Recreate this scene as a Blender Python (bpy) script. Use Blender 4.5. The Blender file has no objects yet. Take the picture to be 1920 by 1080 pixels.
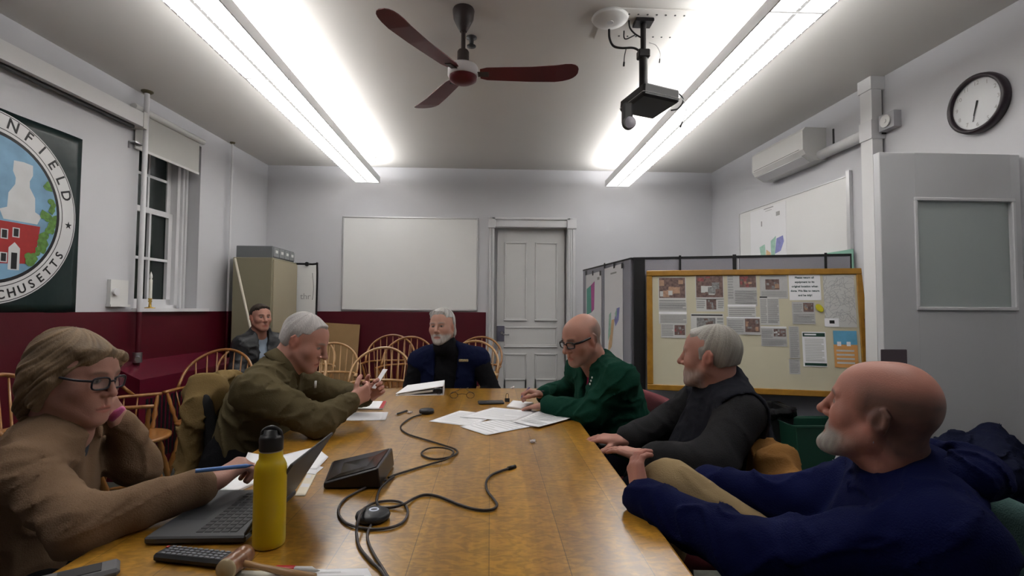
import bpy, math, random
import numpy as np
from mathutils import Vector, Matrix
random.seed(7)
SC = bpy.context.scene
COL = SC.collection
PI = math.pi

# ------------------------------------------------------------------ camera
FOCAL = 950.0                      # pixels, for a 1920 wide frame
CAM_Z = 1.30
_psi = math.atan(40 / FOCAL); _th = math.atan(40 / FOCAL); _ro = 0.006
_f = np.array([math.sin(_psi) * math.cos(_th), math.cos(_psi) * math.cos(_th), math.sin(_th)])
_r0 = np.array([math.cos(_psi), -math.sin(_psi), 0.0])
_u0 = np.cross(_r0, _f)
_r = _r0 * math.cos(_ro) + _u0 * math.sin(_ro)
_u = -_r0 * math.sin(_ro) + _u0 * math.cos(_ro)
cam_data = bpy.data.cameras.new('camera')
cam_data.sensor_width = 36.0
cam_data.lens = 36.0 * FOCAL / 1920.0
cam_data.clip_start = 0.02
cam = bpy.data.objects.new('camera', cam_data)
COL.objects.link(cam)
cam.matrix_world = Matrix(((_r[0], _u[0], -_f[0], 0), (_r[1], _u[1], -_f[1], 0), (_r[2], _u[2], -_f[2], CAM_Z), (0, 0, 0, 1)))
SC.camera = cam


def W(px, py, X=None, Y=None, Z=None):
    """world point where the sight line of a photo pixel meets a plane X=, Y= or Z="""
    d = _f + _r * (px - 960) / FOCAL + _u * (540 - py) / FOCAL
    t = X / d[0] if X is not None else (Y / d[1] if Y is not None else (Z - CAM_Z) / d[2])
    return Vector((d[0] * t, d[1] * t, CAM_Z + d[2] * t))


def WP(px, py, p0, n):
    """the same for a general plane through p0 with normal n"""
    d = Vector(_f + _r * (px - 960) / FOCAL + _u * (540 - py) / FOCAL)
    c = Vector((0, 0, CAM_Z))
    t = (Vector(p0) - c).dot(Vector(n)) / d.dot(Vector(n))
    return c + d * t


# ------------------------------------------------------------------ materials
MATS = {}


def mat(name, col, rough=0.55, metal=0.0, bump=0.0, bscale=60.0, var=0.0, vscale=4.0, emit=0.0, ecol=None, trans=0.0,
        spec=0.5, alpha=1.0, sheen=0.0, coat=0.0, vcol=False, stretch=None, ior=1.45):
    if name in MATS:
        return MATS[name]
    m = bpy.data.materials.new(name); m.use_nodes = True
    nt = m.node_tree; N = nt.nodes; L = nt.links
    b = N['Principled BSDF']
    b.inputs['Base Color'].default_value = (*col, 1); b.inputs['Roughness'].default_value = rough
    b.inputs['Metallic'].default_value = metal; b.inputs['Specular IOR Level'].default_value = spec
    b.inputs['Transmission Weight'].default_value = trans; b.inputs['Alpha'].default_value = alpha
    b.inputs['IOR'].default_value = ior
    if sheen: b.inputs['Sheen Weight'].default_value = sheen
    if coat: b.inputs['Coat Weight'].default_value = coat; b.inputs['Coat Roughness'].default_value = 0.12
    if emit:
        b.inputs['Emission Strength'].default_value = emit
        b.inputs['Emission Color'].default_value = (*(ecol or col), 1)
    tc = N.new('ShaderNodeTexCoord'); vec = tc.outputs['Object']
    if stretch:
        mp = N.new('ShaderNodeMapping'); mp.inputs['Scale'].default_value = stretch
        L.new(vec, mp.inputs['Vector']); vec = mp.outputs['Vector']
    src = None
    if vcol:
        at = N.new('ShaderNodeAttribute'); at.attribute_name = 'Col'; src = at.outputs['Color']
        L.new(src, b.inputs['Base Color'])
    if var:
        n = N.new('ShaderNodeTexNoise'); n.inputs['Scale'].default_value = vscale; n.inputs['Detail'].default_value = 5
        L.new(vec, n.inputs['Vector'])
        mr = N.new('ShaderNodeMapRange'); mr.inputs['From Min'].default_value = 0.25; mr.inputs['From Max'].default_value = 0.75
        mr.inputs['To Min'].default_value = 1 - var; mr.inputs['To Max'].default_value = 1 + var
        L.new(n.outputs['Fac'], mr.inputs['Value'])
        mx = N.new('ShaderNodeMix'); mx.data_type = 'RGBA'; mx.blend_type = 'MULTIPLY'; mx.inputs['Factor'].default_value = 1
        if src: L.new(src, mx.inputs['A'])
        else: mx.inputs['A'].default_value = (*col, 1)
        L.new(mr.outputs['Result'], mx.inputs['B']); L.new(mx.outputs['Result'], b.inputs['Base Color'])
    if bump:
        n2 = N.new('ShaderNodeTexNoise'); n2.inputs['Scale'].default_value = bscale; n2.inputs['Detail'].default_value = 6
        L.new(vec, n2.inputs['Vector'])
        bp = N.new('ShaderNodeBump'); bp.inputs['Strength'].default_value = bump; bp.inputs['Distance'].default_value = 0.01
        L.new(n2.outputs['Fac'], bp.inputs['Height']); L.new(bp.outputs['Normal'], b.inputs['Normal'])
    MATS[name] = m
    return m


def wood(name, c1, c2, rough=0.3, scale=(14, 1.2, 14), board=0.0, coat=0.3, axis=0, fig=0.0):
    """grained wood: noise streaks along one axis, optional boards and ray-fleck figure"""
    m = bpy.data.materials.new(name); m.use_nodes = True
    nt = m.node_tree; N = nt.nodes; L = nt.links; b = N['Principled BSDF']
    tc = N.new('ShaderNodeTexCoord')
    mp = N.new('ShaderNodeMapping'); mp.inputs['Scale'].default_value = scale; L.new(tc.outputs['Object'], mp.inputs['Vector'])
    n = N.new('ShaderNodeTexNoise'); n.inputs['Scale'].default_value = 2.2; n.inputs['Detail'].default_value = 8; n.inputs['Distortion'].default_value = 0.6
    L.new(mp.outputs['Vector'], n.inputs['Vector'])
    cr = N.new('ShaderNodeValToRGB'); cr.color_ramp.elements[0].color = (*c1, 1); cr.color_ramp.elements[1].color = (*c2, 1)
    cr.color_ramp.elements[0].position = 0.32; cr.color_ramp.elements[1].position = 0.68
    L.new(n.outputs['Fac'], cr.inputs['Fac']); out = cr.outputs['Color']
    if board:
        sx = N.new('ShaderNodeSeparateXYZ'); L.new(tc.outputs['Object'], sx.inputs[0])
        dv = N.new('ShaderNodeMath'); dv.operation = 'DIVIDE'; dv.inputs[1].default_value = board; L.new(sx.outputs[axis], dv.inputs[0])
        fl = N.new('ShaderNodeMath'); fl.operation = 'FLOOR'; L.new(dv.outputs[0], fl.inputs[0])
        wn = N.new('ShaderNodeTexWhiteNoise'); wn.noise_dimensions = '1D'; L.new(fl.outputs[0], wn.inputs['W'])
        mr = N.new('ShaderNodeMapRange'); mr.inputs['To Min'].default_value = 0.84; mr.inputs['To Max'].default_value = 1.14
        L.new(wn.outputs['Value'], mr.inputs['Value'])
        fr = N.new('ShaderNodeMath'); fr.operation = 'FRACT'; L.new(dv.outputs[0], fr.inputs[0])
        lt = N.new('ShaderNodeMath'); lt.operation = 'GREATER_THAN'; lt.inputs[1].default_value = 0.012; L.new(fr.outputs[0], lt.inputs[0])
        mr2 = N.new('ShaderNodeMapRange'); mr2.inputs['To Min'].default_value = 0.45; L.new(lt.outputs[0], mr2.inputs['Value'])
        mu = N.new('ShaderNodeMath'); mu.operation = 'MULTIPLY'; L.new(mr.outputs[0], mu.inputs[0]); L.new(mr2.outputs[0], mu.inputs[1])
        mx = N.new('ShaderNodeMix'); mx.data_type = 'RGBA'; mx.blend_type = 'MULTIPLY'; mx.inputs['Factor'].default_value = 1
        L.new(out, mx.inputs['A']); L.new(mu.outputs[0], mx.inputs['B']); out = mx.outputs['Result']
    if fig:
        mp2 = N.new('ShaderNodeMapping'); mp2.inputs['Scale'].default_value = (16, 30, 1); mp2.inputs['Rotation'].default_value = (0, 0, 0.5)
        L.new(tc.outputs['Object'], mp2.inputs['Vector'])
        n3 = N.new('ShaderNodeTexNoise'); n3.inputs['Scale'].default_value = 1.6; n3.inputs['Detail'].default_value = 3; n3.inputs['Distortion'].default_value = 1.4
        L.new(mp2.outputs['Vector'], n3.inputs['Vector'])
        mr3 = N.new('ShaderNodeMapRange'); mr3.inputs['From Min'].default_value = 0.4; mr3.inputs['From Max'].default_value = 0.62
        mr3.inputs['To Min'].default_value = 1 - fig; mr3.inputs['To Max'].default_value = 1 + fig * 0.6
        L.new(n3.outputs['Fac'], mr3.inputs['Value'])
        mx3 = N.new('ShaderNodeMix'); mx3.data_type = 'RGBA'; mx3.blend_type = 'MULTIPLY'; mx3.inputs['Factor'].default_value = 1
        L.new(out, mx3.inputs['A']); L.new(mr3.outputs[0], mx3.inputs['B']); out = mx3.outputs['Result']
    L.new(out, b.inputs['Base Color'])
    b.inputs['Roughness'].default_value = rough
    b.inputs['Coat Weight'].default_value = coat; b.inputs['Coat Roughness'].default_value = 0.2
    bp = N.new('ShaderNodeBump'); bp.inputs['Strength'].default_value = 0.08; bp.inputs['Distance'].default_value = 0.004
    L.new(n.outputs['Fac'], bp.inputs['Height']); L.new(bp.outputs['Normal'], b.inputs['Normal'])
    MATS[name] = m
    return m


# ------------------------------------------------------------------ mesh builder
def frame_from(d, hint=(0, 0, 1)):
    d = Vector(d).normalized(); h = Vector(hint)
    if abs(d.dot(h.normalized())) > 0.95: h = Vector((1, 0, 0)) if abs(d.x) < 0.9 else Vector((0, 1, 0))
    s = h.cross(d).normalized(); t = d.cross(s).normalized()
    return s, t, d


class MB:
    def __init__(self, xf=None):
        self.v = []; self.f = []; self.s = []; self.m = []; self.mi = 0; self.xf = xf or Matrix.Identity(4)

    def add(self, vs, fs, smooth=False):
        o = len(self.v)
        self.v += [self.xf @ Vector(p) for p in vs]
        for q in fs:
            self.f.append([o + i for i in q]); self.s.append(smooth); self.m.append(self.mi)
        return self

    def box(self, lo, hi, bev=0.0):
        x0, y0, z0 = lo; x1, y1, z1 = hi
        if bev <= 0:
            vs = [(x0, y0, z0), (x1, y0, z0), (x1, y1, z0), (x0, y1, z0), (x0, y0, z1), (x1, y0, z1), (x1, y1, z1), (x0, y1, z1)]
            return self.add(vs, [(0, 3, 2, 1), (4, 5, 6, 7), (0, 1, 5, 4), (1, 2, 6, 5), (2, 3, 7, 6), (3, 0, 4, 7)])
        b = min(bev, abs(x1 - x0) * .49, abs(y1 - y0) * .49, abs(z1 - z0) * .49)
        vs = []; idx = {}
        for sx in (0, 1):
            for sy in (0, 1):
                for sz in (0, 1):
                    cx, cy, cz = (x0, x1)[sx], (y0, y1)[sy], (z0, z1)[sz]
                    dx, dy, dz = (b, -b)[sx], (b, -b)[sy], (b, -b)[sz]
                    for ax, p in enumerate(((cx, cy + dy, cz + dz), (cx + dx, cy, cz + dz), (cx + dx, cy + dy, cz))):
                        idx[(sx, sy, sz, ax)] = len(vs); vs.append(p)
        I = lambda *k: idx[k]
        fs = []
        for s in (0, 1):
            q = [I(s, 0, 0, 0), I(s, 1, 0, 0), I(s, 1, 1, 0), I(s, 0, 1, 0)]; fs.append(q if s else q[::-1])
            q = [I(0, s, 0, 1), I(0, s, 1, 1), I(1, s, 1, 1), I(1, s, 0, 1)]; fs.append(q if s else q[::-1])
            q = [I(0, 0, s, 2), I(1, 0, s, 2), I(1, 1, s, 2), I(0, 1, s, 2)]; fs.append(q if s else q[::-1])
        c = Vector(((x0 + x1) / 2, (y0 + y1) / 2, (z0 + z1) / 2))
        def orient(q):
            a, bb, cc = (Vector(vs[q[i]]) for i in range(3))
            n = (bb - a).cross(cc - a); mid = sum((Vector(vs[i]) for i in q), Vector()) / len(q)
            fs.append(q if n.dot(mid - c) > 0 else q[::-1])
        for s in (0, 1):
            for t in (0, 1):
                orient([I(0, s, t, 1), I(1, s, t, 1), I(1, s, t, 2), I(0, s, t, 2)])
                orient([I(s, 0, t, 0), I(s, 1, t, 0), I(s, 1, t, 2), I(s, 0, t, 2)])
                orient([I(s, t, 0, 0), I(s, t, 1, 0), I(s, t, 1, 1), I(s, t, 0, 1)])
        for sx in (0, 1):
            for sy in (0, 1):
                for sz in (0, 1): orient([I(sx, sy, sz, 0), I(sx, sy, sz, 1), I(sx, sy, sz, 2)])
        return self.add(vs, fs)

    def quad(self, a, b, c, d):
        return self.add([a, b, c, d], [(0, 1, 2, 3)])

    def slab(self, pts, t):
        """polygon (list of 3d points) thickened by t along its normal (backwards)"""
        P = [Vector(p) for p in pts]
        n = Vector()
        for i in range(len(P)): n += (P[i] - P[0]).cross(P[(i + 1) % len(P)] - P[0])
        n.normalize(); k = len(P)
        vs = P + [p - n * t for p in P]
        fs = [tuple(range(k)), tuple(range(2 * k - 1, k - 1, -1))] + [(i, k + i, k + (i + 1) % k, (i + 1) % k) for i in range(k)]
        return self.add(vs, fs)

    def tube(self, path, r, n=10, caps=True, closed=False, sq=None):
        """round tube along points; r a number or a list; sq=(a,b) makes the section elliptical"""
        P = [Vector(p) for p in path]; k = len(P)
        R = r if isinstance(r, (list, tuple)) else [r] * k
        T = []
        for i in range(k):
            if closed: d = P[(i + 1) % k] - P[i - 1]
            else: d = P[min(i + 1, k - 1)] - P[max(i - 1, 0)]
            T.append(d.normalized())
        s, t, _ = frame_from(T[0]); vs = []
        a, b = sq or (1, 1)
        for i in range(k):
            if i:
                s = (s - T[i] * s.dot(T[i]))
                s = s.normalized() if s.length > 1e-6 else frame_from(T[i])[0]
                t = T[i].cross(s)
            for j in range(n):
                w = 2 * PI * j / n
                vs.append(P[i] + s * (R[i] * a * math.cos(w)) + t * (R[i] * b * math.sin(w)))
        fs = []
        for i in range(k if closed else k - 1):
            for j in range(n):
                i2 = (i + 1) % k
                fs.append((i * n + j, i * n + (j + 1) % n, i2 * n + (j + 1) % n, i2 * n + j))
        if caps and not closed:
            fs.append(tuple(range(n - 1, -1, -1))); fs.append(tuple((k - 1) * n + j for j in range(n)))
        return self.add(vs, fs, True)

    def cyl(self, a, b, r, r2=None, n=20):
        a, b = Vector(a), Vector(b)
        s, t, d = frame_from(b - a); r2 = r if r2 is None else r2
        vs = []
        for p, q in ((a, r), (b, r2)):
            for j in range(n): w = 2 * PI * j / n; vs.append(p + s * (q * math.cos(w)) + t * (q * math.sin(w)))
        self.add(vs, [(j, (j + 1) % n, n + (j + 1) % n, n + j) for j in range(n)], True)
        self.add(vs[:n], [tuple(range(n - 1, -1, -1))]); self.add(vs[n:], [tuple(range(n))])
        return self

    def lathe(self, a, axis, prof, n=24, caps=True):
        """prof: list of (radius, distance along axis)"""
        a = Vector(a); s, t, d = frame_from(axis); vs = []
        for r, h in prof:
            for j in range(n): w = 2 * PI * j / n; vs.append(a + d * h + s * (r * math.cos(w)) + t * (r * math.sin(w)))
        k = len(prof); fs = []
        for i in range(k - 1):
            for j in range(n): fs.append((i * n + j, i * n + (j + 1) % n, (i + 1) * n + (j + 1) % n, (i + 1) * n + j))
        self.add(vs, fs, True)
        if caps:
            if prof[0][0] > 1e-5: self.add(vs[:n], [tuple(range(n - 1, -1, -1))])
            if prof[-1][0] > 1e-5: self.add(vs[-n:], [tuple(range(n))])
        return self

    def ball(self, c, r, n=16):
        rx, ry, rz = r if isinstance(r, (tuple, list)) else (r, r, r); c = Vector(c)
        vs = []; m = n // 2
        for i in range(m + 1):
            for j in range(n):
                th = PI * i / m; w = 2 * PI * j / n
                vs.append(c + Vector((rx * math.sin(th) * math.cos(w), ry * math.sin(th) * math.sin(w), rz * math.cos(th))))
        fs = [(i * n + j, (i + 1) * n + j, (i + 1) * n + (j + 1) % n, i * n + (j + 1) % n) for i in range(m) for j in range(n)]
        return self.add(vs, fs, True)

    def mesh(self, name, mats):
        me = bpy.data.meshes.new(name)
        me.from_pydata([tuple(p) for p in self.v], [], self.f)
        me.polygons.foreach_set('use_smooth', self.s)
        me.polygons.foreach_set('material_index', self.m)
        for m in (mats if isinstance(mats, (list, tuple)) else [mats]): me.materials.append(m)
        me.validate(); me.update()
        return me

    def obj(self, name, mats, parent=None):
        o = bpy.data.objects.new(name, self.mesh(name, mats))
        COL.objects.link(o)
        if parent is not None: attach(o, parent)
        return o


def attach(o, parent):
    """parent a mesh built in world coordinates without moving it"""
    o.parent = parent
    o.matrix_parent_inverse = world_of(parent).inverted()


def world_of(o):
    m = o.matrix_basis.copy()
    if o.parent is not None: m = world_of(o.parent) @ o.matrix_parent_inverse @ m
    return m


def tag(o, label, cat, group=None, kind=None):
    o['label'] = label; o['category'] = cat
    if group: o['group'] = group
    if kind: o['kind'] = kind
    return o


def thing(name, label, cat, loc=(0, 0, 0), rot=(0, 0, 0), group=None):
    o = bpy.data.objects.new(name, None); COL.objects.link(o)
    o.empty_display_size = 0.05
    o.location = loc; o.rotation_euler = rot
    return tag(o, label, cat, group)


def struct(o):
    o['kind'] = 'structure'; return o


def copy_tree(o, parent=None):
    c = o.copy(); COL.objects.link(c)
    if parent is not None:
        c.parent = parent; c.matrix_parent_inverse = o.matrix_parent_inverse.copy()
    for ch in list(o.children): copy_tree(ch, c)
    return c


def bez(pts, n=12, closed=False):
    """smooth (Catmull-Rom) path through points"""
    P = [Vector(p) for p in pts]; k = len(P); out = []
    for i in range(k if closed else k - 1):
        p0 = P[i - 1] if (closed or i > 0) else P[0] * 2 - P[1]
        p1 = P[i]; p2 = P[(i + 1) % k]
        p3 = P[(i + 2) % k] if (closed or i + 2 < k) else P[-1] * 2 - P[-2]
        for j in range(n):
            t = j / n
            out.append(0.5 * ((2 * p1) + (p2 - p0) * t + (2 * p0 - 5 * p1 + 4 * p2 - p3) * t * t + (3 * p1 - p0 - 3 * p2 + p3) * t ** 3))
    if not closed: out.append(P[-1])
    return out


def text_obj(name, s, size, M, m, parent, extrude=0.0006, align='CENTER', bold=0.0):
    """lettering as a mesh; M maps the text's own x/y plane into the world"""
    cu = bpy.data.curves.new(name, 'FONT'); cu.body = s; cu.size = size; cu.extrude = extrude
    cu.align_x = align; cu.align_y = 'CENTER'; cu.offset = bold; cu.resolution_u = 3
    t = bpy.data.objects.new(name, cu); COL.objects.link(t)
    bpy.context.view_layer.update()
    dg = bpy.context.evaluated_depsgraph_get()
    me = bpy.data.meshes.new_from_object(t.evaluated_get(dg))
    bpy.data.objects.remove(t)
    me.transform(M); me.name = name
    me.materials.clear(); me.materials.append(m)
    o = bpy.data.objects.new(name, me); COL.objects.link(o)
    if parent is not None: attach(o, parent)
    return o


def plane_matrix(o, xdir, ydir):
    x = Vector(xdir).normalized(); y = Vector(ydir).normalized(); z = x.cross(y)
    return Matrix(((x.x, y.x, z.x, o[0]), (x.y, y.y, z.y, o[1]), (x.z, y.z, z.z, o[2]), (0, 0, 0, 1)))
# ------------------------------------------------------------------ implicit modelling (for people, hair, clothes)
def vv(p): return np.array([p[0], p[1], p[2]], dtype=np.float64)


class Field:
    """list of solids blended smoothly; every solid: bounding box, distance function, blend radius, sign"""
    def __init__(self): self.P = []; self.post = []

    def _add(self, lo, hi, fn, k, op): self.P.append((np.array(lo), np.array(hi), fn, k, op)); return self

    def cap(self, a, b, ra, rb=None, k=0.02, op=1):
        a, b = vv(a), vv(b); rb = ra if rb is None else rb
        ab = b - a; L2 = max(ab @ ab, 1e-9); R = max(ra, rb)
        def fn(X, Y, Z):
            x, y, z = X - a[0], Y - a[1], Z - a[2]
            t = np.clip((x * ab[0] + y * ab[1] + z * ab[2]) / L2, 0, 1)
            return np.sqrt((x - t * ab[0]) ** 2 + (y - t * ab[1]) ** 2 + (z - t * ab[2]) ** 2) - (ra + (rb - ra) * t)
        return self._add(np.minimum(a, b) - R, np.maximum(a, b) + R, fn, k, op)

    def ell(self, c, r, R=None, k=0.02, op=1):
        c = vv(c); r = np.array(r, float); R = np.eye(3) if R is None else np.array(R)
        ext = np.abs(R) @ r
        def fn(X, Y, Z):
            x, y, z = X - c[0], Y - c[1], Z - c[2]
            q = [R[0, i] * x + R[1, i] * y + R[2, i] * z for i in range(3)]
            k0 = np.sqrt(sum((q[i] / r[i]) ** 2 for i in range(3)))
            k1 = np.sqrt(sum((q[i] / r[i] ** 2) ** 2 for i in range(3)))
            return k0 * (k0 - 1) / np.maximum(k1, 1e-6)
        return self._add(c - ext, c + ext, fn, k, op)

    def ecap(self, a, b, sa, sb, side, k=0.03, op=1):
        """tapered limb with elliptical section: sa, sb = (half width along `side`, half depth)"""
        a, b = vv(a), vv(b); ab = b - a; L = np.linalg.norm(ab); d = ab / L
        s = vv(side); s = s - d * (s @ d); s /= np.linalg.norm(s); t = np.cross(d, s)
        R = max(*sa, *sb)
        def fn(X, Y, Z):
            x, y, z = X - a[0], Y - a[1], Z - a[2]
            h = x * d[0] + y * d[1] + z * d[2]; u = np.clip(h / L, 0, 1)
            e = h - u * L
            ws = sa[0] + (sb[0] - sa[0]) * u; wt = sa[1] + (sb[1] - sa[1]) * u
            qs = (x * s[0] + y * s[1] + z * s[2]) / ws; qt = (x * t[0] + y * t[1] + z * t[2]) / wt
            m = np.minimum(ws, wt)
            return (np.sqrt(qs ** 2 + qt ** 2 + (e / m) ** 2) - 1) * m
        return self._add(np.minimum(a, b) - R, np.maximum(a, b) + R, fn, k, op)

    def box(self, c, h, R=None, r=0.01, k=0.01, op=1):
        c = vv(c); h = np.array(h, float); R = np.eye(3) if R is None else np.array(R)
        ext = np.abs(R) @ h
        def fn(X, Y, Z):
            x, y, z = X - c[0], Y - c[1], Z - c[2]
            q = [np.abs(R[0, i] * x + R[1, i] * y + R[2, i] * z) - (h[i] - r) for i in range(3)]
            o = np.sqrt(sum(np.maximum(t, 0) ** 2 for t in q))
            return o + np.minimum(np.maximum(np.maximum(q[0], q[1]), q[2]), 0) - r
        return self._add(c - ext, c + ext, fn, k, op)

    def plane_cut(self, p, n, lo, hi, k=0.004):
        """removes everything on the side the normal points to, inside the given box"""
        p, n = vv(p), vv(n); n = n / np.linalg.norm(n)
        return self._add(np.array(lo), np.array(hi), lambda X, Y, Z: -((X - p[0]) * n[0] + (Y - p[1]) * n[1] + (Z - p[2]) * n[2]), k, -1)

    def eval_grid(self, vox):
        pos = [q for q in self.P if q[4] > 0]
        lo = np.min([q[0] for q in pos], 0) - 3 * vox; hi = np.max([q[1] for q in pos], 0) + 3 * vox
        n = np.ceil((hi - lo) / vox).astype(int) + 1
        ax = [lo[i] + vox * np.arange(n[i]) for i in range(3)]
        D = np.full(n, 0.5, np.float32)
        for (l, h, fn, k, op) in self.P:
            m = k + 3 * vox
            i0 = np.clip(np.floor((l - m - lo) / vox).astype(int), 0, n - 1); i1 = np.clip(np.ceil((h + m - lo) / vox).astype(int) + 1, 1, n)
            if np.any(i1 <= i0): continue
            sl = tuple(slice(i0[i], i1[i]) for i in range(3))
            X = ax[0][sl[0]][:, None, None]; Y = ax[1][sl[1]][None, :, None]; Z = ax[2][sl[2]][None, None, :]
            d = fn(X, Y, Z).astype(np.float32); A = D[sl]
            if op > 0:
                hh = np.maximum(k - np.abs(A - d), 0) / max(k, 1e-6); D[sl] = np.minimum(A, d) - hh * hh * k * 0.25
            else:
                d = -d; hh = np.maximum(k - np.abs(A - d), 0) / max(k, 1e-6); D[sl] = np.maximum(A, d) + hh * hh * k * 0.25
        for fn in self.post:
            D = fn(D, ax[0][:, None, None], ax[1][None, :, None], ax[2][None, None, :]).astype(np.float32)
        return D, lo, vox


def surface(D, lo, vox, relax=1):
    """surface nets: points and quads of the zero level"""
    D = D.copy()
    D[0], D[-1], D[:, 0], D[:, -1], D[:, :, 0], D[:, :, -1] = (np.maximum(x, 1e-3) for x in (D[0], D[-1], D[:, 0], D[:, -1], D[:, :, 0], D[:, :, -1]))
    S = D < 0
    c = np.zeros(tuple(np.array(D.shape) - 1), np.int8)
    offs = [(i, j, k) for i in (0, 1) for j in (0, 1) for k in (0, 1)]
    sh = c.shape
    for (i, j, k) in offs: c += S[i:i + sh[0], j:j + sh[1], k:k + sh[2]]
    act = np.argwhere((c > 0) & (c < 8))
    if len(act) == 0: return np.zeros((0, 3)), np.zeros((0, 4), int)
    idx = np.full(sh, -1, np.int64); idx[tuple(act.T)] = np.arange(len(act))
    val = {o: D[act[:, 0] + o[0], act[:, 1] + o[1], act[:, 2] + o[2]] for o in offs}
    acc = np.zeros((len(act), 3)); cnt = np.zeros(len(act))
    for a in offs:
        for ax in range(3):
            if a[ax]: continue
            b = list(a); b[ax] = 1; b = tuple(b)
            da, db = val[a], val[b]; m = (da < 0) != (db < 0)
            t = np.where(m, da / np.where(m, da - db, 1), 0)
            p = np.tile(np.array(a, float), (len(act), 1)); p[:, ax] += t
            acc[m] += p[m]; cnt[m] += 1
    P = lo + vox * (act + acc / cnt[:, None])
    F = []
    for ax in range(3):
        u, v = (ax + 1) % 3, (ax + 2) % 3
        s0 = [slice(None)] * 3; s1 = [slice(None)] * 3
        s0[ax] = slice(0, -1); s1[ax] = slice(1, None)
        a, b = S[tuple(s0)], S[tuple(s1)]
        e = np.argwhere(a != b)
        e = e[(e[:, u] > 0) & (e[:, v] > 0) & (e[:, u] < sh[u]) & (e[:, v] < sh[v])]
        ins = a[tuple(e.T)]
        def cell(du, dv):
            q = e.copy(); q[:, u] -= du; q[:, v] -= dv; return idx[tuple(q.T)]
        q = np.stack([cell(1, 1), cell(0, 1), cell(0, 0), cell(1, 0)], 1)
        q[~ins] = q[~ins][:, ::-1]
        F.append(q)
    F = np.concatenate(F)
    for _ in range(relax):
        S2 = np.zeros_like(P); n = np.zeros(len(P))
        for i in range(4):
            a, b = F[:, i], F[:, (i + 1) % 4]
            np.add.at(S2, a, P[b]); np.add.at(n, a, 1); np.add.at(S2, b, P[a]); np.add.at(n, b, 1)
        P = P * 0.5 + 0.5 * S2 / np.maximum(n, 1)[:, None]
    return P, F


def np_mesh(name, parts, mats):
    """parts: list of (points, quads, colours or None); one mesh out of all of them"""
    Ps, Fs, Cs, o = [], [], [], 0
    for P, F, C in parts:
        Ps.append(P); Fs.append(F + o); o += len(P)
        Cs.append(np.full((len(P), 3), 0.5) if C is None else C)
    P = np.concatenate(Ps); F = np.concatenate(Fs); C = np.concatenate(Cs)
    me = bpy.data.meshes.new(name)
    me.vertices.add(len(P)); me.vertices.foreach_set('co', P.astype(np.float32).ravel())
    me.loops.add(F.size); me.loops.foreach_set('vertex_index', F.astype(np.int32).ravel())
    me.polygons.add(len(F)); me.polygons.foreach_set('loop_start', np.arange(0, F.size, 4, dtype=np.int32))
    me.polygons.foreach_set('use_smooth', np.ones(len(F), bool))
    me.update(calc_edges=True); me.validate()
    at = me.color_attributes.new('Col', 'FLOAT_COLOR', 'POINT')
    at.data.foreach_set('color', np.concatenate([C, np.ones((len(C), 1))], 1).astype(np.float32).ravel())
    for m in (mats if isinstance(mats, (list, tuple)) else [mats]): me.materials.append(m)
    return me


def np_obj(name, parts, mats, parent=None):
    o = bpy.data.objects.new(name, np_mesh(name, parts, mats)); COL.objects.link(o)
    if parent is not None: attach(o, parent)
    return o


def vnoise(X, Y, Z, f=1.0, seed=0):
    """cheap smooth pseudo noise, about -1..1"""
    rs = np.random.RandomState(seed); out = 0
    for i in range(5):
        d = rs.normal(size=3); d = d / np.linalg.norm(d) * f * (0.7 + 0.6 * rs.rand()); ph = rs.rand() * 6.28
        d2 = rs.normal(size=3) * f * 0.5
        out = out + np.sin(X * d[0] + Y * d[1] + Z * d[2] + ph + 1.3 * np.sin(X * d2[0] + Y * d2[1] + Z * d2[2] + ph * 2))
    return out / 3.0


def rot_dir(yaw_dir, pitch=0.0, roll=0.0):
    """head rotation: columns = right side (x), forward (y), up (z) in world; yaw_dir (dx,dy) is where it faces"""
    y = Vector((yaw_dir[0], yaw_dir[1], 0)).normalized()
    R = Matrix((Vector((y.y, -y.x, 0)), y, Vector((0, 0, 1)))).transposed()
    return np.array(R @ Matrix.Rotation(pitch, 3, 'X') @ Matrix.Rotation(roll, 3, 'Y'))
# ------------------------------------------------------------------ materials of the room
M_wall = mat('wall_paint', (0.555, 0.558, 0.588), 0.6, bump=0.04, bscale=90, var=0.03, vscale=1.5)
M_ceil = mat('ceiling_paint', (0.66, 0.645, 0.62), 0.75, bump=0.03, bscale=60, var=0.03, vscale=1.2)
M_red = mat('maroon_paint', (0.072, 0.002, 0.009), 0.42, bump=0.03, bscale=70, var=0.08, vscale=2)
M_white = mat('white_paint', (0.70, 0.70, 0.71), 0.42, var=0.03, vscale=3)
M_trim = mat('trim_paint', (0.66, 0.66, 0.68), 0.4, var=0.03, vscale=3)
M_floor = mat('carpet', (0.11, 0.112, 0.095), 0.95, bump=0.5, bscale=400, var=0.25, vscale=30)
M_wb = mat('whiteboard_face', (0.74, 0.74, 0.735), 0.25, var=0.03, vscale=1.5)
M_alu = mat('aluminium', (0.62, 0.62, 0.63), 0.35, metal=0.7)
M_steel = mat('brushed_steel', (0.45, 0.45, 0.47), 0.35, metal=1.0)
M_black = mat('black_plastic', (0.012, 0.012, 0.014), 0.4)
M_blackm = mat('black_metal', (0.014, 0.013, 0.014), 0.35, metal=0.3)
M_dark = mat('dark_grey_plastic', (0.035, 0.036, 0.04), 0.4)
M_plastic = mat('white_plastic', (0.66, 0.66, 0.65), 0.35)
M_paper = mat('white_paper', (0.87, 0.87, 0.90), 0.8)
M_ink = mat('ink', (0.02, 0.02, 0.022), 0.6)
M_greyink = mat('grey_print', (0.34, 0.34, 0.34), 0.8)
M_oak = wood('golden_oak', (0.30, 0.125, 0.02), (0.43, 0.20, 0.04), rough=0.32, scale=(9, 0.7, 9), coat=0.3)
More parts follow.
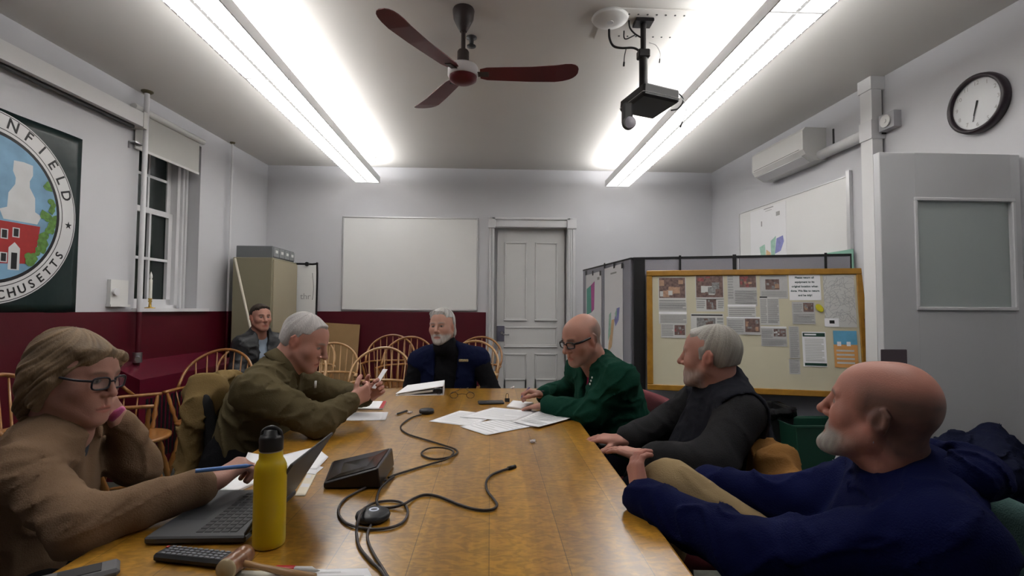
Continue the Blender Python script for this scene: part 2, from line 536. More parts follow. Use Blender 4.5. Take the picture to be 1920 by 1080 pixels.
M_chair = wood('honey_maple', (0.22, 0.085, 0.018), (0.36, 0.16, 0.04), rough=0.3, scale=(10, 10, 2), coat=0.4)
M_chair2 = wood('pale_maple', (0.36, 0.19, 0.07), (0.50, 0.29, 0.12), rough=0.3, scale=(10, 10, 2), coat=0.4)

# ------------------------------------------------------------------ shell
H_CEIL = 3.05; Y_BACK = 6.27; Y_NEAR = -1.5
def XL(y): return -2.74 + (y - Y_BACK) * 0.063
def XR(y): return 2.80 - (y - Y_BACK) * 0.0414
WAIN = 1.262
NL = Vector((1, -0.063, 0)).normalized()       # normals into the room
NR = Vector((-1, -0.0414, 0)).normalized()
DL = Vector((0.063, 1, 0)).normalized()        # along the walls, away from the viewer
DR = Vector((-0.0414, 1, 0)).normalized()
P0L = Vector((XL(Y_BACK), Y_BACK, 0)); P0R = Vector((XR(Y_BACK), Y_BACK, 0))
def LW(px, py, off=0.0): return WP(px, py, P0L + NL * off, NL)
def RW(px, py, off=0.0): return WP(px, py, P0R + NR * off, NR)
def BW(px, py, off=0.0): return W(px, py, Y=Y_BACK - off)
def lp(s, z, off=0.0): return Vector((XL(s), s, z)) + NL * off       # point of the window wall at plan position y=s
def rp(s, z, off=0.0): return Vector((XR(s), s, z)) + NR * off
UP = Vector((0, 0, 1))

mb = MB(); mb.slab([(-3.6, Y_NEAR - .3, 0), (3.6, Y_NEAR - .3, 0), (3.6, Y_BACK + .3, 0), (-3.6, Y_BACK + .3, 0)], 0.1)
struct(mb.obj('floor', M_floor))
mb = MB(); mb.slab([(-3.6, Y_NEAR - .3, H_CEIL), (-3.6, Y_BACK + .3, H_CEIL), (3.6, Y_BACK + .3, H_CEIL), (3.6, Y_NEAR - .3, H_CEIL)], 0.1)
struct(mb.obj('ceiling', M_ceil))

# back wall (painted grey above, maroon dado below, left of the door)
D0, D1 = BW(925, 430).x, BW(1066, 430).x       # door opening
DT = BW(1000, 424).z
mb = MB()
th = 0.2
def wallbox(x0, x1, z0, z1): mb.box((x0, Y_BACK, z0), (x1, Y_BACK + th, z1))
wallbox(-2.95, D0, 0, H_CEIL); wallbox(D1, 3.0, 0, H_CEIL); wallbox(D0, D1, DT, H_CEIL)
struct(mb.obj('wall_back', M_wall))
mb = MB(); mb.box((XL(Y_BACK) + 0.005, Y_BACK - 0.018, 0.0), (BW(911, 600).x, Y_BACK + 0.0, WAIN), 0.004)
struct(mb.obj('trim_1', M_red))
mb = MB(); mb.box((XR(Y_BACK) - 1.5, Y_BACK - 0.018, 0.0), (XR(Y_BACK) - 0.005, Y_BACK, 0.14), 0.004)
struct(mb.obj('baseboard_back', M_trim))

# window wall
S0 = LW(257, 400).y; S1 = LW(374, 400).y; WT = 2.86
mb = MB()
def lbox(s0, s1, z0, z1, o0, o1, b=None):
    b = b if b is not None else mb
    q = [lp(s0, z0, o1), lp(s1, z0, o1), lp(s1, z0, o0), lp(s0, z0, o0)]
    vs = q + [p + Vector((0, 0, z1 - z0)) for p in q]
    b.add(vs, [(0, 3, 2, 1), (4, 5, 6, 7), (0, 1, 5, 4), (1, 2, 6, 5), (2, 3, 7, 6), (3, 0, 4, 7)])
lbox(Y_NEAR - .2, S0, 0, H_CEIL, -0.3, 0); lbox(S1, Y_BACK + .2, 0, H_CEIL, -0.3, 0)
lbox(S0, S1, 0, WAIN, -0.3, 0); lbox(S0, S1, WT, H_CEIL, -0.3, 0)
struct(mb.obj('wall_left', M_wall))
mb = MB(); lbox(Y_NEAR, Y_BACK - .02, 0, WAIN, 0, 0.018); struct(mb.obj('trim_2', M_red))
mb = MB(); lbox(S0 - .02, S1 + .12, WAIN, WAIN + 0.028, -0.17, 0.05); struct(mb.obj('trim_3', M_trim))

# window 1: double-hung sash set in the recess
WD = -0.17
win = bpy.data.objects.new('window_1', None); COL.objects.link(win); win.location = lp((S0 + S1) / 2, WAIN, WD); struct(win)
s_a, s_b = S0 + 0.04, S1 - 0.03
G1 = WP(310, 450, P0L + NL * (WD - .03), NL).y
mb = MB(); lbox(s_a - .05, s_a + 0.07, WAIN + .02, WT, WD - .06, WD + .02); lbox(G1 + 0.06, S1, WAIN + .02, WT, WD - .06, WD + .02)
lbox(s_a, S1, WT - .08, WT, WD - .06, WD + .02); lbox(s_a, S1, WAIN + .02, WAIN + 0.06, WD - .06, WD + .02)
lbox(G1 + .10, G1 + .125, WAIN + .02, WT, WD, WD + .045); lbox(S1 - .035, S1 - .01, WAIN + .02, WT, WD, WD + .06)
struct(mb.obj('window_frame', M_trim, win))
zm = LW(300, 402).z * 0 + WP(290, 402, P0L + NL * (WD - .03), NL).z
gy = lambda px: WP(px, 450, P0L + NL * (WD - .03), NL).y
ga, gb = s_a + .07, G1 + .06
for nm, z0, z1, o, hz, mx in (('upper_sash', zm, WT - .08, WD - .045, WP(290, 366, P0L + NL * WD, NL).z * 0 + WP(290, 330, P0L + NL * WD, NL).z, 0),
                              ('lower_sash', WAIN + .06, zm + .04, WD - .02, WP(290, 486, P0L + NL * WD, NL).z, 1)):
    mb = MB()
    lbox(ga, ga + .04, z0, z1, o - .03, o); lbox(gb - .05, gb, z0, z1, o - .03, o)
    lbox(ga, gb, z0, z0 + .05, o - .03, o); lbox(ga, gb, z1 - .045, z1, o - .03, o)
    lbox(ga, gb, hz - .012, hz + .012, o - .025, o - .002)
    for sx in (gy(277), gy(277) - .21): lbox(sx - .011, sx + .011, z0, z1, o - .025, o - .002)
    struct(mb.obj(nm, M_trim, win))
mb = MB(); lbox(ga, gb, WAIN + .06, WT - .08, WD - .062, WD - .056)
struct(mb.obj('window_glass', mat('night_glass', (0.10, 0.13, 0.12), 0.08, trans=0.85, spec=0.6), win))

# long wall on the other side (plain, with the maroon dado)
mb = MB()
def rbox(s0, s1, z0, z1, o0, o1, b=None):
    b = b if b is not None else mb
    q = [rp(s0, z0, o0), rp(s1, z0, o0), rp(s1, z0, o1), rp(s0, z0, o1)]
    q = [rp(s0, z0, o1), rp(s0, z0, o0), rp(s1, z0, o0), rp(s1, z0, o1)]
    vs = q + [p + Vector((0, 0, z1 - z0)) for p in q]
    b.add(vs, [(0, 3, 2, 1), (4, 5, 6, 7), (0, 1, 5, 4), (1, 2, 6, 5), (2, 3, 7, 6), (3, 0, 4, 7)])
Y_DOOR = 2.66
rbox(Y_DOOR - .12, Y_BACK + .2, 0, H_CEIL, -.25, 0); rbox(Y_NEAR - .2, Y_DOOR - 1.1, 0, H_CEIL, -.25, 0); rbox(Y_DOOR - 1.1, Y_DOOR - .12, 2.2, H_CEIL, -.25, 0)
struct(mb.obj('wall_right', M_wall))
mb = MB(); rbox(3.2, Y_BACK - .02, 0, WAIN - .02, 0, .018); struct(mb.obj('trim_4', M_red))
mb = MB(); mb.box((-3.3, Y_NEAR - .15, 0), (3.3, Y_NEAR, H_CEIL)); struct(mb.obj('wall_near', M_wall))
# corridor wall seen through nothing but closing the doorway
mb = MB(); mb.box((XR(2) + .9, 0.6, 0), (XR(2) + 1.0, 3.6, H_CEIL)); struct(mb.obj('wall_corridor', M_wall))

# ------------------------------------------------------------------ door 1 in the back wall
dr = bpy.data.objects.new('door_1', None); COL.objects.link(dr); dr.location = ((D0 + D1) / 2, Y_BACK, 0); struct(dr)
mb = MB()
yb = Y_BACK + 0.10
x0, x1 = BW(934, 500).x - .01, BW(1059, 500).x + .01
zs = [BW(990, y).z for y in (455, 600, 617, 664, 678, 730, 745)]
mb.box((x0, yb, 0.01), (x1, yb + .04, DT))
xm = (x0 + x1) / 2
pan = []
for a, b in ((x0 + .09, xm - .05), (xm + .05, x1 - .09)):
    pan += [(a, b, BW(990, 600).z, BW(990, 452).z), (a, b, BW(990, 735).z, BW(990, 664).z)]
pan.append((x0 + .09, x1 - .09, BW(990, 655).z + .03, BW(990, 613).z))
pan += [(x0 + .09, xm - .05, 0.2, BW(990, 712).z), (xm + .05, x1 - .09, .2, BW(990, 712).z)]
for a, b, z0, z1 in pan:                      # raised mouldings round each panel
    for bx in (((a, yb - .012, z0), (b, yb, z0 + .022)), ((a, yb - .012, z1 - .022), (b, yb, z1)),
               ((a, yb - .012, z0), (a + .022, yb, z1)), ((b - .022, yb - .012, z0), (b, yb, z1))): mb.box(*bx, 0.005)
    mb.box((a - .004, yb - .02, z0 - .016), (b + .004, yb, z0 + .004), 0.006)
struct(mb.obj('door_leaf', mat('door_paint', (0.60, 0.60, 0.60), 0.45, var=.03, vscale=3), dr))
mb = MB()
fx0, fx1 = BW(917, 500).x, BW(1078, 500).x
zt = BW(1000, 412).z
for a, b in ((fx0, D0 + .01), (D1 - .01, fx1)):
    mb.box((a, Y_BACK - .03, 0), (b, Y_BACK + .0, zt - .1), .006)
    w = b - a
    mb.box((a + w * .3, Y_BACK - .042, 0.12), (a + w * .42, Y_BACK - .03, zt - .12), .004); mb.box((a + w * .62, Y_BACK - .042, 0.12), (a + w * .74, Y_BACK - .03, zt - .12), .004)
    mb.box((a - .015, Y_BACK - .05, zt - .115), (b + .015, Y_BACK, zt + .02), .006)
    mb.box((a - .004, Y_BACK - .036, 0), (b + .004, Y_BACK, .2), .005)
mb.box((D0, Y_BACK - .032, zt - .1), (D1, Y_BACK, zt + .01), .006)
mb.box((D0 - .02, Y_BACK - .05, zt - .01), (D1 + .02, Y_BACK, zt + .02), .006)
mb.box((D0, Y_BACK - .02, 0), (D0 + .015, yb + .05, DT)); mb.box((D1 - .015, Y_BACK - .02, 0), (D1, yb + .05, DT)); mb.box((D0, Y_BACK - .02, DT - .015), (D1, yb + .05, DT))
mb.box((D0 - .2, yb + .04, 0), (D1 + .2, yb + .06, DT + .1))
struct(mb.obj('door_casing', M_trim, dr))
M_lock = mat('grey_lock_plate', (0.16, 0.16, 0.22), 0.4, metal=.4)
mb = MB(); a, b = BW(931, 640, -.1), BW(946, 611, -.1)
mb.box((a.x, yb - .012, a.z), (b.x, yb - .0, b.z), .004)
lk = struct(mb.obj('lock_plate', M_lock, dr))
mb = MB(); c = BW(941, 624, -.08); mb.cyl(c + Vector((0, -.02, 0)), c + Vector((0, .005, 0)), .016)
c2 = BW(944, 627, -.06); mb.tube([c2 + Vector((0, .02, 0)), c2 + Vector((0, -.03, 0)), c2 + Vector((.07, -.032, 0))], .009)
struct(mb.obj('door_handle', M_steel, dr))

# ------------------------------------------------------------------ door 2: open entry door, seen flat on
d2 = bpy.data.objects.new('door_2', None); COL.objects.link(d2)
q0 = W(1648, 285, Y=Y_DOOR); qz = q0.z; qx1 = XR(Y_DOOR) - .02
d2.location = (q0.x, Y_DOOR, 0); struct(d2)
ga_, gb_ = W(1718, 376, Y=Y_DOOR), W(1903, 577, Y=Y_DOOR)
mb = MB()
yd0, yd1 = Y_DOOR, Y_DOOR + .045
mb.box((q0.x, yd0, .012), (ga_.x, yd1, qz), .003); mb.box((gb_.x, yd0, .012), (qx1, yd1, qz), .003)
mb.box((ga_.x - .002, yd0, ga_.z), (gb_.x + .002, yd1, qz - .0005)); mb.box((ga_.x - .002, yd0, .0125), (gb_.x + .002, yd1, gb_.z))
struct(mb.obj('door_leaf', mat('entry_door_paint', (0.56, 0.565, 0.585), .45, var=.03, vscale=2), d2))
mb = MB(); e = .018
for bx in (((ga_.x - e, yd0 - .01, ga_.z - .002), (gb_.x + e, yd0, ga_.z + e)), ((ga_.x - e, yd0 - .01, gb_.z - e), (gb_.x + e, yd0, gb_.z + .002)),
           ((ga_.x - e, yd0 - .01, gb_.z), (ga_.x + .002, yd0, ga_.z)), ((gb_.x - .002, yd0 - .01, gb_.z), (gb_.x + e, yd0, ga_.z))): mb.box(*bx, .004)
struct(mb.obj('glazing_bead', M_trim, d2))
mb = MB(); mb.box((ga_.x, yd0 + .018, gb_.z), (gb_.x, yd0 + .026, ga_.z))
struct(mb.obj('frosted_glass', mat('frosted_glass', (0.52, 0.57, 0.56), .28, trans=.5, var=.02, vscale=2), d2))
mb = MB(); a, b = W(1651, 690, Y=yd0), W(1699, 655, Y=yd0)
mb.box((a.x, yd0 - .008, a.z - .06), (b.x, yd0, b.z), .003)
struct(mb.obj('lock_plate', mat('bronze_plate', (.13, .10, .115), .35, metal=.5), d2))

# ------------------------------------------------------------------ pendant fluorescent lights
E_DOWN, E_UP = 8.5, 22.0
M_lamp = mat('lamp_diffuser', (.9, .9, .9), .5, emit=E_DOWN, ecol=(1, .985, .96))
M_lampup = mat('lamp_tube_up', (.9, .9, .9), .5, emit=E_UP, ecol=(1, .985, .96))
M_louv = mat('louver_glow', (.78, .78, .78), .4, emit=.42, ecol=(1, .99, .97))  # plastic, no lamp: faint emission stands in for tube light shining through
def make_fixture(xc, label):
    L0, n, sec = 6.02, 6, 0.9
    t = thing('fluorescent_light', label, 'ceiling light', (xc, L0, 2.79), group='pendant fluorescent light rows')
    hw = .14
    first = None
    for i in range(n):
        y1 = -i * sec; y0 = y1 - sec
        s = bpy.data.objects.new('light_section', None); COL.objects.link(s); s.parent = t
        if first is None:
            X = Matrix.Translation((xc, L0, 2.79))
            mb = MB(X)
            for sx in (-1, 1): mb.box((sx * hw - .004, -sec, 0), (sx * hw + .004, 0, .075), .0015)
            mb.box((-.009, -sec, 0.02), (.009, 0, .035), .002)
            for yy in (-.003, -sec + .003): mb.box((-hw, yy - .003, .006), (hw, yy + .003, .06))
            parts = [mb.obj('housing', M_trim, s)]
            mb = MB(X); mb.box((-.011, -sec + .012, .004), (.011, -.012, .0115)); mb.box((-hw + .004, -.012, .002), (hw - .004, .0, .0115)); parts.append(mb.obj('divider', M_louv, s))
            mb = MB(X)
            k = 16
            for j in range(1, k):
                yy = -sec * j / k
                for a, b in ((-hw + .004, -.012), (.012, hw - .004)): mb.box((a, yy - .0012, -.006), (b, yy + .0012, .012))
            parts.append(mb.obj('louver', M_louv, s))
            mb = MB(X)
            for a, b in ((-hw + .006, -.014), (.014, hw - .006)): mb.box((a, -sec + .008, .012), (b, -.008, .016))
            parts.append(mb.obj('diffuser', M_lamp, s))
            mb = MB(X)
            for a in (-.07, .07): mb.tube([(a, -sec + .02, .062), (a, -.02, .062)], .0155, 8)
            parts.append(mb.obj('tube', M_lampup, s))
            first = (s, parts)
        else:
            s.location = (0, -i * sec, 0)
            for p in first[1]:
                c = p.copy(); COL.objects.link(c); c.parent = s; c.matrix_parent_inverse = p.matrix_parent_inverse.copy()
    for yy in (L0 - .3, L0 - 2.1, L0 - 3.9):
        mb = MB(); mb.cyl((xc, yy, 2.84), (xc, yy, H_CEIL - .012), .006, n=8); mb.cyl((xc, yy, H_CEIL - .022), (xc, yy, H_CEIL), .06, n=20)
        mb.obj('hanger', M_plastic, t)
    mb = MB(); mb.box((xc - hw - .004, L0, 2.79), (xc + hw + .004, L0 + .012, 2.868), .003); mb.obj('end_cap', M_trim, t)
    return t
make_fixture(-1.468, 'white pendant fluorescent light row hung along the window wall side')
make_fixture(1.52, 'white pendant fluorescent light row hung beside the black projector')

# ------------------------------------------------------------------ ceiling fan
def make_fan():
    Yf = 2.90
    hub = W(868, 142, Y=Yf); top = Vector((W(873, 8, Y=Yf).x, Yf, H_CEIL))
    c = Vector((hub.x, Yf, 0))
    t = thing('ceiling_fan', 'red three-bladed ceiling fan with white motor band', 'ceiling fan', (hub.x, Yf, H_CEIL))
    M_fred = mat('fan_red', (.13, .012, .018), .4); M_fb = mat('fan_dark', (.035, .024, .024), .45)
    zc = hub.z; k = Yf / FOCAL
    mb = MB(); mb.lathe((hub.x, Yf, H_CEIL), (0, 0, -1), [(.06, 0), (.064, .01), (.058, .06), (.034, .11), (.02, .135)], 24)
    mb.obj('canopy', M_fb, t)
    mb = MB(); mb.cyl((hub.x, Yf, H_CEIL - .1), (hub.x, Yf, zc + .09), .013, n=12)
    mb.lathe((hub.x, Yf, zc + .15), (0, 0, -1), [(.028, 0), (.034, .01), (.034, .07), (.05, .1)], 24)
    mb.obj('downrod', M_fb, t)
    mb = MB(); mb.lathe((hub.x, Yf, zc + .055), (0, 0, -1), [(.05, -.01), (.082, .0), (.088, .01), (.088, .055), (.082, .062)], 32)
    mb.obj('motor_band', mat('fan_white', (.62, .60, .62), .35), t)
    mb = MB(); mb.lathe((hub.x, Yf, zc - .008), (0, 0, -1), [(.082, 0), (.078, .018), (.05, .034), (.015, .04), (0, .041)], 32)
    mb.obj('motor_cover', M_fred, t)
    zb = zc + .012
    # blade tips in plan: found from the photograph at blade height
    tips = [W(742, 45, Z=zb + .02), W(1090, 128, Z=zb + .0), W(772, 180, Z=zb)]
    angs = []
    for p in tips:
        d = Vector((p.x - hub.x, p.y - Yf)); angs.append(math.atan2(d.y, d.x))
    base = angs[1] + math.radians(7)
    for i in range(3):
        ang = base + i * 2 * PI / 3
        R = Matrix.Translation((hub.x, Yf, zb)) @ Matrix.Rotation(ang, 4, 'Z') @ Matrix.Rotation(math.radians(-11), 4, 'X')
        mb = MB(R)
        prof = [(.10, .040), (.14, .055), (.25, .060), (.40, .066), (.54, .074), (.59, .0745), (.625, .068), (.648, .057), (.664, .040), (.672, .018)]
        vs = []
        for x, w in prof:
            for sgn in (-1, 1):
                for zz in (-.002, .002): vs.append((x, sgn * w, zz + (x - .5) * .16 * (x > .5)))
        fs = [(0, 1, 3, 2)]; n = len(prof)
        for j in range(n - 1):
            a, b = 4 * j, 4 * (j + 1)
            fs += [(a, b, b + 1, a + 1), (a + 2, a + 3, b + 3, b + 2), (a + 1, b + 1, b + 3, a + 3), (a, a + 2, b + 2, b)]
        e = 4 * (n - 1); fs.append((e, e + 2, e + 3, e + 1))
        mb.add(vs, fs, False)
        bl = mb.obj('blade', M_fred, t)
        mb = MB(R); mb.box((.07, -.022, -.006), (.15, .022, .0), .003); mb.obj('blade_arm', M_fb, bl)
make_fan()
# ------------------------------------------------------------------ things on and by the walls
def sheet_on(origin, xd, yd, w, h, t=.0012):
    """matrix for flat work on a plane: x right, y up, z out of the wall; origin = lower corner"""
    return plane_matrix(origin, xd, yd)

# whiteboard on the back wall
a, b = BW(640, 582), BW(897, 409)
t = thing('whiteboard', 'large blank whiteboard with thin aluminium frame on the back wall', 'whiteboard', ((a.x + b.x) / 2, Y_BACK, a.z))
mb = MB(); mb.box((a.x + .01, Y_BACK - .016, a.z + .01), (b.x - .01, Y_BACK - .001, b.z - .01)); mb.obj('writing_surface', M_wb, t)
mb = MB()
for bx in (((a.x, Y_BACK - .024, a.z), (b.x, Y_BACK - .0005, a.z + .022)), ((a.x, Y_BACK - .024, b.z - .018), (b.x, Y_BACK - .0005, b.z)),
           ((a.x, Y_BACK - .024, a.z), (a.x + .018, Y_BACK - .0005, b.z)), ((b.x - .018, Y_BACK - .024, a.z), (b.x, Y_BACK - .0005, b.z))): mb.box(*bx, .003)
mb.obj('frame', M_alu, t)

# whiteboard on the long wall with a map poster on it
s_n, s_f = RW(1600, 400).y, RW(1390, 420).y
zt = RW(1596, 328).z
t = thing('whiteboard', 'long whiteboard on the wall below the air conditioner', 'whiteboard', rp((s_n + s_f) / 2, 1.1))
mb = MB(); rbox(s_n + .03, s_f, 1.15, zt - .006, .001, .014); mb.obj('writing_surface', M_wb, t)
mb = MB(); rbox(s_n, s_n + .035, 1.12, zt + .035, .001, .03); rbox(s_n, s_f, zt - .008, zt, .001, .02); rbox(s_n, s_f, 1.12, 1.15, .001, .04); rbox(s_f, s_f + .02, 1.12, zt, .001, .02)
mb.obj('frame', M_alu, t)
M_mapp = mat('map_paper', (.74, .74, .76), .6)
M_mg = mat('map_green', (.33, .52, .43), .7, var=.15, vscale=30); M_mb = mat('map_blue', (.23, .24, .50), .7, var=.15, vscale=30)
M_mo = mat('map_orange', (.62, .42, .24), .7, var=.1, vscale=30); M_mp = mat('map_purple', (.42, .10, .30), .7, var=.1, vscale=20); M_mteal = mat('map_teal', (.12, .36, .30), .7)
def blob(mb, pts, M, z):
    mb.add([M @ Vector((x, y, z)) for x, y in pts], [tuple(range(len(pts)))])
sm0, sm1 = RW(1477, 420).y, RW(1410, 420).y; zm0, zm1 = 1.30, RW(1477, 376).z
Mm = plane_matrix(rp(sm1, zm0, .0155), -DR, UP); w_, h_ = sm1 - sm0, zm1 - zm0
mb = MB(); mb.add([Mm @ Vector(p) for p in ((0, 0, 0), (w_, 0, 0), (w_, h_, 0), (0, h_, 0), (0, 0, .0012), (w_, 0, .0012), (w_, h_, .0012), (0, h_, .0012))], [(0, 3, 2, 1), (4, 5, 6, 7), (0, 1, 5, 4), (1, 2, 6, 5), (2, 3, 7, 6), (3, 0, 4, 7)])
def mpx(px, py):
    p = Mm.inverted() @ RW(px, py, .017); return (p.x, p.y)
mb.mi = 2; blob(mb, [mpx(1456, 447), mpx(1468, 441), mpx(1470, 452), mpx(1464, 470), mpx(1453, 476)], Mm, .0018)
mb.mi = 1; blob(mb, [mpx(1445, 452), mpx(1455, 442), mpx(1453, 478), mpx(1446, 480)], Mm, .0017); blob(mb, [mpx(1424, 464), mpx(1434, 458), mpx(1436, 480), mpx(1427, 481)], Mm, .0018)
mb.mi = 3; blob(mb, [mpx(1437, 468), mpx(1445, 474), mpx(1446, 484), mpx(1436, 484)], Mm, .0018)
mb.mi = 4
for (x0, y0, x1, y1) in ((1432, 392, 1450, 388), (1435, 396, 1447, 393), (1427, 425, 1429, 415), (1455, 405, 1462, 395)):
    p, q = mpx(x0, y0), mpx(x1, y1); blob(mb, [p, (q[0], p[1]), q, (p[0], q[1])], Mm, .0018)
tag(mb.obj('map_poster', [M_mapp, M_mg, M_mb, M_mo, M_greyink]), 'zoning map poster with blue and green areas on the long wall whiteboard', 'poster')
# green poster showing above the divider
s0_, s1_ = RW(1600, 470, .03).y, RW(1548, 470, .03).y
mb = MB(); p = [rp(s1_, RW(1548, 476).z, .032), rp(s0_, RW(1598, 468).z, .032), rp(s0_, 1.55, .032), rp(s1_, 1.55, .032)]
mb.slab(p[::-1], .003)
tag(mb.obj('green_poster', mat('poster_green', (.22, .42, .33), .6)), 'green poster peeking up behind the grey room divider', 'poster')

# banner with the town seal
M_ban = mat('banner_cloth', (.006, .018, .018), .32, bump=.5, bscale=5)
M_seal = mat('seal_white', (.62, .62, .63), .4, var=.03, vscale=6); M_sblack = mat('seal_black', (.008, .008, .01), .5)
M_sky = mat('seal_sky', (.18, .34, .50), .5, var=.25, vscale=6); M_brick = mat('seal_red', (.33, .02, .02), .5, var=.1, vscale=30)
M_tree = mat('seal_tree', (.09, .20, .04), .55, var=.45, vscale=45); M_bwhite = mat('seal_tower', (.56, .57, .58), .5, var=.06, vscale=10)
pr_t, pr_b = LW(151, 253), LW(138, 577)
sR = (pr_t.y + pr_b.y) / 2; zT, zB = pr_t.z, pr_b.z
sC = 3.043; zCc = 1.885
t = thing('banner', 'dark green wall banner with round town seal', 'banner', lp(sC, zB))
Mb_ = plane_matrix(lp(sC, zCc, .012), DL, UP)             # x along the wall, y up, z into the room
hw, hh = sR - sC, (zT - zB) / 2
mb = MB(); nx, ny = 26, 22; vs = []
for j in range(ny + 1):
    for i in range(nx + 1):
        x = -hw + 2 * hw * i / nx; y = -hh + 2 * hh * j / ny - .015
        e = min(1, (nx - i) / 4, i / 4)
        vs.append(Mb_ @ Vector((x, y, .004 + .006 * math.sin(9 * x + 5 * y) * e)))
mb.add(vs, [(j * (nx + 1) + i, j * (nx + 1) + i + 1, (j + 1) * (nx + 1) + i + 1, (j + 1) * (nx + 1) + i) for j in range(ny) for i in range(nx)], True)
vs2 = [v - NL * .014 for v in vs]
o_ = mb.obj('cloth', M_ban, t)
sol = o_.modifiers.new('thickness', 'SOLIDIFY'); sol.thickness = .003
def disc(r, z, mat_, name, r0=0.0, n=72, clip=None):
    mb = MB()
    if r0 == 0: blob(mb, [(r * math.cos(2 * PI * i / n), r * math.sin(2 * PI * i / n)) for i in range(n)], Mb_, z)
    else:
        vs = [Mb_ @ Vector((q * math.cos(2 * PI * i / n), q * math.sin(2 * PI * i / n), z)) for q in (r0, r) for i in range(n)]
        mb.add(vs, [(i, n + i, n + (i + 1) % n, (i + 1) % n) for i in range(n)])
    return mb.obj(name, mat_, t)
R_o = .578
disc(R_o, .0125, M_seal, 'seal_disc')
rings = MB()
def ring(mb, r0, r1, z, n=72):
    vs = [Mb_ @ Vector((q * math.cos(2 * PI * i / n), q * math.sin(2 * PI * i / n), z)) for q in (r0, r1) for i in range(n)]
    mb.add(vs, [(i, n + i, n + (i + 1) % n, (i + 1) % n) for i in range(n)])
ring(rings, R_o - .012, R_o - .007, .0132); ring(rings, .474, .479, .0132); ring(rings, .436, .456, .0132); rings.obj('seal_ring', M_sblack, t)
pic = MB()
def bpx(px, py):
    p = Mb_.inverted() @ LW(px, py, .012); return (p.x, p.y)
rp_ = .437
pic.mi = 0; blob(pic, [(rp_ * math.cos(2 * PI * i / 72), rp_ * math.sin(2 * PI * i / 72)) for i in range(72)], Mb_, .0130)
def inside(x, y, r=.433):
    q = math.hypot(x, y); return (x, y) if q < r else (x * r / q, y * r / q)
pic.mi = 1                                                   # tower and roof of the meeting house
def mirror(pts): return pts + [(2 * cxm - x, y) for x, y in reversed(pts)]
cxm = bpx(36, 400)[0]
prof = [bpx(66, 421), bpx(74, 406), bpx(62, 398), bpx(62, 372), bpx(52, 352), bpx(52, 340), bpx(58, 330), bpx(58, 311), bpx(40, 304)]
blob(pic, mirror([inside(*p) for p in prof]), Mb_, .0134)
pic.mi = 2
zt_, zb_ = bpx(40, 420)[1], bpx(40, 502)[1]; xr_ = bpx(70, 460)[0]
pts = [inside(2 * cxm - xr_ - .22, zb_), inside(xr_, zb_), inside(xr_, zt_), inside(2 * cxm - xr_ - .22, zt_)]
blob(pic, pts, Mb_, .0136)
pic.mi = 1
for (wx, wy) in ((26, 436), (4, 438), (2, 482)):
    x, y = bpx(wx, wy); blob(pic, [(x - .022, y - .03), (x + .022, y - .03), (x + .022, y + .03), (x - .022, y + .03)], Mb_, .0140)
x, y = bpx(22, 480); blob(pic, [(x - .035, y - .085), (x + .035, y - .085), (x + .035, y + .05), (x, y + .085), (x - .035, y + .05)], Mb_, .0140)
pic.mi = 3
for (wx, wy) in ((26, 436), (4, 438), (2, 482)):
    x, y = bpx(wx, wy); blob(pic, [(x - .015, y - .024), (x + .015, y - .024), (x + .015, y + .024), (x - .015, y + .024)], Mb_, .0143)
x, y = bpx(22, 486); blob(pic, [(x - .018, y - .06), (x + .018, y - .06), (x + .018, y + .04), (x - .018, y + .04)], Mb_, .0143)
pic.mi = 4
rr = random.Random(3)
for k in range(90):
    px_, py_ = rr.uniform(48, 108), rr.uniform(318, 512)
    if py_ < 400 and px_ < 88: continue
    if py_ < 440 and px_ < 74: continue
    if px_ < 58 and py_ < 470: continue
    x, y = bpx(px_, py_)
    if math.hypot(x, y) > .425: continue
    r = rr.uniform(.02, .045)
    pts = [inside(x + r * rr.uniform(.6, 1.1) * math.cos(2 * PI * i / 9), y + r * rr.uniform(.6, 1.1) * math.sin(2 * PI * i / 9)) for i in range(9)]
    blob(pic, pts, Mb_, .0146 + k * .00002)
pic.obj('seal_picture', [M_sky, M_bwhite, M_brick, M_sblack, M_tree], t)
def arc_text(s, angs, r, size, flip):
    for ch, a in zip(s, angs):
        ca, sa = math.cos(a), math.sin(a)
        M = Mb_ @ Matrix.Translation((r * ca, r * sa, .0136)) @ Matrix.Rotation(a - PI / 2 + (PI if flip else 0), 4, 'Z')
        text_obj('letter', ch, size, M, M_sblack, t, .0003, bold=.0015)
tw = 'GREENFIELD'; top_a = [math.radians(18.6 + (len(tw) - 1 - i) * 11.55) for i in range(len(tw))]
arc_text(tw, top_a, .523, .098, False)
bw_ = 'MASSACHUSETTS'; bot_a = [math.radians(332.5 - (len(bw_) - 1 - i) * 7.45) for i in range(len(bw_))]
arc_text(bw_, bot_a, .528, .076, True)
st = MB()
for a in (-3.5, 183.5):
    cx_, cy_ = .525 * math.cos(math.radians(a)), .525 * math.sin(math.radians(a))
    pts = [(cx_ + (.028 if i % 2 == 0 else .011) * math.sin(2 * PI * i / 10), cy_ + (.028 if i % 2 == 0 else .011) * math.cos(2 * PI * i / 10)) for i in range(10)][::-1]
    c_ = [(Mb_ @ Vector((x, y, .0136))) for x, y in pts]; cc = Mb_ @ Vector((cx_, cy_, .0136))
    st.add([cc] + c_, [(0, i + 1, (i + 1) % 10 + 1) for i in range(10)])
st.obj('star', M_sblack, t)

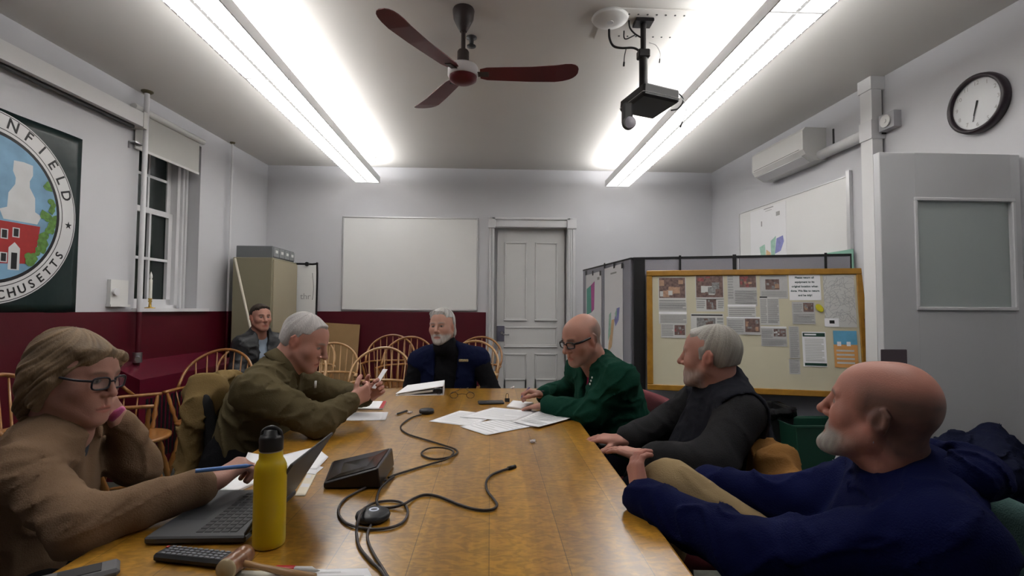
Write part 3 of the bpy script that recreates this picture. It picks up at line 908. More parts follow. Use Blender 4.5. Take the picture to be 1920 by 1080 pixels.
# projection screen case
e0 = LW(262, 226, .05)
t = thing('projection_screen', 'white retracted projection screen case mounted high on the window wall', 'projection screen', lp(e0.y - 1.2, 2.8))
sz0, sz1 = LW(262, 240, .1).z, LW(256, 210, .06).z
mb = MB(); lbox(e0.y - 2.6, e0.y, sz0 + .02, sz1, .005, .105); mb.obj('case', M_white, t)
mb = MB(); lbox(e0.y - 2.58, e0.y - .06, sz0, sz0 + .021, .03, .06); mb.obj('slot', M_black, t)
mb = MB(); lbox(e0.y - .03, e0.y + .01, sz0 + .01, sz1 + .01, .0, .11); mb.obj('end_cap', M_plastic, t)

# roller shade
r0_, r1_ = LW(280, 215, .03), LW(348, 250, .03)
t = thing('roller_shade', 'cream roller shade pulled partly down over the window', 'roller shade', lp((S0 + S1) / 2, 2.9))
zr = (r0_.z + r1_.z) / 2
mb = MB(); mb.cyl(lp(S0 - .12, zr, .035), lp(S1 - .03, zr, .035), .026, n=16); mb.obj('roller', M_plastic, t)
zb_ = LW(340, 312, .03).z
mb = MB(); lbox(S0 - .08, S1 - .07, zb_, zr, .022, .025); mb.obj('fabric', mat('shade_cloth', (.52, .52, .50), .7), t)
mb = MB(); lbox(S0 - .08, S1 - .07, zb_ - .008, zb_ + .012, .018, .03); mb.obj('hem_bar', M_plastic, t)

# heating pipes
def pipe(name, px_t, py_t, px_b, py_b, r, label, off, lower=None):
    a = LW(px_b, py_b, off); s = a.y
    t = thing(name, label, 'pipe', (a.x, a.y, 0))
    mb = MB(); mb.cyl((a.x, a.y, WAIN + .0), (a.x, a.y, H_CEIL - .004), r, n=14); mb.obj('upper_pipe', M_trim, t)
    mb = MB(); mb.cyl((a.x, a.y, 0.0), (a.x, a.y, WAIN), r, n=14); mb.obj('lower_pipe', M_red, t)
    mb = MB(); mb.lathe((a.x, a.y, H_CEIL), (0, 0, -1), [(r * 2.3, 0), (r * 2.3, .008), (r * 1.4, .02)], 18); mb.obj('escutcheon', mat('old_brass', (.10, .085, .05), .4, metal=.6), t)
    return t, a
t, a = pipe('heating_pipe', 278, 165, 261, 584, .019, 'white vertical heating pipe beside the window', .075)
v = LW(260, 670, .075)
mb = MB(); mb.cyl((a.x, a.y, v.z - .04), (a.x, a.y, v.z + .04), .032, n=14); mb.cyl((a.x, a.y, v.z), (a.x + .06, a.y - .09, v.z - .005), .018, n=12); mb.obj('valve', M_steel, t)
pipe('heating_pipe', 433, 268, 427, 575, .011, 'thin white vertical pipe near the cabinet corner', .05)

# wall phone / thermostat plate
p0, p1 = LW(199, 575), LW(234, 526)
t = thing('thermostat', 'white wall thermostat plate between banner and pipe', 'thermostat', lp(p0.y, p0.z))
mb = MB(); lbox(p0.y, p1.y, p0.z, p1.z, .001, .03); mb.obj('body', M_plastic, t)
mb = MB(); c = LW(215, 547, .03); mb.cyl(c, c + NL * .02, .028, n=20); mb.obj('dial', M_trim, t)
mb = MB(); lbox(p0.y - .01, p1.y + .01, p0.z - .0, p0.z + .018, .001, .045); mb.obj('ledge', M_plastic, t)
mb = MB(); q = LW(263, 270, .05); lbox(q.y - .06, q.y + .03, q.z - .006, q.z + .006, .0, .06); lbox(q.y - .06, q.y - .048, q.z - .05, q.z + .006, .0, .012)
tag(mb.obj('wall_bracket', M_steel), 'small metal bracket above the window beside the pipe', 'bracket')

# electric candle on the sill
cb = WP(281, 578, P0L + NL * (-.06), NL)
cz = WAIN + .028
t = thing('candle_lamp', 'white electric candle lamp standing on the window sill', 'candle lamp', (cb.x, cb.y, cz))
k_ = cb.y / FOCAL
mb = MB(); mb.lathe((cb.x, cb.y, cz), (0, 0, 1), [(.04, 0), (.04, .006), (.012, .012), (.01, .05), (.016, .06), (.01, .07), (.018, .085)], 18); mb.obj('brass_base', mat('brass', (.5, .33, .08), .3, metal=.8), t)
mb = MB(); mb.lathe((cb.x, cb.y, cz + .085), (0, 0, 1), [(.0125, 0), (.0125, .16), (.010, .163)], 14); mb.obj('candle', mat('candle_wax', (.72, .70, .62), .4), t)
mb = MB(); mb.lathe((cb.x, cb.y, cz + .248), (0, 0, 1), [(.007, 0), (.012, .02), (.010, .04), (0, .068)], 12); mb.obj('bulb', mat('bulb_glass', (.75, .74, .70), .2), t)

# sloped radiator cover under the window
ra = LW(300, 695, .16).y - .35; rb_ = 5.25
t = thing('radiator_cover', 'maroon sloped radiator cover along the window wall', 'radiator cover', lp((ra + rb_) / 2, 0, .1))
mb = MB()
sec_ = [(0.02, .0), (.27, .0), (.27, .755), (.02, .87)]
vs = [lp(s, z, o) for s in (ra, rb_) for (o, z) in sec_]
mb.add(vs, [(0, 1, 2, 3), (7, 6, 5, 4), (0, 4, 5, 1), (1, 5, 6, 2), (2, 6, 7, 3), (3, 7, 4, 0)])
mb.obj('cover', mat('maroon_gloss', (.10, .008, .02), .25, var=.06, vscale=3), t)
mb = MB()
for i in range(26):
    s = ra + .08 + i * (rb_ - ra - .16) / 25; lbox(s - .012, s + .012, .12, .6, .27, .273)
mb.obj('grille', M_black, t)

# clock
cc = RW(1840, 195, .0); R_ = .175
t = thing('wall_clock', 'round black-rimmed wall clock above the open door', 'clock', cc)
mb = MB(); mb.lathe(cc + NR * .002, NR, [(R_, 0), (R_ + .004, .02), (R_, .045), (R_ - .012, .052), (R_ - .024, .045), (R_ - .026, .03)], 48, caps=False); mb.obj('rim', mat('clock_rim', (.02, .012, .018), .35), t)
mb = MB(); mb.lathe(cc + NR * .028, NR, [(R_ - .022, 0), (0.0001, 0.0005)], 48, caps=False); mb.obj('dial', mat('clock_dial', (.62, .63, .65), .35), t)
Mc = plane_matrix(cc + NR * .0295, -DR, UP)
for k in range(1, 13):
    a = PI / 2 - k * PI / 6
    text_obj('numeral', str(k), .034, Mc @ Matrix.Translation((.125 * math.cos(a), .125 * math.sin(a), 0)), M_greyink, t, .0002)
def hand(name, ang, ln, w):
    mb = MB(); d = Vector((math.sin(ang), math.cos(ang))); n_ = Vector((d.y, -d.x))
    blob(mb, [tuple(-d * .02 + n_ * w), tuple(d * ln + n_ * w * .5), tuple(d * ln - n_ * w * .5), tuple(-d * .02 - n_ * w)][::-1], Mc, .003); mb.obj(name, M_ink, t)
hand('hour_hand', math.radians(196), .07, .006); hand('minute_hand', math.radians(194), .105, .004)

# alarm siren
p = RW(1675, 228)
t = thing('alarm_siren', 'square grey alarm box with round white sounder by the pipe cover', 'alarm', p)
mb = MB(); a_, b_ = RW(1691, 240).y, RW(1662, 240).y
rbox(a_, b_, RW(1675, 243).z, RW(1675, 213).z, .001, .06); mb.obj('box', mat('alarm_grey', (.42, .42, .45), .5), t)
c = RW(1672, 227, .06) ; c = Vector((c.x, a_, c.z)) + NR * 0
cn = rp(a_ + .0, RW(1675, 228).z, .035)
cn = rp((a_ + b_) / 2, RW(1675, 228).z, .060)
mb = MB(); mb.cyl(cn, cn + NR * .012, .045, n=24); mb.cyl(cn + NR * .012, cn + NR * .016, .014, n=16); mb.obj('sounder', M_plastic, t)
mb = MB(); rbox(b_, b_ + .03, RW(1675, 243).z - .01, RW(1675, 243).z + .03, .001, .03); mb.obj('junction', M_black, t)
cs = RW(1655, 200).y
mb = MB(); mb.cyl(rp(cs, 1.9, .008), rp(cs, H_CEIL - .002, .008), .006, n=8)
tag(mb.obj('conduit', mat('grey_conduit', (.28, .28, .29), .5)), 'thin grey conduit running up the wall beside the pipe cover', 'conduit')

# air conditioner and its pipe cover
y_n, y_f = 4.20, 4.98
zt_, zb_ = 2.885, 2.60
t = thing('air_conditioner', 'white wall-mounted split air conditioner above the long whiteboard', 'air conditioner', rp((y_n + y_f) / 2, zb_))
mb = MB(); prof = [(0, zb_ + .0), (.10, zb_), (.19, zb_ + .05), (.215, zb_ + .09), (.215, zt_ - .03), (.19, zt_), (0, zt_)]
vs = [rp(s, z, o) for s in (y_n, y_f) for (o, z) in prof]; n = len(prof)
mb.add(vs, [tuple(range(n))[::-1], tuple(range(n, 2 * n))] + [(i, (i + 1) % n, n + (i + 1) % n, n + i) for i in range(n)])
mb.obj('body', M_plastic, t)
mb = MB(); vs = [rp(s, z, o) for s in (y_n + .06, y_f - .04) for (o, z) in ((.112, zb_ + .004), (.186, zb_ + .046), (.188, zb_ + .04), (.114, zb_ - .002))]
mb.add(vs, [(0, 1, 2, 3), (7, 6, 5, 4), (0, 4, 5, 1), (1, 5, 6, 2), (2, 6, 7, 3), (3, 7, 4, 0)]); mb.obj('flap', M_trim, t)
mb = MB(); rbox(y_n + .05, y_f - .03, zb_ + .098, zb_ + .102, .214, .2165); mb.obj('seam', M_dark, t)
t = thing('pipe_cover', 'white tall pipe cover beside the open door with branch to air conditioner', 'pipe cover', rp(3.8, 0, .03))
pc = RW(1637, 300, .05).y
mb = MB(); rbox(pc - .055, pc + .055, 0.02, H_CEIL - .002, .02, .10); rbox(pc - .065, pc + .065, H_CEIL - .10, H_CEIL - .003, .0, .11); mb.obj('riser', M_white, t)
mb = MB(); mb.tube([rp(pc + .05, 2.655, .05), rp(pc + .15, 2.65, .05), rp(y_n + .02, 2.645, .05)], .042, 16); mb.obj('branch', M_white, t)
mb = MB(); rbox(pc - .06, pc + .06, 2.58, 2.72, .0, .11); mb.obj('joint_collar', M_trim, t)
mb = MB(); rbox(y_n - .1, y_n - .09, 2.68, 2.84, .001, .012); tag(mb.obj('wire_cover', M_dark), 'dark wire strip beside the air conditioner end', 'wire cover')

# sprinklers, access point, patch plate, projector
def sprinkler(px, py, label, col=None):
    p = W(px, py, Z=H_CEIL)
    t = thing('sprinkler_head', label, 'sprinkler', p)
    mb = MB(); mb.lathe(p, (0, 0, -1), [(.035, 0), (.035, .006), (.016, .012), (.014, .045)], 16); mb.obj('escutcheon', col or M_plastic, t)
    mb = MB(); mb.lathe(p + Vector((0, 0, -.045)), (0, 0, -1), [(.006, 0), (.03, .012), (.03, .016), (0.004, .018)], 16); mb.obj('deflector', col or M_alu, t)
sprinkler(598, 180, 'small ceiling sprinkler over the middle of the window side light row')
sprinkler(700, 294, 'small ceiling sprinkler near the far end of the window side light row')
sprinkler(1158, 297, 'small ceiling sprinkler near the far end of the light row by the projector')
sprinkler(884, 70, 'dark ceiling sprinkler behind the fan downrod', M_dark)
ap = W(1144, 32, Z=H_CEIL)
t = thing('access_point', 'round white wireless access point on the ceiling', 'access point', ap)
mb = MB(); mb.lathe(ap, (0, 0, -1), [(.105, 0), (.11, .008), (.10, .022), (.05, .032), (.001, .034)], 40); mb.obj('housing', M_plastic, t)
mb = MB(); mb.lathe(ap + Vector((0, 0, -.030)), (0, 0, -1), [(.022, 0), (.02, .005)], 24); mb.obj('badge', M_alu, t)
pa, pb = W(1128, 72, Z=H_CEIL), W(1305, 18, Z=H_CEIL)
mb = MB(); mb.box((pa.x - .05, min(pa.y, pb.y), H_CEIL - .008), (pb.x, max(pa.y, pb.y), H_CEIL), .002)
mb.mi = 1
for i in range(7):
    for j in range(2):
        x = pa.x + .1 + i * (pb.x - pa.x - .15) / 6; y = min(pa.y, pb.y) + .05 + j * (abs(pb.y - pa.y) - .1)
        mb.cyl((x, y, H_CEIL - .0105), (x, y, H_CEIL - .007), .006, n=8)
tag(mb.obj('mounting_plate', [M_ceil, M_dark]), 'flat plate with screw heads on the ceiling above the projector', 'ceiling plate')
pm = W(1206, 40, Z=H_CEIL - .01)
pj = W(1219, 192, Y=pm.y)
t = thing('projector', 'black ceiling projector on a pole mount', 'projector', (pm.x, pm.y, H_CEIL))
mb = MB(); mb.box((pm.x - .055, pm.y - .045, H_CEIL - .03), (pm.x + .055, pm.y + .045, H_CEIL - .009), .004); mb.obj('ceiling_bracket', M_blackm, t)
zpt = pj.z + .06
mb = MB(); mb.cyl((pm.x, pm.y, H_CEIL - .03), (pm.x, pm.y, zpt), .017, n=14); mb.cyl((pm.x, pm.y, H_CEIL - .22), (pm.x, pm.y, zpt + .01), .026, n=14)
mb.box((pm.x - .035, pm.y - .03, H_CEIL - .24), (pm.x + .035, pm.y + .03, H_CEIL - .19), .006); mb.obj('pole', M_blackm, t)
Mp = Matrix.Translation((pj.x - .008, pj.y, pj.z)) @ Matrix.Rotation(math.radians(14), 4, 'Z') @ Matrix.Rotation(math.radians(4), 4, 'Y')
mb = MB(Mp); mb.box((-.12, -.14, -.035), (.12, .14, .045), .012); bd = mb.obj('body', M_black, t)
mb = MB(Mp); mb.box((-.122, -.142, -.012), (.122, .142, -.008), .002); mb.obj('seam', M_alu, bd)
mb = MB(Mp); mb.box((-.06, -.05, .04), (.06, .05, .066), .006); mb.obj('mount_plate', M_blackm, t)
ln = W(1181, 229, Y=pj.y - .13)
mb = MB(); mb.cyl((ln.x - .003, ln.y + .03, ln.z + .0), ln, .037, n=28)
mb.box((ln.x - .035, ln.y + .0, ln.z + .0), (ln.x + .02, ln.y + .06, ln.z + .12), .01); lz = mb.obj('lens_housing', M_black, t)
mb = MB(); mb.lathe(ln + Vector((0, -.001, 0)), (0, -1, 0), [(.033, 0), (.02, .004), (.001, .006)], 28); mb.obj('lens', mat('lens_glass', (.34, .33, .38), .3), lz)
def cord(name, pts, r, m, label, cat='cable', n=10, plug=None):
    t = None
    path = bez(pts, n)
    mb = MB(); mb.tube(path, r, 8)
    if plug:
        mb.mi = 1
        d = (path[-1] - path[-2]).normalized(); mb.tube([path[-1] - d * .005, path[-1] + d * plug[1]], plug[0], 8)
    return tag(mb.obj(name, [m, M_black]), label, cat)
Yp = pm.y
cp = lambda px, py, dy=0.0: W(px, py, Y=Yp + dy)
cord('power_cable', [cp(1142, 55), cp(1143, 72), cp(1150, 86), cp(1165, 90), cp(1188, 90), cp(1200, 98), cp(1205, 112)], .007, M_black, 'thick black cable from the access point to the projector pole')
cord('data_cable', [cp(1179, 37), cp(1181, 52), cp(1190, 63), cp(1203, 71)], .005, M_black, 'short black cable dropping from the ceiling plate to the pole')
cord('data_cable', [cp(1170, 58), cp(1170, 70), cp(1175, 73), cp(1190, 66)], .004, M_black, 'thin black cable looping beside the projector pole')
cord('adapter_cable', [cp(1174, 91), cp(1171, 105), cp(1170, 118)], .003, M_black, 'black adapter cable dangling from the thick projector cable', plug=(.006, .02))
cord('adapter_cable', [cp(1217, 80), cp(1230, 85), cp(1238, 100), cp(1237, 112)], .002, M_alu, 'thin grey cable dangling behind the projector pole', plug=(.004, .02))
cord('video_cable', [cp(1222, 162, -.05), cp(1245, 168, -.05), cp(1270, 174, -.05), cp(1281, 188, -.05), cp(1272, 203, -.05), cp(1258, 207, -.05)], .005, M_black, 'black video cable curling round the side of the projector')
cord('adapter_cable', [cp(1258, 178, -.05), cp(1276, 183, -.06), cp(1285, 195, -.06), cp(1286, 212, -.06), cp(1279, 230, -.06)], .0022, M_alu, 'thin grey adapter cable hanging below the projector', plug=(.005, .03))
# ------------------------------------------------------------------ conference table
TZ = 0.75
M_table = wood('table_oak', (0.31, 0.140, 0.012), (0.51, 0.258, 0.030), rough=0.3, scale=(7, .55, 7), board=.172, coat=.8, fig=.24)
tx0, tx1, ty0, ty1 = -.905, .44, .25, 3.56
t = thing('conference_table', 'long honey oak conference table of glued boards', 'table', ((tx0 + tx1) / 2, (ty0 + ty1) / 2, 0))
mb = MB(); mb.slab([(tx0, ty0, TZ), (.42, ty0, TZ), (.455, ty1 - .12, TZ), (.40, ty1, TZ), (tx0 + .06, ty1, TZ), (tx0, ty1 - .1, TZ)], .036)
o_ = mb.obj('tabletop', M_table, t); bv = o_.modifiers.new('edge', 'BEVEL'); bv.width = .008; bv.segments = 3
mb = MB()
for bx in (((tx0 + .12, ty0 + .15, .655), (tx0 + .145, ty1 - .2, TZ - .037)), ((tx1 - .145, ty0 + .15, .655), (tx1 - .12, ty1 - .2, TZ - .037)),
           ((tx0 + .145, ty0 + .15, .655), (tx1 - .145, ty0 + .175, TZ - .037)), ((tx0 + .145, ty1 - .225, .655), (tx1 - .145, ty1 - .2, TZ - .037))): mb.box(*bx, .003)
mb.obj('apron', M_oak, t)
for x in (tx0 + .17, tx1 - .17):
    for y in (ty0 + .2, ty1 - .25):
        mb = MB(); mb.box((x - .035, y - .035, 0), (x + .035, y + .035, .63), .008); mb.obj('leg', M_oak, t)

# ------------------------------------------------------------------ windsor chairs
def make_windsor(name, m):
    t = thing(name, 'x', 'chair')
    # local: front is +Y
    def u_rail(z, w, back, front, n=22):
        pts = [(w * 1.06, front, z)]
        for i in range(n + 1):
            a = -PI * i / n
            pts.append((w * math.cos(a), back * abs(math.sin(a)) * -1 + .0, z))
        pts.append((-w * 1.06, front, z)); return pts
    mb = MB(); prof = []
    n = 36; ring_ = []
    for i in range(n):
        a = 2 * PI * i / n; x = .225 * math.cos(a); y = .205 * math.sin(a)
        if y > 0: x *= 1.05; y *= 1.05
        ring_.append((x, y))
    levels = [(.86, .418), (.98, .424), (1.0, .436), (.99, .446), (.90, .448), (.55, .438), (.2, .434)]
    vs = [(x * k, y * k, z) for k, z in levels for x, y in ring_]
    fs = [(l * n + i, l * n + (i + 1) % n, (l + 1) * n + (i + 1) % n, (l + 1) * n + i) for l in range(len(levels) - 1) for i in range(n)]
    mb.add(vs, fs, True); mb.add(vs[:n], [tuple(range(n))[::-1]]); mb.add(vs[-n:], [tuple(range(n))])
    mb.obj('seat', m, t)
    mb = MB(); mb.tube(bez(u_rail(.675, .255, .235, .13), 3), .0145, 8, sq=(1.25, .8)); mb.obj('arm_rail', m, t)
    bow = []
    for i in range(25):
        a = PI * i / 24; k = math.sin(a)
        x = .252 * math.cos(a) * (1 + .10 * k * (1 - k) * 4 * .5); z = .68 + .275 * k ** .85
        y = -.035 - .165 * k ** .6 - .07 * (z - .68) / .27 * k
        bow.append((x, y, z))
    mb = MB(); mb.tube(bow, .0115, 8); mb.obj('bow', m, t)
    for i in range(-3, 4):
        xb = i * .052; xt = i * .066
        a = math.acos(max(-1, min(1, xt / .262))); k = math.sin(a)
        zt = .68 + .275 * k ** .85; yt = -.035 - .165 * k ** .6 - .07 * (zt - .68) / .27 * k
        yb_ = -.185 * math.sqrt(max(0, 1 - (xb / .22) ** 2)) + .01
        mb = MB(); mb.tube([(xb, yb_, .44), (xb * .5 + xt * .5, (yb_ + yt) / 2 - .01, .60), (xt, yt, zt)], [.0062, .0075, .005], 6); mb.obj('spindle', m, t)
    for s in (-1, 1):
        for (xb, yb_, xt, yt) in ((.185, -.09, .237, -.085), (.205, -.02, .255, -.01)):
            mb = MB(); mb.tube([(s * xb, yb_, .44), (s * xt, yt, .672)], [.006, .005], 6); mb.obj('spindle', m, t)
        mb = MB(); a, b = Vector((s * .2, .085, .44)), Vector((s * .262, .105, .668)); d = b - a
        mb.lathe(a, d, [(.012, 0), (.016, .03), (.010, .06), (.019, .10), (.011, .14), (.014, .18), (.009, d.length)], 10); mb.obj('arm_post', m, t)
    feet = {}
    for sx in (-1, 1):
        for sy, yy in ((-1, -.12), (1, .12)):
            a = Vector((sx * .14, yy, .425)); b = Vector((sx * .215, yy + sy * .085, 0.0)); d = b - a; L = d.length
            feet[(sx, sy)] = (a, b)
            mb = MB(); mb.lathe(a, d, [(.012, 0), (.014, .05), (.021, .12), (.012, .17), (.019, .20), (.022, .26), (.017, .32), (.012, L - .02), (.010, L)], 10); mb.obj('leg', m, t)
    mid = {}
    for sx in (-1, 1):
        (a, b), (c, d) = feet[(sx, -1)], feet[(sx, 1)]
        p, q = a.lerp(b, .6), c.lerp(d, .6); mid[sx] = p.lerp(q, .5)
        mb = MB(); mb.tube([p, p.lerp(q, .5), q], [.007, .012, .007], 8); mb.obj('stretcher', m, t)
    mb = MB(); mb.tube([mid[-1], mid[-1].lerp(mid[1], .5), mid[1]], [.007, .012, .007], 8); mb.obj('stretcher', m, t)
    return t
ch_a = make_windsor('windsor_chair', M_chair); ch_b = make_windsor('windsor_chair', M_chair2)
used = {}
def put_windsor(src, x, y, face, label, s=1.0, z=0.0):
    o = src if not used.get(src.name) else copy_tree(src)
    used[src.name] = True
    o.location = (x, y, z); o.rotation_euler = (0, 0, math.atan2(face[1], face[0]) - PI / 2); o.scale = (s, s, s)
    o['label'] = label; o['group'] = 'windsor chairs along the walls'
    return o
def bowtop(px, py, z=.955): 
    p = W(px, py, Z=z); return p
WS = [
 (ch_a, -2.20, 2.70, (1, .15), 'wooden windsor chair by the window wall behind the woman in the tan sweater', 1.0),
 (ch_a, -2.36, 3.50, (.86, .45), 'wooden windsor chair turned sideways, in front of the sloped maroon radiator cover', 1.0),
 (ch_a, -2.14, 4.02, (.12, -1), 'wooden windsor chair beside the seated man in black jacket and tan coat', 1.0),
 (ch_b, -.93, 4.28, (0, -1), 'pale windsor chair directly behind the table end, partly behind the raised card', 1.0),
 (ch_b, -1.52, 4.85, (.1, -1), 'pale windsor chair standing in front of the brown cardboard sheet', 1.0),
 (ch_b, -1.62, 4.22, (-.35, -1), 'pale windsor chair whose bow shows just past the bent head of the man in olive', .96),
 (ch_a, -1.12, 5.70, (.05, -1), 'windsor chair against the maroon wall, first one past the cardboard sheet', 1.04),
 (ch_a, -.86, 5.30, (0, -1), 'windsor chair against the maroon wall overlapping its neighbour, behind the navy vest', 1.04),
 (ch_a, -.16, 5.35, (-.25, -1), 'windsor chair beside the back door, outer one of the nested two', 1.04),
 (ch_b, -.20, 4.78, (-.2, -1), 'windsor chair nested in front of the one beside the back door', 1.03),
 (ch_b, -1.88, 5.30, (.2, -1), 'windsor chair deepest in the corner near the tan cabinet', 1.04),
]
for src, x, y, f, lab, s in WS: put_windsor(src, x, y, f, lab, s)
put_windsor(ch_a, -.42, 3.98, (-.05, -1), 'dark windsor armchair holding the man in the navy vest at the table end', .98)
put_windsor(ch_b, -1.36, 1.50, (1, 0), 'windsor chair under the woman in the tan sweater', .92)
put_windsor(ch_a, -2.22, 4.78, (.5, -1), 'windsor chair under the man in the black jacket by the cabinet', .98)

# ------------------------------------------------------------------ upholstered guest chairs
M_mauve = mat('mauve_fabric', (.16, .03, .04), .9, bump=.3, bscale=250); M_teal = mat('teal_fabric', (.022, .062, .058), .9, bump=.3, bscale=250)
M_blkfab = mat('black_fabric', (.012, .012, .014), .9, bump=.3, bscale=250)
def make_guest(label, m, loc, face, group='upholstered chairs at the table', zs=1.0, arms=True):
    t = thing('guest_chair', label, 'chair', group=group)
    def pad(name, c, h, R=None, curve=0.0):
        F_ = Field(); F_.box((0, 0, 0), h, r=min(h) * .9, k=.01)
        P, Q = surface(*F_.eval_grid(.012), relax=2)
        P = P.copy(); P[:, 1] += curve * (P[:, 0] / h[0]) ** 2
        if R is not None: P = P @ np.array(R).T
        P = P + np.array(c); np_obj(name, [(P, Q, None)], m, t)
    pad('seat', (0, 0, .45), (.24, .235, .04))
    Rb = Matrix.Rotation(math.radians(12), 3, 'X')
    pad('backrest', (0, -.235, .68), (.235, .035, .165), Rb, .05)
    for s in (-1, 1):
        mb = MB(); x = s * .27
        if not arms: mb.tube(bez([(x * .8, .20, .0), (x * .8, .21, .38), (x * .8, .05, .41), (x * .8, -.2, .42), (x * .8, -.26, .6)], 6), .013, 10); mb.tube([(x * .8, -.2, .42), (x * .85, -.32, 0)], .013, 10)
        else: mb.tube(bez([(x, .20, .0), (x, .215, .30), (x, .20, .60), (x, .10, .655), (x, -.06, .65), (x, -.20, .62), (x * .93, -.26, .50), (x, -.27, .25), (x, -.30, 0)], 6), .013, 10)
        mb.obj('frame', M_blackm, t)
        if not arms: continue
        mb = MB(); mb.tube([(x, .16, .655), (x, .0, .667), (x, -.12, .655)], [.02, .022, .02], 10, sq=(1, .7)); mb.obj('armrest', M_black, t)
    mb = MB(); mb.tube([(-.27, .2, .40), (.27, .2, .40)], .012, 8); mb.obj('crossbar', M_blackm, t)
    mb = MB(); mb.tube([(-.265, -.2, .42), (.265, -.2, .42)], .012, 8); mb.obj('crossbar', M_blackm, t)
    t.location = (*loc, 0); t.rotation_euler = (0, 0, math.atan2(face[1], face[0]) - PI / 2)
    return t
CH_green = make_guest('mauve upholstered chair behind the man in the green fleece', M_mauve, (.655, 2.70), (-1, -.10))
CH_vest = make_guest('upholstered chair under the man in the grey vest', M_mauve, (.80, 2.02), (-1, .08))
CH_vest.scale = (1, 1, .92)
CH_blue = make_guest('teal upholstered chair under the man in the blue hoodie', M_teal, (1.0, 1.16), (-.9, .25))
CH_far = make_guest('teal upholstered chair standing empty before the open door', M_teal, (2.45, 2.12), (-1, -.05))
CH_olive = make_guest('black upholstered chair under the man in the olive shirt', M_blkfab, (-1.07, 2.50), (1, -.03), arms=False)
CH_olive.scale = (.85, .85, 1.08)

# ------------------------------------------------------------------ filing corner
ca, cb_ = W(437, 482, Y=5.30), W(511, 482, Y=5.30)
cyb = 5.95
t = thing('storage_cabinet', 'tall tan metal storage cabinet in the corner by the window wall', 'cabinet', ((ca.x + cb_.x) / 2, 5.6, 0))
M_tan = mat('cabinet_tan', (.235, .215, .145), .5, var=.03, vscale=2); M_tan2 = mat('cabinet_door_tan', (.33, .29, .205), .5, var=.03, vscale=2)
cx0 = max(ca.x, XL(5.3) + .03)
mb = MB(); mb.box((cx0, 5.30, .01), (cb_.x, cyb, ca.z), .006); mb.obj('body', M_tan, t)
mb = MB(); mb.box((cb_.x, 5.315, .08), (cb_.x + .014, cyb - .01, ca.z - .02), .003); dd = mb.obj('door', M_tan2, t)
mb = MB(); mb.box((cb_.x + .012, 5.64, 1.0), (cb_.x + .03, 5.66, 1.16), .004); mb.obj('handle', M_steel, dd)
bz = W(505, 461, Y=5.34).z
t = thing('card_file', 'grey card file drawer unit on top of the tan cabinet', 'file box', (cx0 + .2, 5.6, ca.z))
M_fgrey = mat('file_grey', (.15, .16, .17), .5); M_fface = mat('file_face', (.20, .21, .22), .5)
mb = MB(); mb.box((cx0 + .01, 5.34, ca.z + .001), (cb_.x - .02, cyb - .03, bz), .004); mb.obj('body', M_fgrey, t)
for i in range(4):
    y0 = 5.36 + i * .14
    mb = MB(); mb.box((cb_.x - .021, y0, ca.z + .015), (cb_.x - .010, y0 + .125, bz - .012), .002); d_ = mb.obj('drawer', M_fface, t)
    mb = MB(); mb.box((cb_.x - .012, y0 + .035, ca.z + .055), (cb_.x - .006, y0 + .09, ca.z + .085), .002); mb.obj('label_holder', M_plastic, d_)
pa_, pb_ = W(441, 486, Y=5.22), W(469, 612, Y=5.10)
mb = MB(); dirp = (pb_ - pa_).normalized(); e = pa_ + dirp * ((0.003 - pa_.z) / dirp.z)
mb.tube([pa_ - dirp * .01, e], .011, 8); tag(mb.obj('wooden_pole', mat('pale_dowel', (.55, .50, .42), .5)), 'thin pale wooden pole leaning against the tan cabinet', 'pole')
# rolling easel whiteboard behind the cabinet
ea, eb = W(560, 497, Y=6.08), W(595, 497, Y=6.08)
t = thing('easel_whiteboard', 'rolling whiteboard easel with marker writing between cabinet and wall', 'easel', ((ea.x + eb.x) / 2, 6.08, 0))
ex0, ex1 = ea.x - .42, eb.x - .01
mb = MB(); mb.box((ex0, 6.075, .55), (ex1, 6.095, ea.z), .004); mb.obj('board', M_wb, t)
mb = MB(); mb.tube(bez([(ex1 + .008, 6.085, .06), (ex1 + .008, 6.085, 1.2), (ex1 + .006, 6.085, ea.z - .02), (ex1 - .05, 6.085, ea.z + .012), (ex0 + .05, 6.085, ea.z + .012), (ex0 - .008, 6.085, ea.z - .02), (ex0 - .008, 6.085, .06)], 5), .012, 8); mb.obj('frame', M_blackm, t)
mb = MB(); q = W(575, 495, Y=6.06); mb.cyl(q, q + Vector((0, .03, 0)), .025); mb.obj('clip_knob', M_black, t)
for x in (ex0, ex1):
    mb = MB(); mb.tube([(x, 5.98, .03), (x, 6.18, .03)], .014, 8); mb.obj('foot', M_blackm, t)
Me = plane_matrix(W(563, 556, Y=6.0735), (1, 0, 0), UP)
text_obj('writing', 'thr', .10, Me @ Matrix.Translation((.06, 0, 0)), M_greyink, t, .0004)
mb = MB(); q = W(587, 530, Y=6.073); mb.tube(bez([W(586, 512, Y=6.072), W(588, 540, Y=6.072), W(586, 562, Y=6.072)], 6), .004, 6); mb.obj('marker_line', M_greyink, t)
# cardboard sheet
q0, q1 = W(604, 605, Y=6.15), W(673, 609, Y=6.15)
mb = MB(); mb.slab([(q0.x - .03, 6.02, .005), (q1.x - .02, 6.02, .005), (q1.x, 6.2, q1.z), (q0.x, 6.2, q0.z)], .012)
tag(mb.obj('cardboard_sheet', mat('cardboard', (.30, .185, .085), .85, var=.08, vscale=8)), 'brown cardboard sheet leaning on the maroon wall behind chairs', 'cardboard')

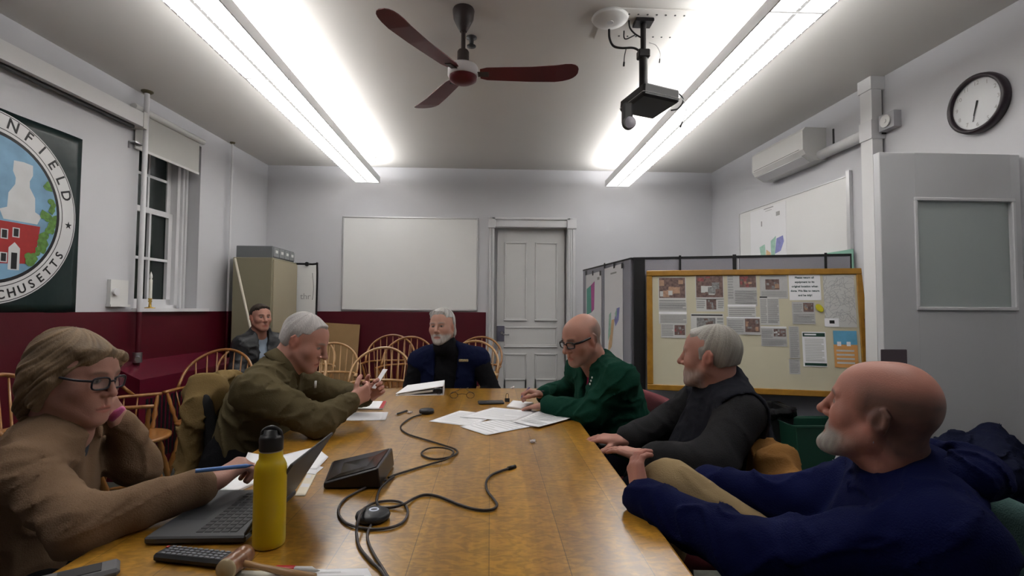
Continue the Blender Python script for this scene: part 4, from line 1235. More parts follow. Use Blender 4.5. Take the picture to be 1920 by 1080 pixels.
# ------------------------------------------------------------------ room divider and bulletin board
DVZ = 1.76
A_ = W(1187, 483, Z=DVZ); Bm = W(1612, 476, Z=DVZ); Cw = W(1096, 506, Z=DVZ)
B_ = Vector((min(Bm.x, XR(Bm.y) - .02), Bm.y, 0)); A_ = Vector((A_.x, A_.y, 0)); Cw = Vector((Cw.x, Cw.y, 0))
t = thing('room_divider', 'grey fabric folding room divider with black edges', 'room divider', (A_ + B_) / 2)
M_div = mat('divider_fabric', (.30, .30, .345), .9, bump=.2, bscale=200); M_dblk = mat('divider_edge', (.010, .010, .012), .5)
def panel(p, q, z0, z1, name, th_=.035):
    d = (q - p).normalized(); n = Vector((d.y, -d.x, 0)); h = n * th_ / 2
    vs = [p - h, q - h, q + h, p + h]
    mb = MB(); mb.add([v + UP * z0 for v in vs] + [v + UP * z1 for v in vs], [(0, 3, 2, 1), (4, 5, 6, 7), (0, 1, 5, 4), (1, 2, 6, 5), (2, 3, 7, 6), (3, 0, 4, 7)])
    return mb, d, n
dAB = (B_ - A_).normalized(); nAB = Vector((dAB.y, -dAB.x, 0))
half = (A_ + dAB * .62 * (B_ - A_).length)
postw = .10
A2 = A_ + dAB * postw
for p, q in ((A2, A_ + dAB * .5 * (B_ - A_).length), (A_ + dAB * .51 * (B_ - A_).length, B_ - dAB * .015)):
    mb, d, n = panel(p, q, .09, DVZ - .02, 'panel'); mb.obj('fabric_panel', M_div, t)
mb, d, n = panel(A_ + dAB * .005, A2, .05, DVZ, 'p', .05); mb.obj('edge_post', M_dblk, t)
mb, d, n = panel(A_, B_, DVZ - .02, DVZ, 'p', .042); mb.obj('top_rail', M_dblk, t)
mb, d, n = panel(B_ - dAB * .015, B_, .09, DVZ, 'p', .042); mb.obj('edge_strip', M_dblk, t)
dAC = (Cw - A_).normalized()
mids = A_ + dAC * .50 * (Cw - A_).length
for p, q in ((A_ + dAC * .02, mids - dAC * .006), (mids + dAC * .006, Cw)):
    mb, d, n = panel(p, q, .09, DVZ - .015, 'p'); mb.obj('fabric_panel', M_div, t)
mb, d, n = panel(A_, Cw, DVZ - .015, DVZ, 'p', .042); mb.obj('top_rail', M_dblk, t)
for p in (A_ + dAB * .1, A_ + dAB * (B_ - A_).length * .5, B_ - dAB * .1, Cw - dAC * .1):
    mb = MB(); nn = Vector((dAB.y, -dAB.x, 0)); mb.tube([p + nn * .22 + UP * .02, p - nn * .22 + UP * .02], .02, 8); mb.cyl(p + UP * .02, p + UP * .1, .015); mb.obj('foot', M_dblk, t)
# maps on the wing
nAC = Vector((-dAC.y, dAC.x, 0))
if nAC.dot(Vector((0, 0, 0)) - A_) < 0: nAC = -nAC
def wingpt(px, py, off=.021): return WP(px, py, A_ + nAC * off, nAC)
def wing_map(name, x0, x1, ytop, label, shapes, pins):
    a, b = wingpt(x0, 600), wingpt(x1, 600); z1 = wingpt(x1, ytop).z; z0 = z1 - 1.15
    Mw = plane_matrix(Vector((a.x, a.y, z0)), (b - a).normalized(), UP); w = (Vector((b.x, b.y)) - Vector((a.x, a.y))).length
    mb = MB(); mb.add([Mw @ Vector(p) for p in ((0, 0, 0), (w, 0, 0), (w, z1 - z0, 0), (0, z1 - z0, 0), (0, 0, .002), (w, 0, .002), (w, z1 - z0, .002), (0, z1 - z0, .002))], [(0, 3, 2, 1), (4, 5, 6, 7), (0, 1, 5, 4), (1, 2, 6, 5), (2, 3, 7, 6), (3, 0, 4, 7)])
    Mi = Mw.inverted(); ms = [M_mapp, M_mg, M_mb, M_mo, M_mp, M_mteal, M_dblk, M_greyink]
    for k, (mi, pts) in enumerate(shapes):
        mb.mi = mi; blob(mb, [(lambda p: (p.x, p.y))(Mi @ wingpt(x, y, .0235)) for x, y in pts], Mw, .0026 + k * .0003)
    mb.mi = 6
    for x in pins: p = Mi @ wingpt(x, ytop + 3, .0235); blob(mb, [(p.x - .02, p.y - .02), (p.x + .02, p.y - .02), (p.x + .02, p.y + .03), (p.x - .02, p.y + .03)], Mw, .006)
    tag(mb.obj(name, ms), label, 'map')
wing_map('wall_map', 1099, 1128, 510, 'map with green and magenta block on the divider wing, further panel', [(5, [(1100, 542), (1108, 535), (1109, 586), (1100, 590)]), (4, [(1108, 535), (1115, 527), (1114, 580), (1109, 586)]), (7, [(1120, 520), (1124, 519), (1124, 524), (1120, 525)])], (1099, 1112, 1126))
wing_map('wall_map', 1134, 1168, 496, 'map with orange and blue streaks on the divider wing, panel next to the post', [(3, [(1141, 645), (1147, 600), (1152, 598), (1147, 650), (1140, 660)]), (2, [(1152, 600), (1156, 578), (1162, 576), (1160, 600), (1154, 612)]), (1, [(1140, 640), (1142, 590), (1146, 585), (1145, 625)]), (1, [(1153, 588), (1157, 577), (1156, 598)]), (7, [(1145, 512), (1156, 509), (1156, 512), (1145, 515)])], (1134, 1152, 1167))

# bulletin board hanging from the divider, bottom kicked out
tilt = math.radians(6)
off0 = .045
bn = (nAB * math.cos(tilt) + UP * math.sin(tilt)).normalized()
top_p = A_ + nAB * off0 + UP * 1.655
def bp(px, py, off=0.0): return WP(px, py, top_p + bn * off, bn)
bu = (UP - bn * bn.dot(UP)).normalized()
c00, c10, c11, c01 = bp(1221, 730), bp(1632, 716), bp(1615, 500), bp(1212, 508)
zt_ = (c11 + c01) / 2
o3 = bp(1212, 508); Wd = (bp(1616, 500) - o3).dot(dAB); Hd = (o3 - bp(1222, 731)).dot(bu)
org = o3 - bu * Hd
MB_ = plane_matrix(org, dAB, bu)                       # board plane: x along, y up, z towards the room
t = thing('bulletin_board', 'oak-framed bulletin board with clippings hung on the grey divider', 'bulletin board', org)
fw = .048
def pl_box(M, x0, y0, x1, y1, z0, z1, b=None, bev=0):
    q = MB(M); q.box((x0, y0, z0), (x1, y1, z1), bev); return q
pl_box(MB_, fw * .5, fw * .5, Wd - fw * .5, Hd - fw * .5, -.012, .004).obj('cork_panel', mat('board_cream', (.60, .56, .42), .8, var=.03, vscale=3), t)
M_amber = wood('amber_oak', (.30, .14, .012), (.40, .20, .02), rough=.35, scale=(6, 6, 6), coat=.2)
mb = MB(MB_)
for bx in (((0, 0, -.015), (Wd, fw, .02)), ((0, Hd - fw, -.015), (Wd, Hd, .02)), ((0, fw, -.015), (fw, Hd - fw, .02)), ((Wd - fw, fw, -.015), (Wd, Hd - fw, .02))): mb.box(*bx, .005)
mb.obj('frame', M_amber, t)
for px in (1275, 1377, 1548):
    p = WP(px, 490, A_ + nAB * .03, nAB); w = .009 if px != 1377 else .014
    a = p - dAB * w; b = p + dAB * w
    mb = MB(); z1, z0 = DVZ + .008, 1.63
    vs = [Vector((v.x, v.y, z)) + nAB * o for z in (z0, z1) for v in (a, b) for o in (0, .006)]
    mb.add(vs, [(0, 2, 3, 1), (4, 5, 7, 6), (0, 1, 5, 4), (2, 6, 7, 3), (0, 4, 6, 2), (1, 3, 7, 5)])
    mb.obj('hanging_strap', M_dblk, t)
def uvp(px, py):
    p = MB_.inverted() @ bp(px, py, .004); return p.x, p.y
M_news = mat('newsprint', (.50, .50, .50), .9, var=.05, vscale=60); M_newsl = mat('newsprint_pale', (.60, .60, .59), .9)
M_newsd = mat('newsprint_text', (.36, .36, .36), .9, var=.2, vscale=250)
M_ph = [mat('photo_dark', (.17, .11, .10), .7, var=.5, vscale=50), mat('photo_red', (.30, .09, .09), .7, var=.4, vscale=60), mat('photo_tan', (.42, .26, .18), .7, var=.3, vscale=40),
        mat('photo_grey', (.25, .25, .25), .7, var=.5, vscale=60), mat('photo_violet', (.16, .12, .25), .7, var=.3, vscale=50)]
clip_mats = [M_newsl, M_news, M_newsd, M_ink] + M_ph + [mat('notice_green', (.01, .05, .035), .7), mat('flyer_blue', (.13, .40, .62), .6, var=.1, vscale=20), mat('flyer_orange', (.72, .36, .12), .6, var=.05, vscale=20), M_paper]
NEWSL, NEWS, TEXT, INK, PD, PR, PT, PG, PV, NG, FB, FO, WHT = range(13)
layer = [0]
def clipping(name, label, x0, y0, x1, y1, base, rects, group='clippings pinned on the bulletin board', cat='clipping', lift=None):
    layer[0] += 1
    z = .0046 + (layer[0] % 5) * .0012
    q = MB(MB_); q.mi = base
    u0, v1 = uvp(x0, y0); u1, v0 = uvp(x1, y1)
    q.box((u0, v0, z), (u1, v1, z + .0008))
    def r(m, fx0, fy0, fx1, fy1, e=.0003):
        q.mi = m; a, b = u0 + (u1 - u0) * fx0, u0 + (u1 - u0) * fx1; c, d = v1 - (v1 - v0) * fy1, v1 - (v1 - v0) * fy0
        q.add([MB_.inverted() @ (MB_ @ Vector(p)) for p in ((a, c, z + .0008 + e), (b, c, z + .0008 + e), (b, d, z + .0008 + e), (a, d, z + .0008 + e))], [(0, 1, 2, 3)])
    for k, rc in enumerate(rects): r(*rc, e=.0002 + k * .00012)
    return tag(q.obj(name, clip_mats), label, cat, group), (u0, v0, u1, v1, z)
def lines(x0, y0, x1, y1, n, m=TEXT):
    out = []; h = (y1 - y0) / n
    for i in range(n): out.append((m, x0, y0 + i * h, x1 - (.12 if i % 4 == 3 else 0) * (x1 - x0), y0 + i * h + h * .62))
    return out
rnd = random.Random(11)
def photo(x0, y0, x1, y1, pal):
    out = [(pal[0], x0, y0, x1, y1)]; w, h = x1 - x0, y1 - y0
    for i in range(9):
        a = x0 + rnd.uniform(0, .8) * w; b = y0 + rnd.uniform(.05, .75) * h
        out.append((rnd.choice(pal), a, b, min(x1, a + rnd.uniform(.12, .3) * w), min(y1, b + rnd.uniform(.15, .4) * h)))
    return out
PHO = [PD, PR, PT, PT, NEWSL]
cl = lambda lab, *a, **k: clipping('newspaper_clipping', lab, *a, **k)
cl('newspaper clipping with colour photo of people at a table, top corner by the divider post', 1234, 520, 1287, 583, NEWSL, photo(.03, .02, .97, .62, PHO) + lines(.03, .68, .97, .97, 4))
cl('grey text-only clipping below the colour photo of people at a table', 1235, 566, 1288, 608, NEWSL, lines(.02, .05, .98, .4, 6) + [(WHT, 0, .45, 1, .55)] + lines(.05, .6, .98, .97, 6))
cl('clipping with small red portrait photo at the end of the first column', 1239, 606, 1286, 634, NEWSL, lines(.03, .1, .5, .9, 7) + photo(.55, .12, .97, .8, [PD, PR, PG]))
cl('clipping with colour crowd scene photo in the second column', 1303, 516, 1357, 560, NEWSL, photo(.03, .02, .98, .95, [PD, NEWSL, PV, PG, PR]))
cl('clipping with small dark group photo under the crowd scene', 1305, 560, 1358, 584, NEWSL, lines(.02, .2, .32, .8, 4) + photo(.37, .05, .72, .85, [PD, PG]) + lines(.78, .2, .98, .8, 4))
cl('clipping with wide headline and grey group photo behind the vest man head', 1295, 588, 1358, 640, NEWSL, [(INK, .02, .03, .97, .08)] + photo(.18, .15, .75, .6, [PG, PD]) + lines(.8, .15, .98, .6, 4) + lines(.05, .65, .95, .95, 5))
cl('narrow clipping column with red portrait photo in the third column', 1363, 516, 1420, 574, NEWS, lines(.02, .02, .2, .8, 9) + photo(.42, .02, .98, .4, [PD, PR, PT]) + lines(.25, .5, .98, .95, 6))
cl('clipping with white banner headline in the third column', 1364, 571, 1418, 602, NEWSL, [(WHT, .0, .0, 1, .12)] + lines(.04, .2, .96, .95, 6))
cl('clipping with brown striped photo at the bottom of the third column', 1362, 594, 1426, 628, NEWS, [(WHT, 0, 0, 1, .08)] + lines(.03, .2, .5, .92, 6) + photo(.55, .1, .98, .85, [PD, PT, PG]))
cl('clipping with green building photo at the top of the fourth column', 1424, 516, 1478, 560, NEWS, [(TEXT, .05, .02, .95, .08)] + photo(.2, .18, .7, .62, [PD, PT, PG]) + lines(.05, .7, .95, .95, 3))
cl('clipping of tall text columns with black headline in the fourth column', 1424, 556, 1462, 610, NEWSL, [(INK, .0, .0, .4, .05)] + lines(.02, .1, .35, .95, 12) + lines(.4, .1, .97, .95, 12))
cl('clipping with dark group photo below the tall text columns', 1426, 612, 1476, 650, NEWS, [(WHT, 0, 0, 1, .06)] + photo(.5, .12, .97, .5, [PD, PG, NEWSL]) + lines(.03, .15, .45, .6, 5) + lines(.03, .65, .97, .95, 4))
cl('clipping with brown portrait photo beneath the printed notice', 1484, 566, 1529, 608, NEWS, photo(.5, .05, .95, .45, [PD, PT, PG]) + lines(.05, .1, .45, .5, 5) + lines(.05, .55, .95, .95, 5))
cl('long narrow grey text strip below the brown portrait clipping', 1478, 612, 1500, 672, NEWS, lines(.1, .03, .9, .97, 16))
cl('short narrow grey text strip at the bottom of the board', 1479, 673, 1501, 702, NEWS, lines(.1, .05, .9, .95, 8))
o, (u0, v0, u1, v1, z) = clipping('printed_notice', 'white printed notice in bold green letters on the bulletin board', 1478, 513, 1540, 563, WHT, [], cat='notice')
M_nt = mat('notice_text', (.01, .05, .05), .7)
for i, s in enumerate(('Please return all', 'equipment to its', 'original location when', 'done. We like to return', 'and be tidy!')):
    hgt = (v1 - v0)
    text_obj('notice_lettering', s, hgt * .098, MB_ @ Matrix.Translation(((u0 + u1) / 2, v1 - hgt * (.16 + .165 * i), z + .0012)), M_nt, o, .0001, bold=.0008)
o, (u0, v0, u1, v1, z) = clipping('town_map', 'large grey printed town map at the far upper corner of the bulletin board', 1542, 516, 1607, 614, NEWSL, [], cat='map')
q = MB(MB_); rm = random.Random(5)
M_line = mat('map_lines', (.38, .39, .40), .8)
for i in range(90):
    x, y = rm.uniform(u0, u1), rm.uniform(v0 + .05, v1); pts = [(x, y)]
    a = rm.uniform(0, 6.28)
    for j in range(4): a += rm.uniform(-.8, .8); x = min(u1 - .003, max(u0 + .003, x + .022 * math.cos(a))); y = min(v1 - .003, max(v0 + .003, y + .022 * math.sin(a))); pts.append((x, y))
    for (xa, ya), (xb, yb2) in zip(pts, pts[1:]):
        d = Vector((xb - xa, yb2 - ya)); n_ = Vector((-d.y, d.x)).normalized() * .0014 if d.length > 1e-5 else Vector((0, .001))
        zz = z + .0010 + i * .000002
        q.add([(xa - n_.x, ya - n_.y, zz), (xb - n_.x, yb2 - n_.y, zz), (xb + n_.x, yb2 + n_.y, zz), (xa + n_.x, ya + n_.y, zz)], [(0, 1, 2, 3)])
q.obj('street_lines', M_line, o)
q = MB(MB_); ul, vl = uvp(1546, 612); ur, vu = uvp(1572, 597); q.box((ul, vl, z + .001), (ur, vu, z + .0016)); q.mi = 1; q.box((ul + (ur - ul) * .35, vl + (vu - vl) * .35, z + .0016), (ul + (ur - ul) * .7, vl + (vu - vl) * .75, z + .002)); q.obj('legend_box', [M_paper, M_ink], o)
u, v = uvp(1536, 578)
q = MB(MB_ @ Matrix.Translation((u, v, .014)) @ Matrix.Rotation(math.radians(35), 4, 'Z')); q.ball((0, 0, 0), (.024, .036, .004), 16)
tag(q.obj('yellow_tag', mat('tag_yellow', (.62, .56, .02), .5)), 'yellow oval tag pinned between notice and town map', 'tag')
o, b4 = clipping('public_notice', 'white sheet with dark green bands at top and bottom on the board', 1503, 622, 1551, 688, WHT, [(NG, .03, .03, .97, .14), (NG, .06, .9, .99, .98)] + [(WHT, .1, .06, .6, .1)] + lines(.1, .2, .9, .86, 14, NEWSL), cat='notice')
o, b4 = clipping('flyer', 'blue and orange flyer at the lower corner of the bulletin board', 1561, 620, 1610, 690, FO, [(FB, 0, 0, 1, .38), (WHT, .15, .3, .32, .42), (WHT, .55, .3, .72, .42)] + [(NEWSL, .1, .52 + i * .11, .85, .57 + i * .11) for i in range(4)], cat='flyer')

# ------------------------------------------------------------------ waste bins
def bin_(name, label, cat, px0, px1, pytop, Y, depth, mat_, top_s=1.0, base_s=.82, zt=None):
    a, b = W(px0, pytop, Y=Y), W(px1, pytop, Y=Y); z = a.z if zt is None else zt
    t = thing(name, label, cat, ((a.x + b.x) / 2, Y + depth / 2, 0))
    hx = (b.x - a.x) / 2; cx, cy = (a.x + b.x) / 2, Y + depth / 2; hy = depth / 2
    def loop(s, z, ins=0): return [(cx + sx * (hx * s - ins), cy + sy * (hy * s - ins), z) for sx, sy in ((-1, -1), (1, -1), (1, 1), (-1, 1))]
    mb = MB(); vs = loop(base_s, .0) + loop(top_s, z) + loop(top_s, z, .012) + loop(base_s, .02, .012)
    fs = [(3, 2, 1, 0)] + [(i, (i + 1) % 4, 4 + (i + 1) % 4, 4 + i) for i in range(4)] + [(4 + i, 4 + (i + 1) % 4, 8 + (i + 1) % 4, 8 + i) for i in range(4)] + [(8 + i, 8 + (i + 1) % 4, 12 + (i + 1) % 4, 12 + i) for i in range(4)] + [(12, 13, 14, 15)]
    mb.add(vs, fs); o = mb.obj('body', mat_, t); bv = o.modifiers.new('edge', 'BEVEL'); bv.width = .012; bv.segments = 2; bv.limit_method = 'ANGLE'
    mb = MB(); r = loop(top_s * 1.03, z); mb.tube([Vector(p) for p in r], .009, 8, closed=True); mb.obj('rim', mat_, t)
    return t, cx, cy, hx, hy, z
t, cx, cy, hx, hy, z = bin_('waste_bin', 'black waste bin with bag by the grey divider', 'bin', 1418, 1490, 768, 3.62, .30, mat('bin_black', (.008, .008, .009), .45))
F_ = Field()
mb = MB(); pts = []
for i in range(32):
    a = 2 * PI * i / 32; c, s = math.cos(a), math.sin(a); k = 1 / max(abs(c), abs(s)); pts.append((cx + c * k * hx * 1.04, cy + s * k * hy * 1.04, z + .012 + .008 * math.sin(5 * a)))
vs = pts + [(x + (x - cx) * .03, y + (y - cy) * .03, zz - .07 - .02 * math.sin(i * 1.7)) for i, (x, y, zz) in enumerate(pts)]
mb.add(vs, [(i, (i + 1) % 32, 32 + (i + 1) % 32, 32 + i) for i in range(32)], True)
o = mb.obj('bin_bag', mat('bag_black', (.006, .006, .007), .25), t); sm = o.modifiers.new('t', 'SOLIDIFY'); sm.thickness = .002
t, cx, cy, hx, hy, z = bin_('recycling_bin', 'dark green recycling bin with white recycling arrows by the divider', 'bin', 1492, 1640, 800, 3.42, .30, mat('bin_green', (.008, .05, .032), .45))
fr = cy - hy * .93
q = W(1580, 866, Y=fr - .01)
Mr = plane_matrix((q.x, fr - .006, q.z), (1, 0, 0), (0, .12, 1))
mb = MB()
for k in range(3):
    M3 = Mr @ Matrix.Rotation(k * 2 * PI / 3, 4, 'Z')
    mb.add([M3 @ Vector(p) for p in ((-.045, -.055, 0), (.02, -.055, 0), (.02, -.03, 0), (-.045, -.03, 0))], [(0, 1, 2, 3)])
    mb.add([M3 @ Vector(p) for p in ((.02, -.068, .0005), (.055, -.0425, .0005), (.02, -.017, .0005))], [(0, 1, 2)])
mb.obj('recycling_arrows', M_paper, t)
# ------------------------------------------------------------------ things on the table
def T(px, py, h=0.0): return W(px, py, Z=TZ + h)
def c7(x, y, h=.0): return T(x / 2.667 + 280, y / 2.667 + 680, h)
stack = [0]
def paper(name, label, corners, cat='paper', h=None, m=None, t_=.0008, group=None, print_=0, curl=0.0, extra=None):
    """a sheet from its four photo corners (near-left, near-right, far-right, far-left)"""
    stack[0] += 1
    h = .0006 + .0006 * (stack[0] % 6) if h is None else h
    P = [T(*c, h) for c in corners]
    mb = MB(); n = 8; vs = []
    for j in range(n + 1):
        for i in range(n + 1):
            a, b = i / n, j / n
            p = (P[0] * (1 - a) + P[1] * a) * (1 - b) + (P[3] * (1 - a) + P[2] * a) * b
            vs.append(p + UP * (curl * ((a - .5) ** 2 * 2 + (b - .5) ** 2) + t_))
    fs = [(j * (n + 1) + i, j * (n + 1) + i + 1, (j + 1) * (n + 1) + i + 1, (j + 1) * (n + 1) + i) for j in range(n) for i in range(n)]
    mb.add(vs, fs, True); mb.add([v - UP * t_ for v in vs], [f[::-1] for f in fs], True)
    k = (n + 1) ** 2
    rimi = list(range(n + 1)) + [(j + 1) * (n + 1) - 1 for j in range(1, n + 1)] + list(range(k - 2, k - n - 2, -1)) + [j * (n + 1) for j in range(n - 1, 0, -1)]
    base = len(mb.v) - 2 * k
    for i in range(len(rimi)):
        a, b = rimi[i], rimi[(i + 1) % len(rimi)]
        mb.f.append([b, a, a + k, b + k]); mb.s.append(False); mb.m.append(0)
    if print_:
        mb.mi = 1
        for r in range(print_):
            b0 = .9 - r * .8 / print_; b1 = b0 - .3 / print_; a1 = .9 if r % 5 else .6
            q = []
            for a, b in ((.1, b1), (a1, b1), (a1, b0), (.1, b0)):
                q.append((P[0] * (1 - a) + P[1] * a) * (1 - b) + (P[3] * (1 - a) + P[2] * a) * b + UP * (t_ + .0005 + curl * ((a - .5) ** 2 * 2 + (b - .5) ** 2)))
            mb.add(q, [(0, 1, 2, 3)])
    if extra:
        mb.mi = 2
        for (a0, b0, a1, b1) in extra:
            mb.add([(P[0] * (1 - a) + P[1] * a) * (1 - b) + (P[3] * (1 - a) + P[2] * a) * b + UP * (t_ + .0006) for a, b in ((a0, b0), (a1, b0), (a1, b1), (a0, b1))], [(0, 1, 2, 3)])
    return tag(mb.obj(name, [m or M_paper, mat('faint_print', (.66, .66, .68), .8), mat('red_edge', (.42, .03, .03), .6)]), label, cat, group)

g_ = 'loose papers on the table'
paper('paper_sheet', 'blank white sheet lying before the man in the olive shirt', [(616, 789), (723, 788), (728, 773), (628, 774)], group=g_)
paper('booklet', 'white booklet with red edge under the hands of the man in olive', [(655, 768), (718, 768), (725, 754), (668, 754)], 'booklet', extra=[(.88, 0, 1.0, 1.0)], t_=.006)
paper('paper_sheet', 'white printed sheet with pen marks, far one of the spread before the green fleece', [(862, 782), (960, 790), (1010, 772), (925, 764)], h=.0040, print_=9, group=g_)
paper('paper_sheet', 'white printed sheet at the outer end of the spread before the green fleece', [(804, 790), (884, 800), (932, 778), (862, 770)], h=.0012, print_=10, group=g_)
paper('paper_sheet', 'white sheet lying nearest the viewer in the spread before the green fleece', [(862, 800), (912, 816), (1006, 798), (945, 783)], h=.0026, print_=8, group=g_)
paper('paper_sheet', 'white sheet near the table edge in the spread before the green fleece', [(962, 792), (1010, 803), (1080, 783), (1012, 772)], h=.0052, print_=8, curl=.008, group=g_)
paper('notepad', 'small white notepad under the hand of the man in the green fleece', [(950, 764), (978, 768), (1000, 757), (962, 753)], 'notepad', t_=.008)
# white ring binder
bA, bB, bC, bD = T(742, 742), T(830, 741), T(832, 729), T(764, 727)
t = thing('ring_binder', 'white ring binder lying closed before the man in the navy vest', 'binder', (bA + bC) / 2)
hb = .055
mb = MB(); mb.slab([bA + UP * .004, bB + UP * .004, bC + UP * .004, bD + UP * .004], .004); mb.obj('cover', M_paper, t)
mb = MB(); mb.slab([bA + UP * .014 + Vector((.0, .0, 0)), bB + UP * (hb + .004), bC + UP * (hb + .004), bD + UP * .018], .004); mb.obj('cover', M_paper, t)
mb = MB(); e = (bB - bA).normalized() * .006
mb.slab([bB + e, bC + e, bC + e + UP * (hb + .004), bB + e + UP * (hb + .004)], .006); mb.obj('spine', mat('binder_spine', (.60, .60, .63), .5), t)
mb = MB(); a_, b_, c_, d_ = (p * 1.0 for p in (bA, bB, bC, bD)); s_ = .12
mb.slab([a_.lerp(b_, .06) + UP * .010, b_.lerp(a_, .22) + UP * .034, c_.lerp(d_, .22) + UP * .034, d_.lerp(c_, .06) + UP * .012], .012); mb.obj('paper_stack', M_newsl, t)
mb = MB(); q = bB.lerp(bA, .08) + UP * .024
mb.tube([q + Vector((.018 * math.cos(w), 0, .018 * math.sin(w))) for w in [2 * PI * i / 14 for i in range(14)]], .0025, 6, closed=True); mb.obj('ring', M_blackm, t)
# folded reading glasses
def glasses_on_table():
    c = T(868, 740)
    t = thing('eyeglasses', 'dark-rimmed eyeglasses lying upturned on the far end of the table', 'eyeglasses', c)
    M_g = mat('glasses_frame', (.05, .025, .02), .35)
    mb = MB()
    for px in (851, 882): 
        q = T(px, 741, .018)
        mb.tube([q + Vector((.024 * math.cos(w), .004 * math.sin(w), .018 * math.sin(w))) for w in [2 * PI * i / 18 for i in range(18)]], .0022, 6, closed=True)
    mb.tube([T(857, 740, .02), T(866, 738, .026), T(876, 740, .02)], .002, 6); mb.obj('rim', M_g, t)
    for a, b in (((846, 738), (860, 731)), ((888, 738), (874, 730))):
        mb = MB(); mb.tube(bez([T(*a, .02), T(*b, .03), T(b[0] + 4, b[1] - 3, .004)], 5), .0022, 6); mb.obj('temple', M_g, t)
glasses_on_table()
# phone in dark case, binder clip, pens
def boxy(name, label, cat, p0, p1, wid, h, m, bev=.006, lift=.001):
    a, b = Vector(p0), Vector(p1); d = (b - a); L = d.length; d.normalize(); n = Vector((-d.y, d.x, 0)).normalized()
    X = plane_matrix(a + UP * lift, d, n); mb = MB(X); mb.box((0, -wid / 2, 0), (L, wid / 2, h), bev); return mb, X, L
mb, X, L = boxy('p', '', '', T(896, 757), T(945, 756), .075, .012, M_dark)
t = thing('phone', 'dark phone lying face down beyond the spread papers', 'phone', T(920, 757)); mb.obj('case', M_dark, t)
mb = MB(X); mb.box((.012, -.025, .012), (.05, .02, .0135), .004); mb.obj('camera_bump', M_black, t)
q = T(951, 753)
t = thing('binder_clip', 'small black binder clip standing beside the dark phone', 'binder clip', q)
mb = MB(Matrix.Translation(q)); mb.add([(-.014, -.01, .0), (.014, -.01, 0), (.014, .01, 0), (-.014, .01, 0), (-.014, -.002, .02), (.014, -.002, .02), (.014, .002, .02), (-.014, .002, .02)], [(0, 3, 2, 1), (4, 5, 6, 7), (0, 1, 5, 4), (1, 2, 6, 5), (2, 3, 7, 6), (3, 0, 4, 7)]); mb.obj('clip_body', M_black, t)
mb = MB(Matrix.Translation(q)); mb.tube(bez([(-.008, 0, .018), (-.006, .0, .045), (.006, 0, .045), (.008, 0, .018)], 5), .0015, 6); mb.obj('wire_handle', M_black, t)
def pen(name, a, b, r, m, label, cat='pen', tipm=None, capm=None, parent=None):
    a, b = Vector(a), Vector(b); d = (b - a).normalized(); L = (b - a).length
    t = thing(name, label, cat, a)
    mb = MB(); mb.lathe(a + d * .012, d, [(r * .6, 0), (r, .006), (r, L - .012)], 12); mb.obj('barrel', m, t)
    mb = MB(); mb.lathe(a, d, [(.0006, 0), (r * .6, .012)], 10); mb.obj('tip', tipm or M_steel, t)
    if capm: mb = MB(); mb.lathe(b - d * .04, d, [(r * 1.15, 0), (r * 1.15, .038), (r * .8, .044)], 12); mb.obj('cap', capm, t)
    return t
pen('pen', T(741, 777, .006), T(763, 770, .006), .005, M_black, 'black pen lying beside the far microphone puck')
# crumpled candy wrappers
M_wrap = mat('cellophane', (.85, .80, .83), .15, trans=.35)
def wrapper(px, py, r, label, seed, h=.012):
    c = T(px, py); F_ = Field(); rs = random.Random(seed)
    for i in range(9):
        a, b = [c + Vector((rs.uniform(-r, r), rs.uniform(-r, r), rs.uniform(.002, h))) for _ in range(2)]
        F_.cap(a, b, .0022, .0016, k=.003)
    F_.ell(c + UP * h * .4, (r * .7, r * .6, h * .45), k=.004)
    F_.post.append(lambda D, X, Y, Z: D + .0018 * np.abs(vnoise(X, Y, Z, 420, seed)))
    P, Q = surface(*F_.eval_grid(.0016), relax=0); P[:, 2] = np.maximum(P[:, 2], TZ + .0005)
    o = np_obj('candy_wrapper', [(P, Q, None)], M_wrap); return tag(o, label, 'wrapper', 'crumpled candy wrappers')
wrapper(367, 1008, .022, 'crumpled clear candy wrapper beside the laptop corner', 1, .02)
wrapper(768, 775, .016, 'crumpled clear candy wrapper beside the far black pen', 2)
wrapper(999, 830, .017, 'crumpled pale candy wrapper alone near the vest man hands', 3, .012)
wrapper(961, 729, .016, 'crumpled clear candy wrapper at the far edge of the table', 4, .02)
# microphone pucks
def puck(px, py, r, h, label, ring=False):
    c = T(px, py)
    t = thing('microphone_puck', label, 'microphone', c)
    mb = MB(); mb.lathe(c + UP * .001, UP, [(r * .8, 0), (r * .97, .004), (r, h * .55), (r * .95, h * .85), (r * .85, h), (.0005, h)], 40); mb.obj('body', mat('puck_grey', (.022, .023, .027), .45), t)
    if ring:
        mb = MB(); rr_ = r * .25
        mb.tube([c + Vector((rr_ * math.cos(w), rr_ * .9 * math.sin(w) + .012, h + .0008)) for w in [2 * PI * i / 28 for i in range(28)]], .0022, 6, closed=True); mb.obj('indicator_ring', mat('puck_ring', (.55, .58, .66), .3, emit=.25, ecol=(.8, .85, 1)), t)
    return c
puck(699, 974, .0445, .020, 'round dark microphone puck with pale ring encircled by cables', True)
puck(800, 775, .040, .022, 'round dark microphone puck with braided cable near the middle papers')
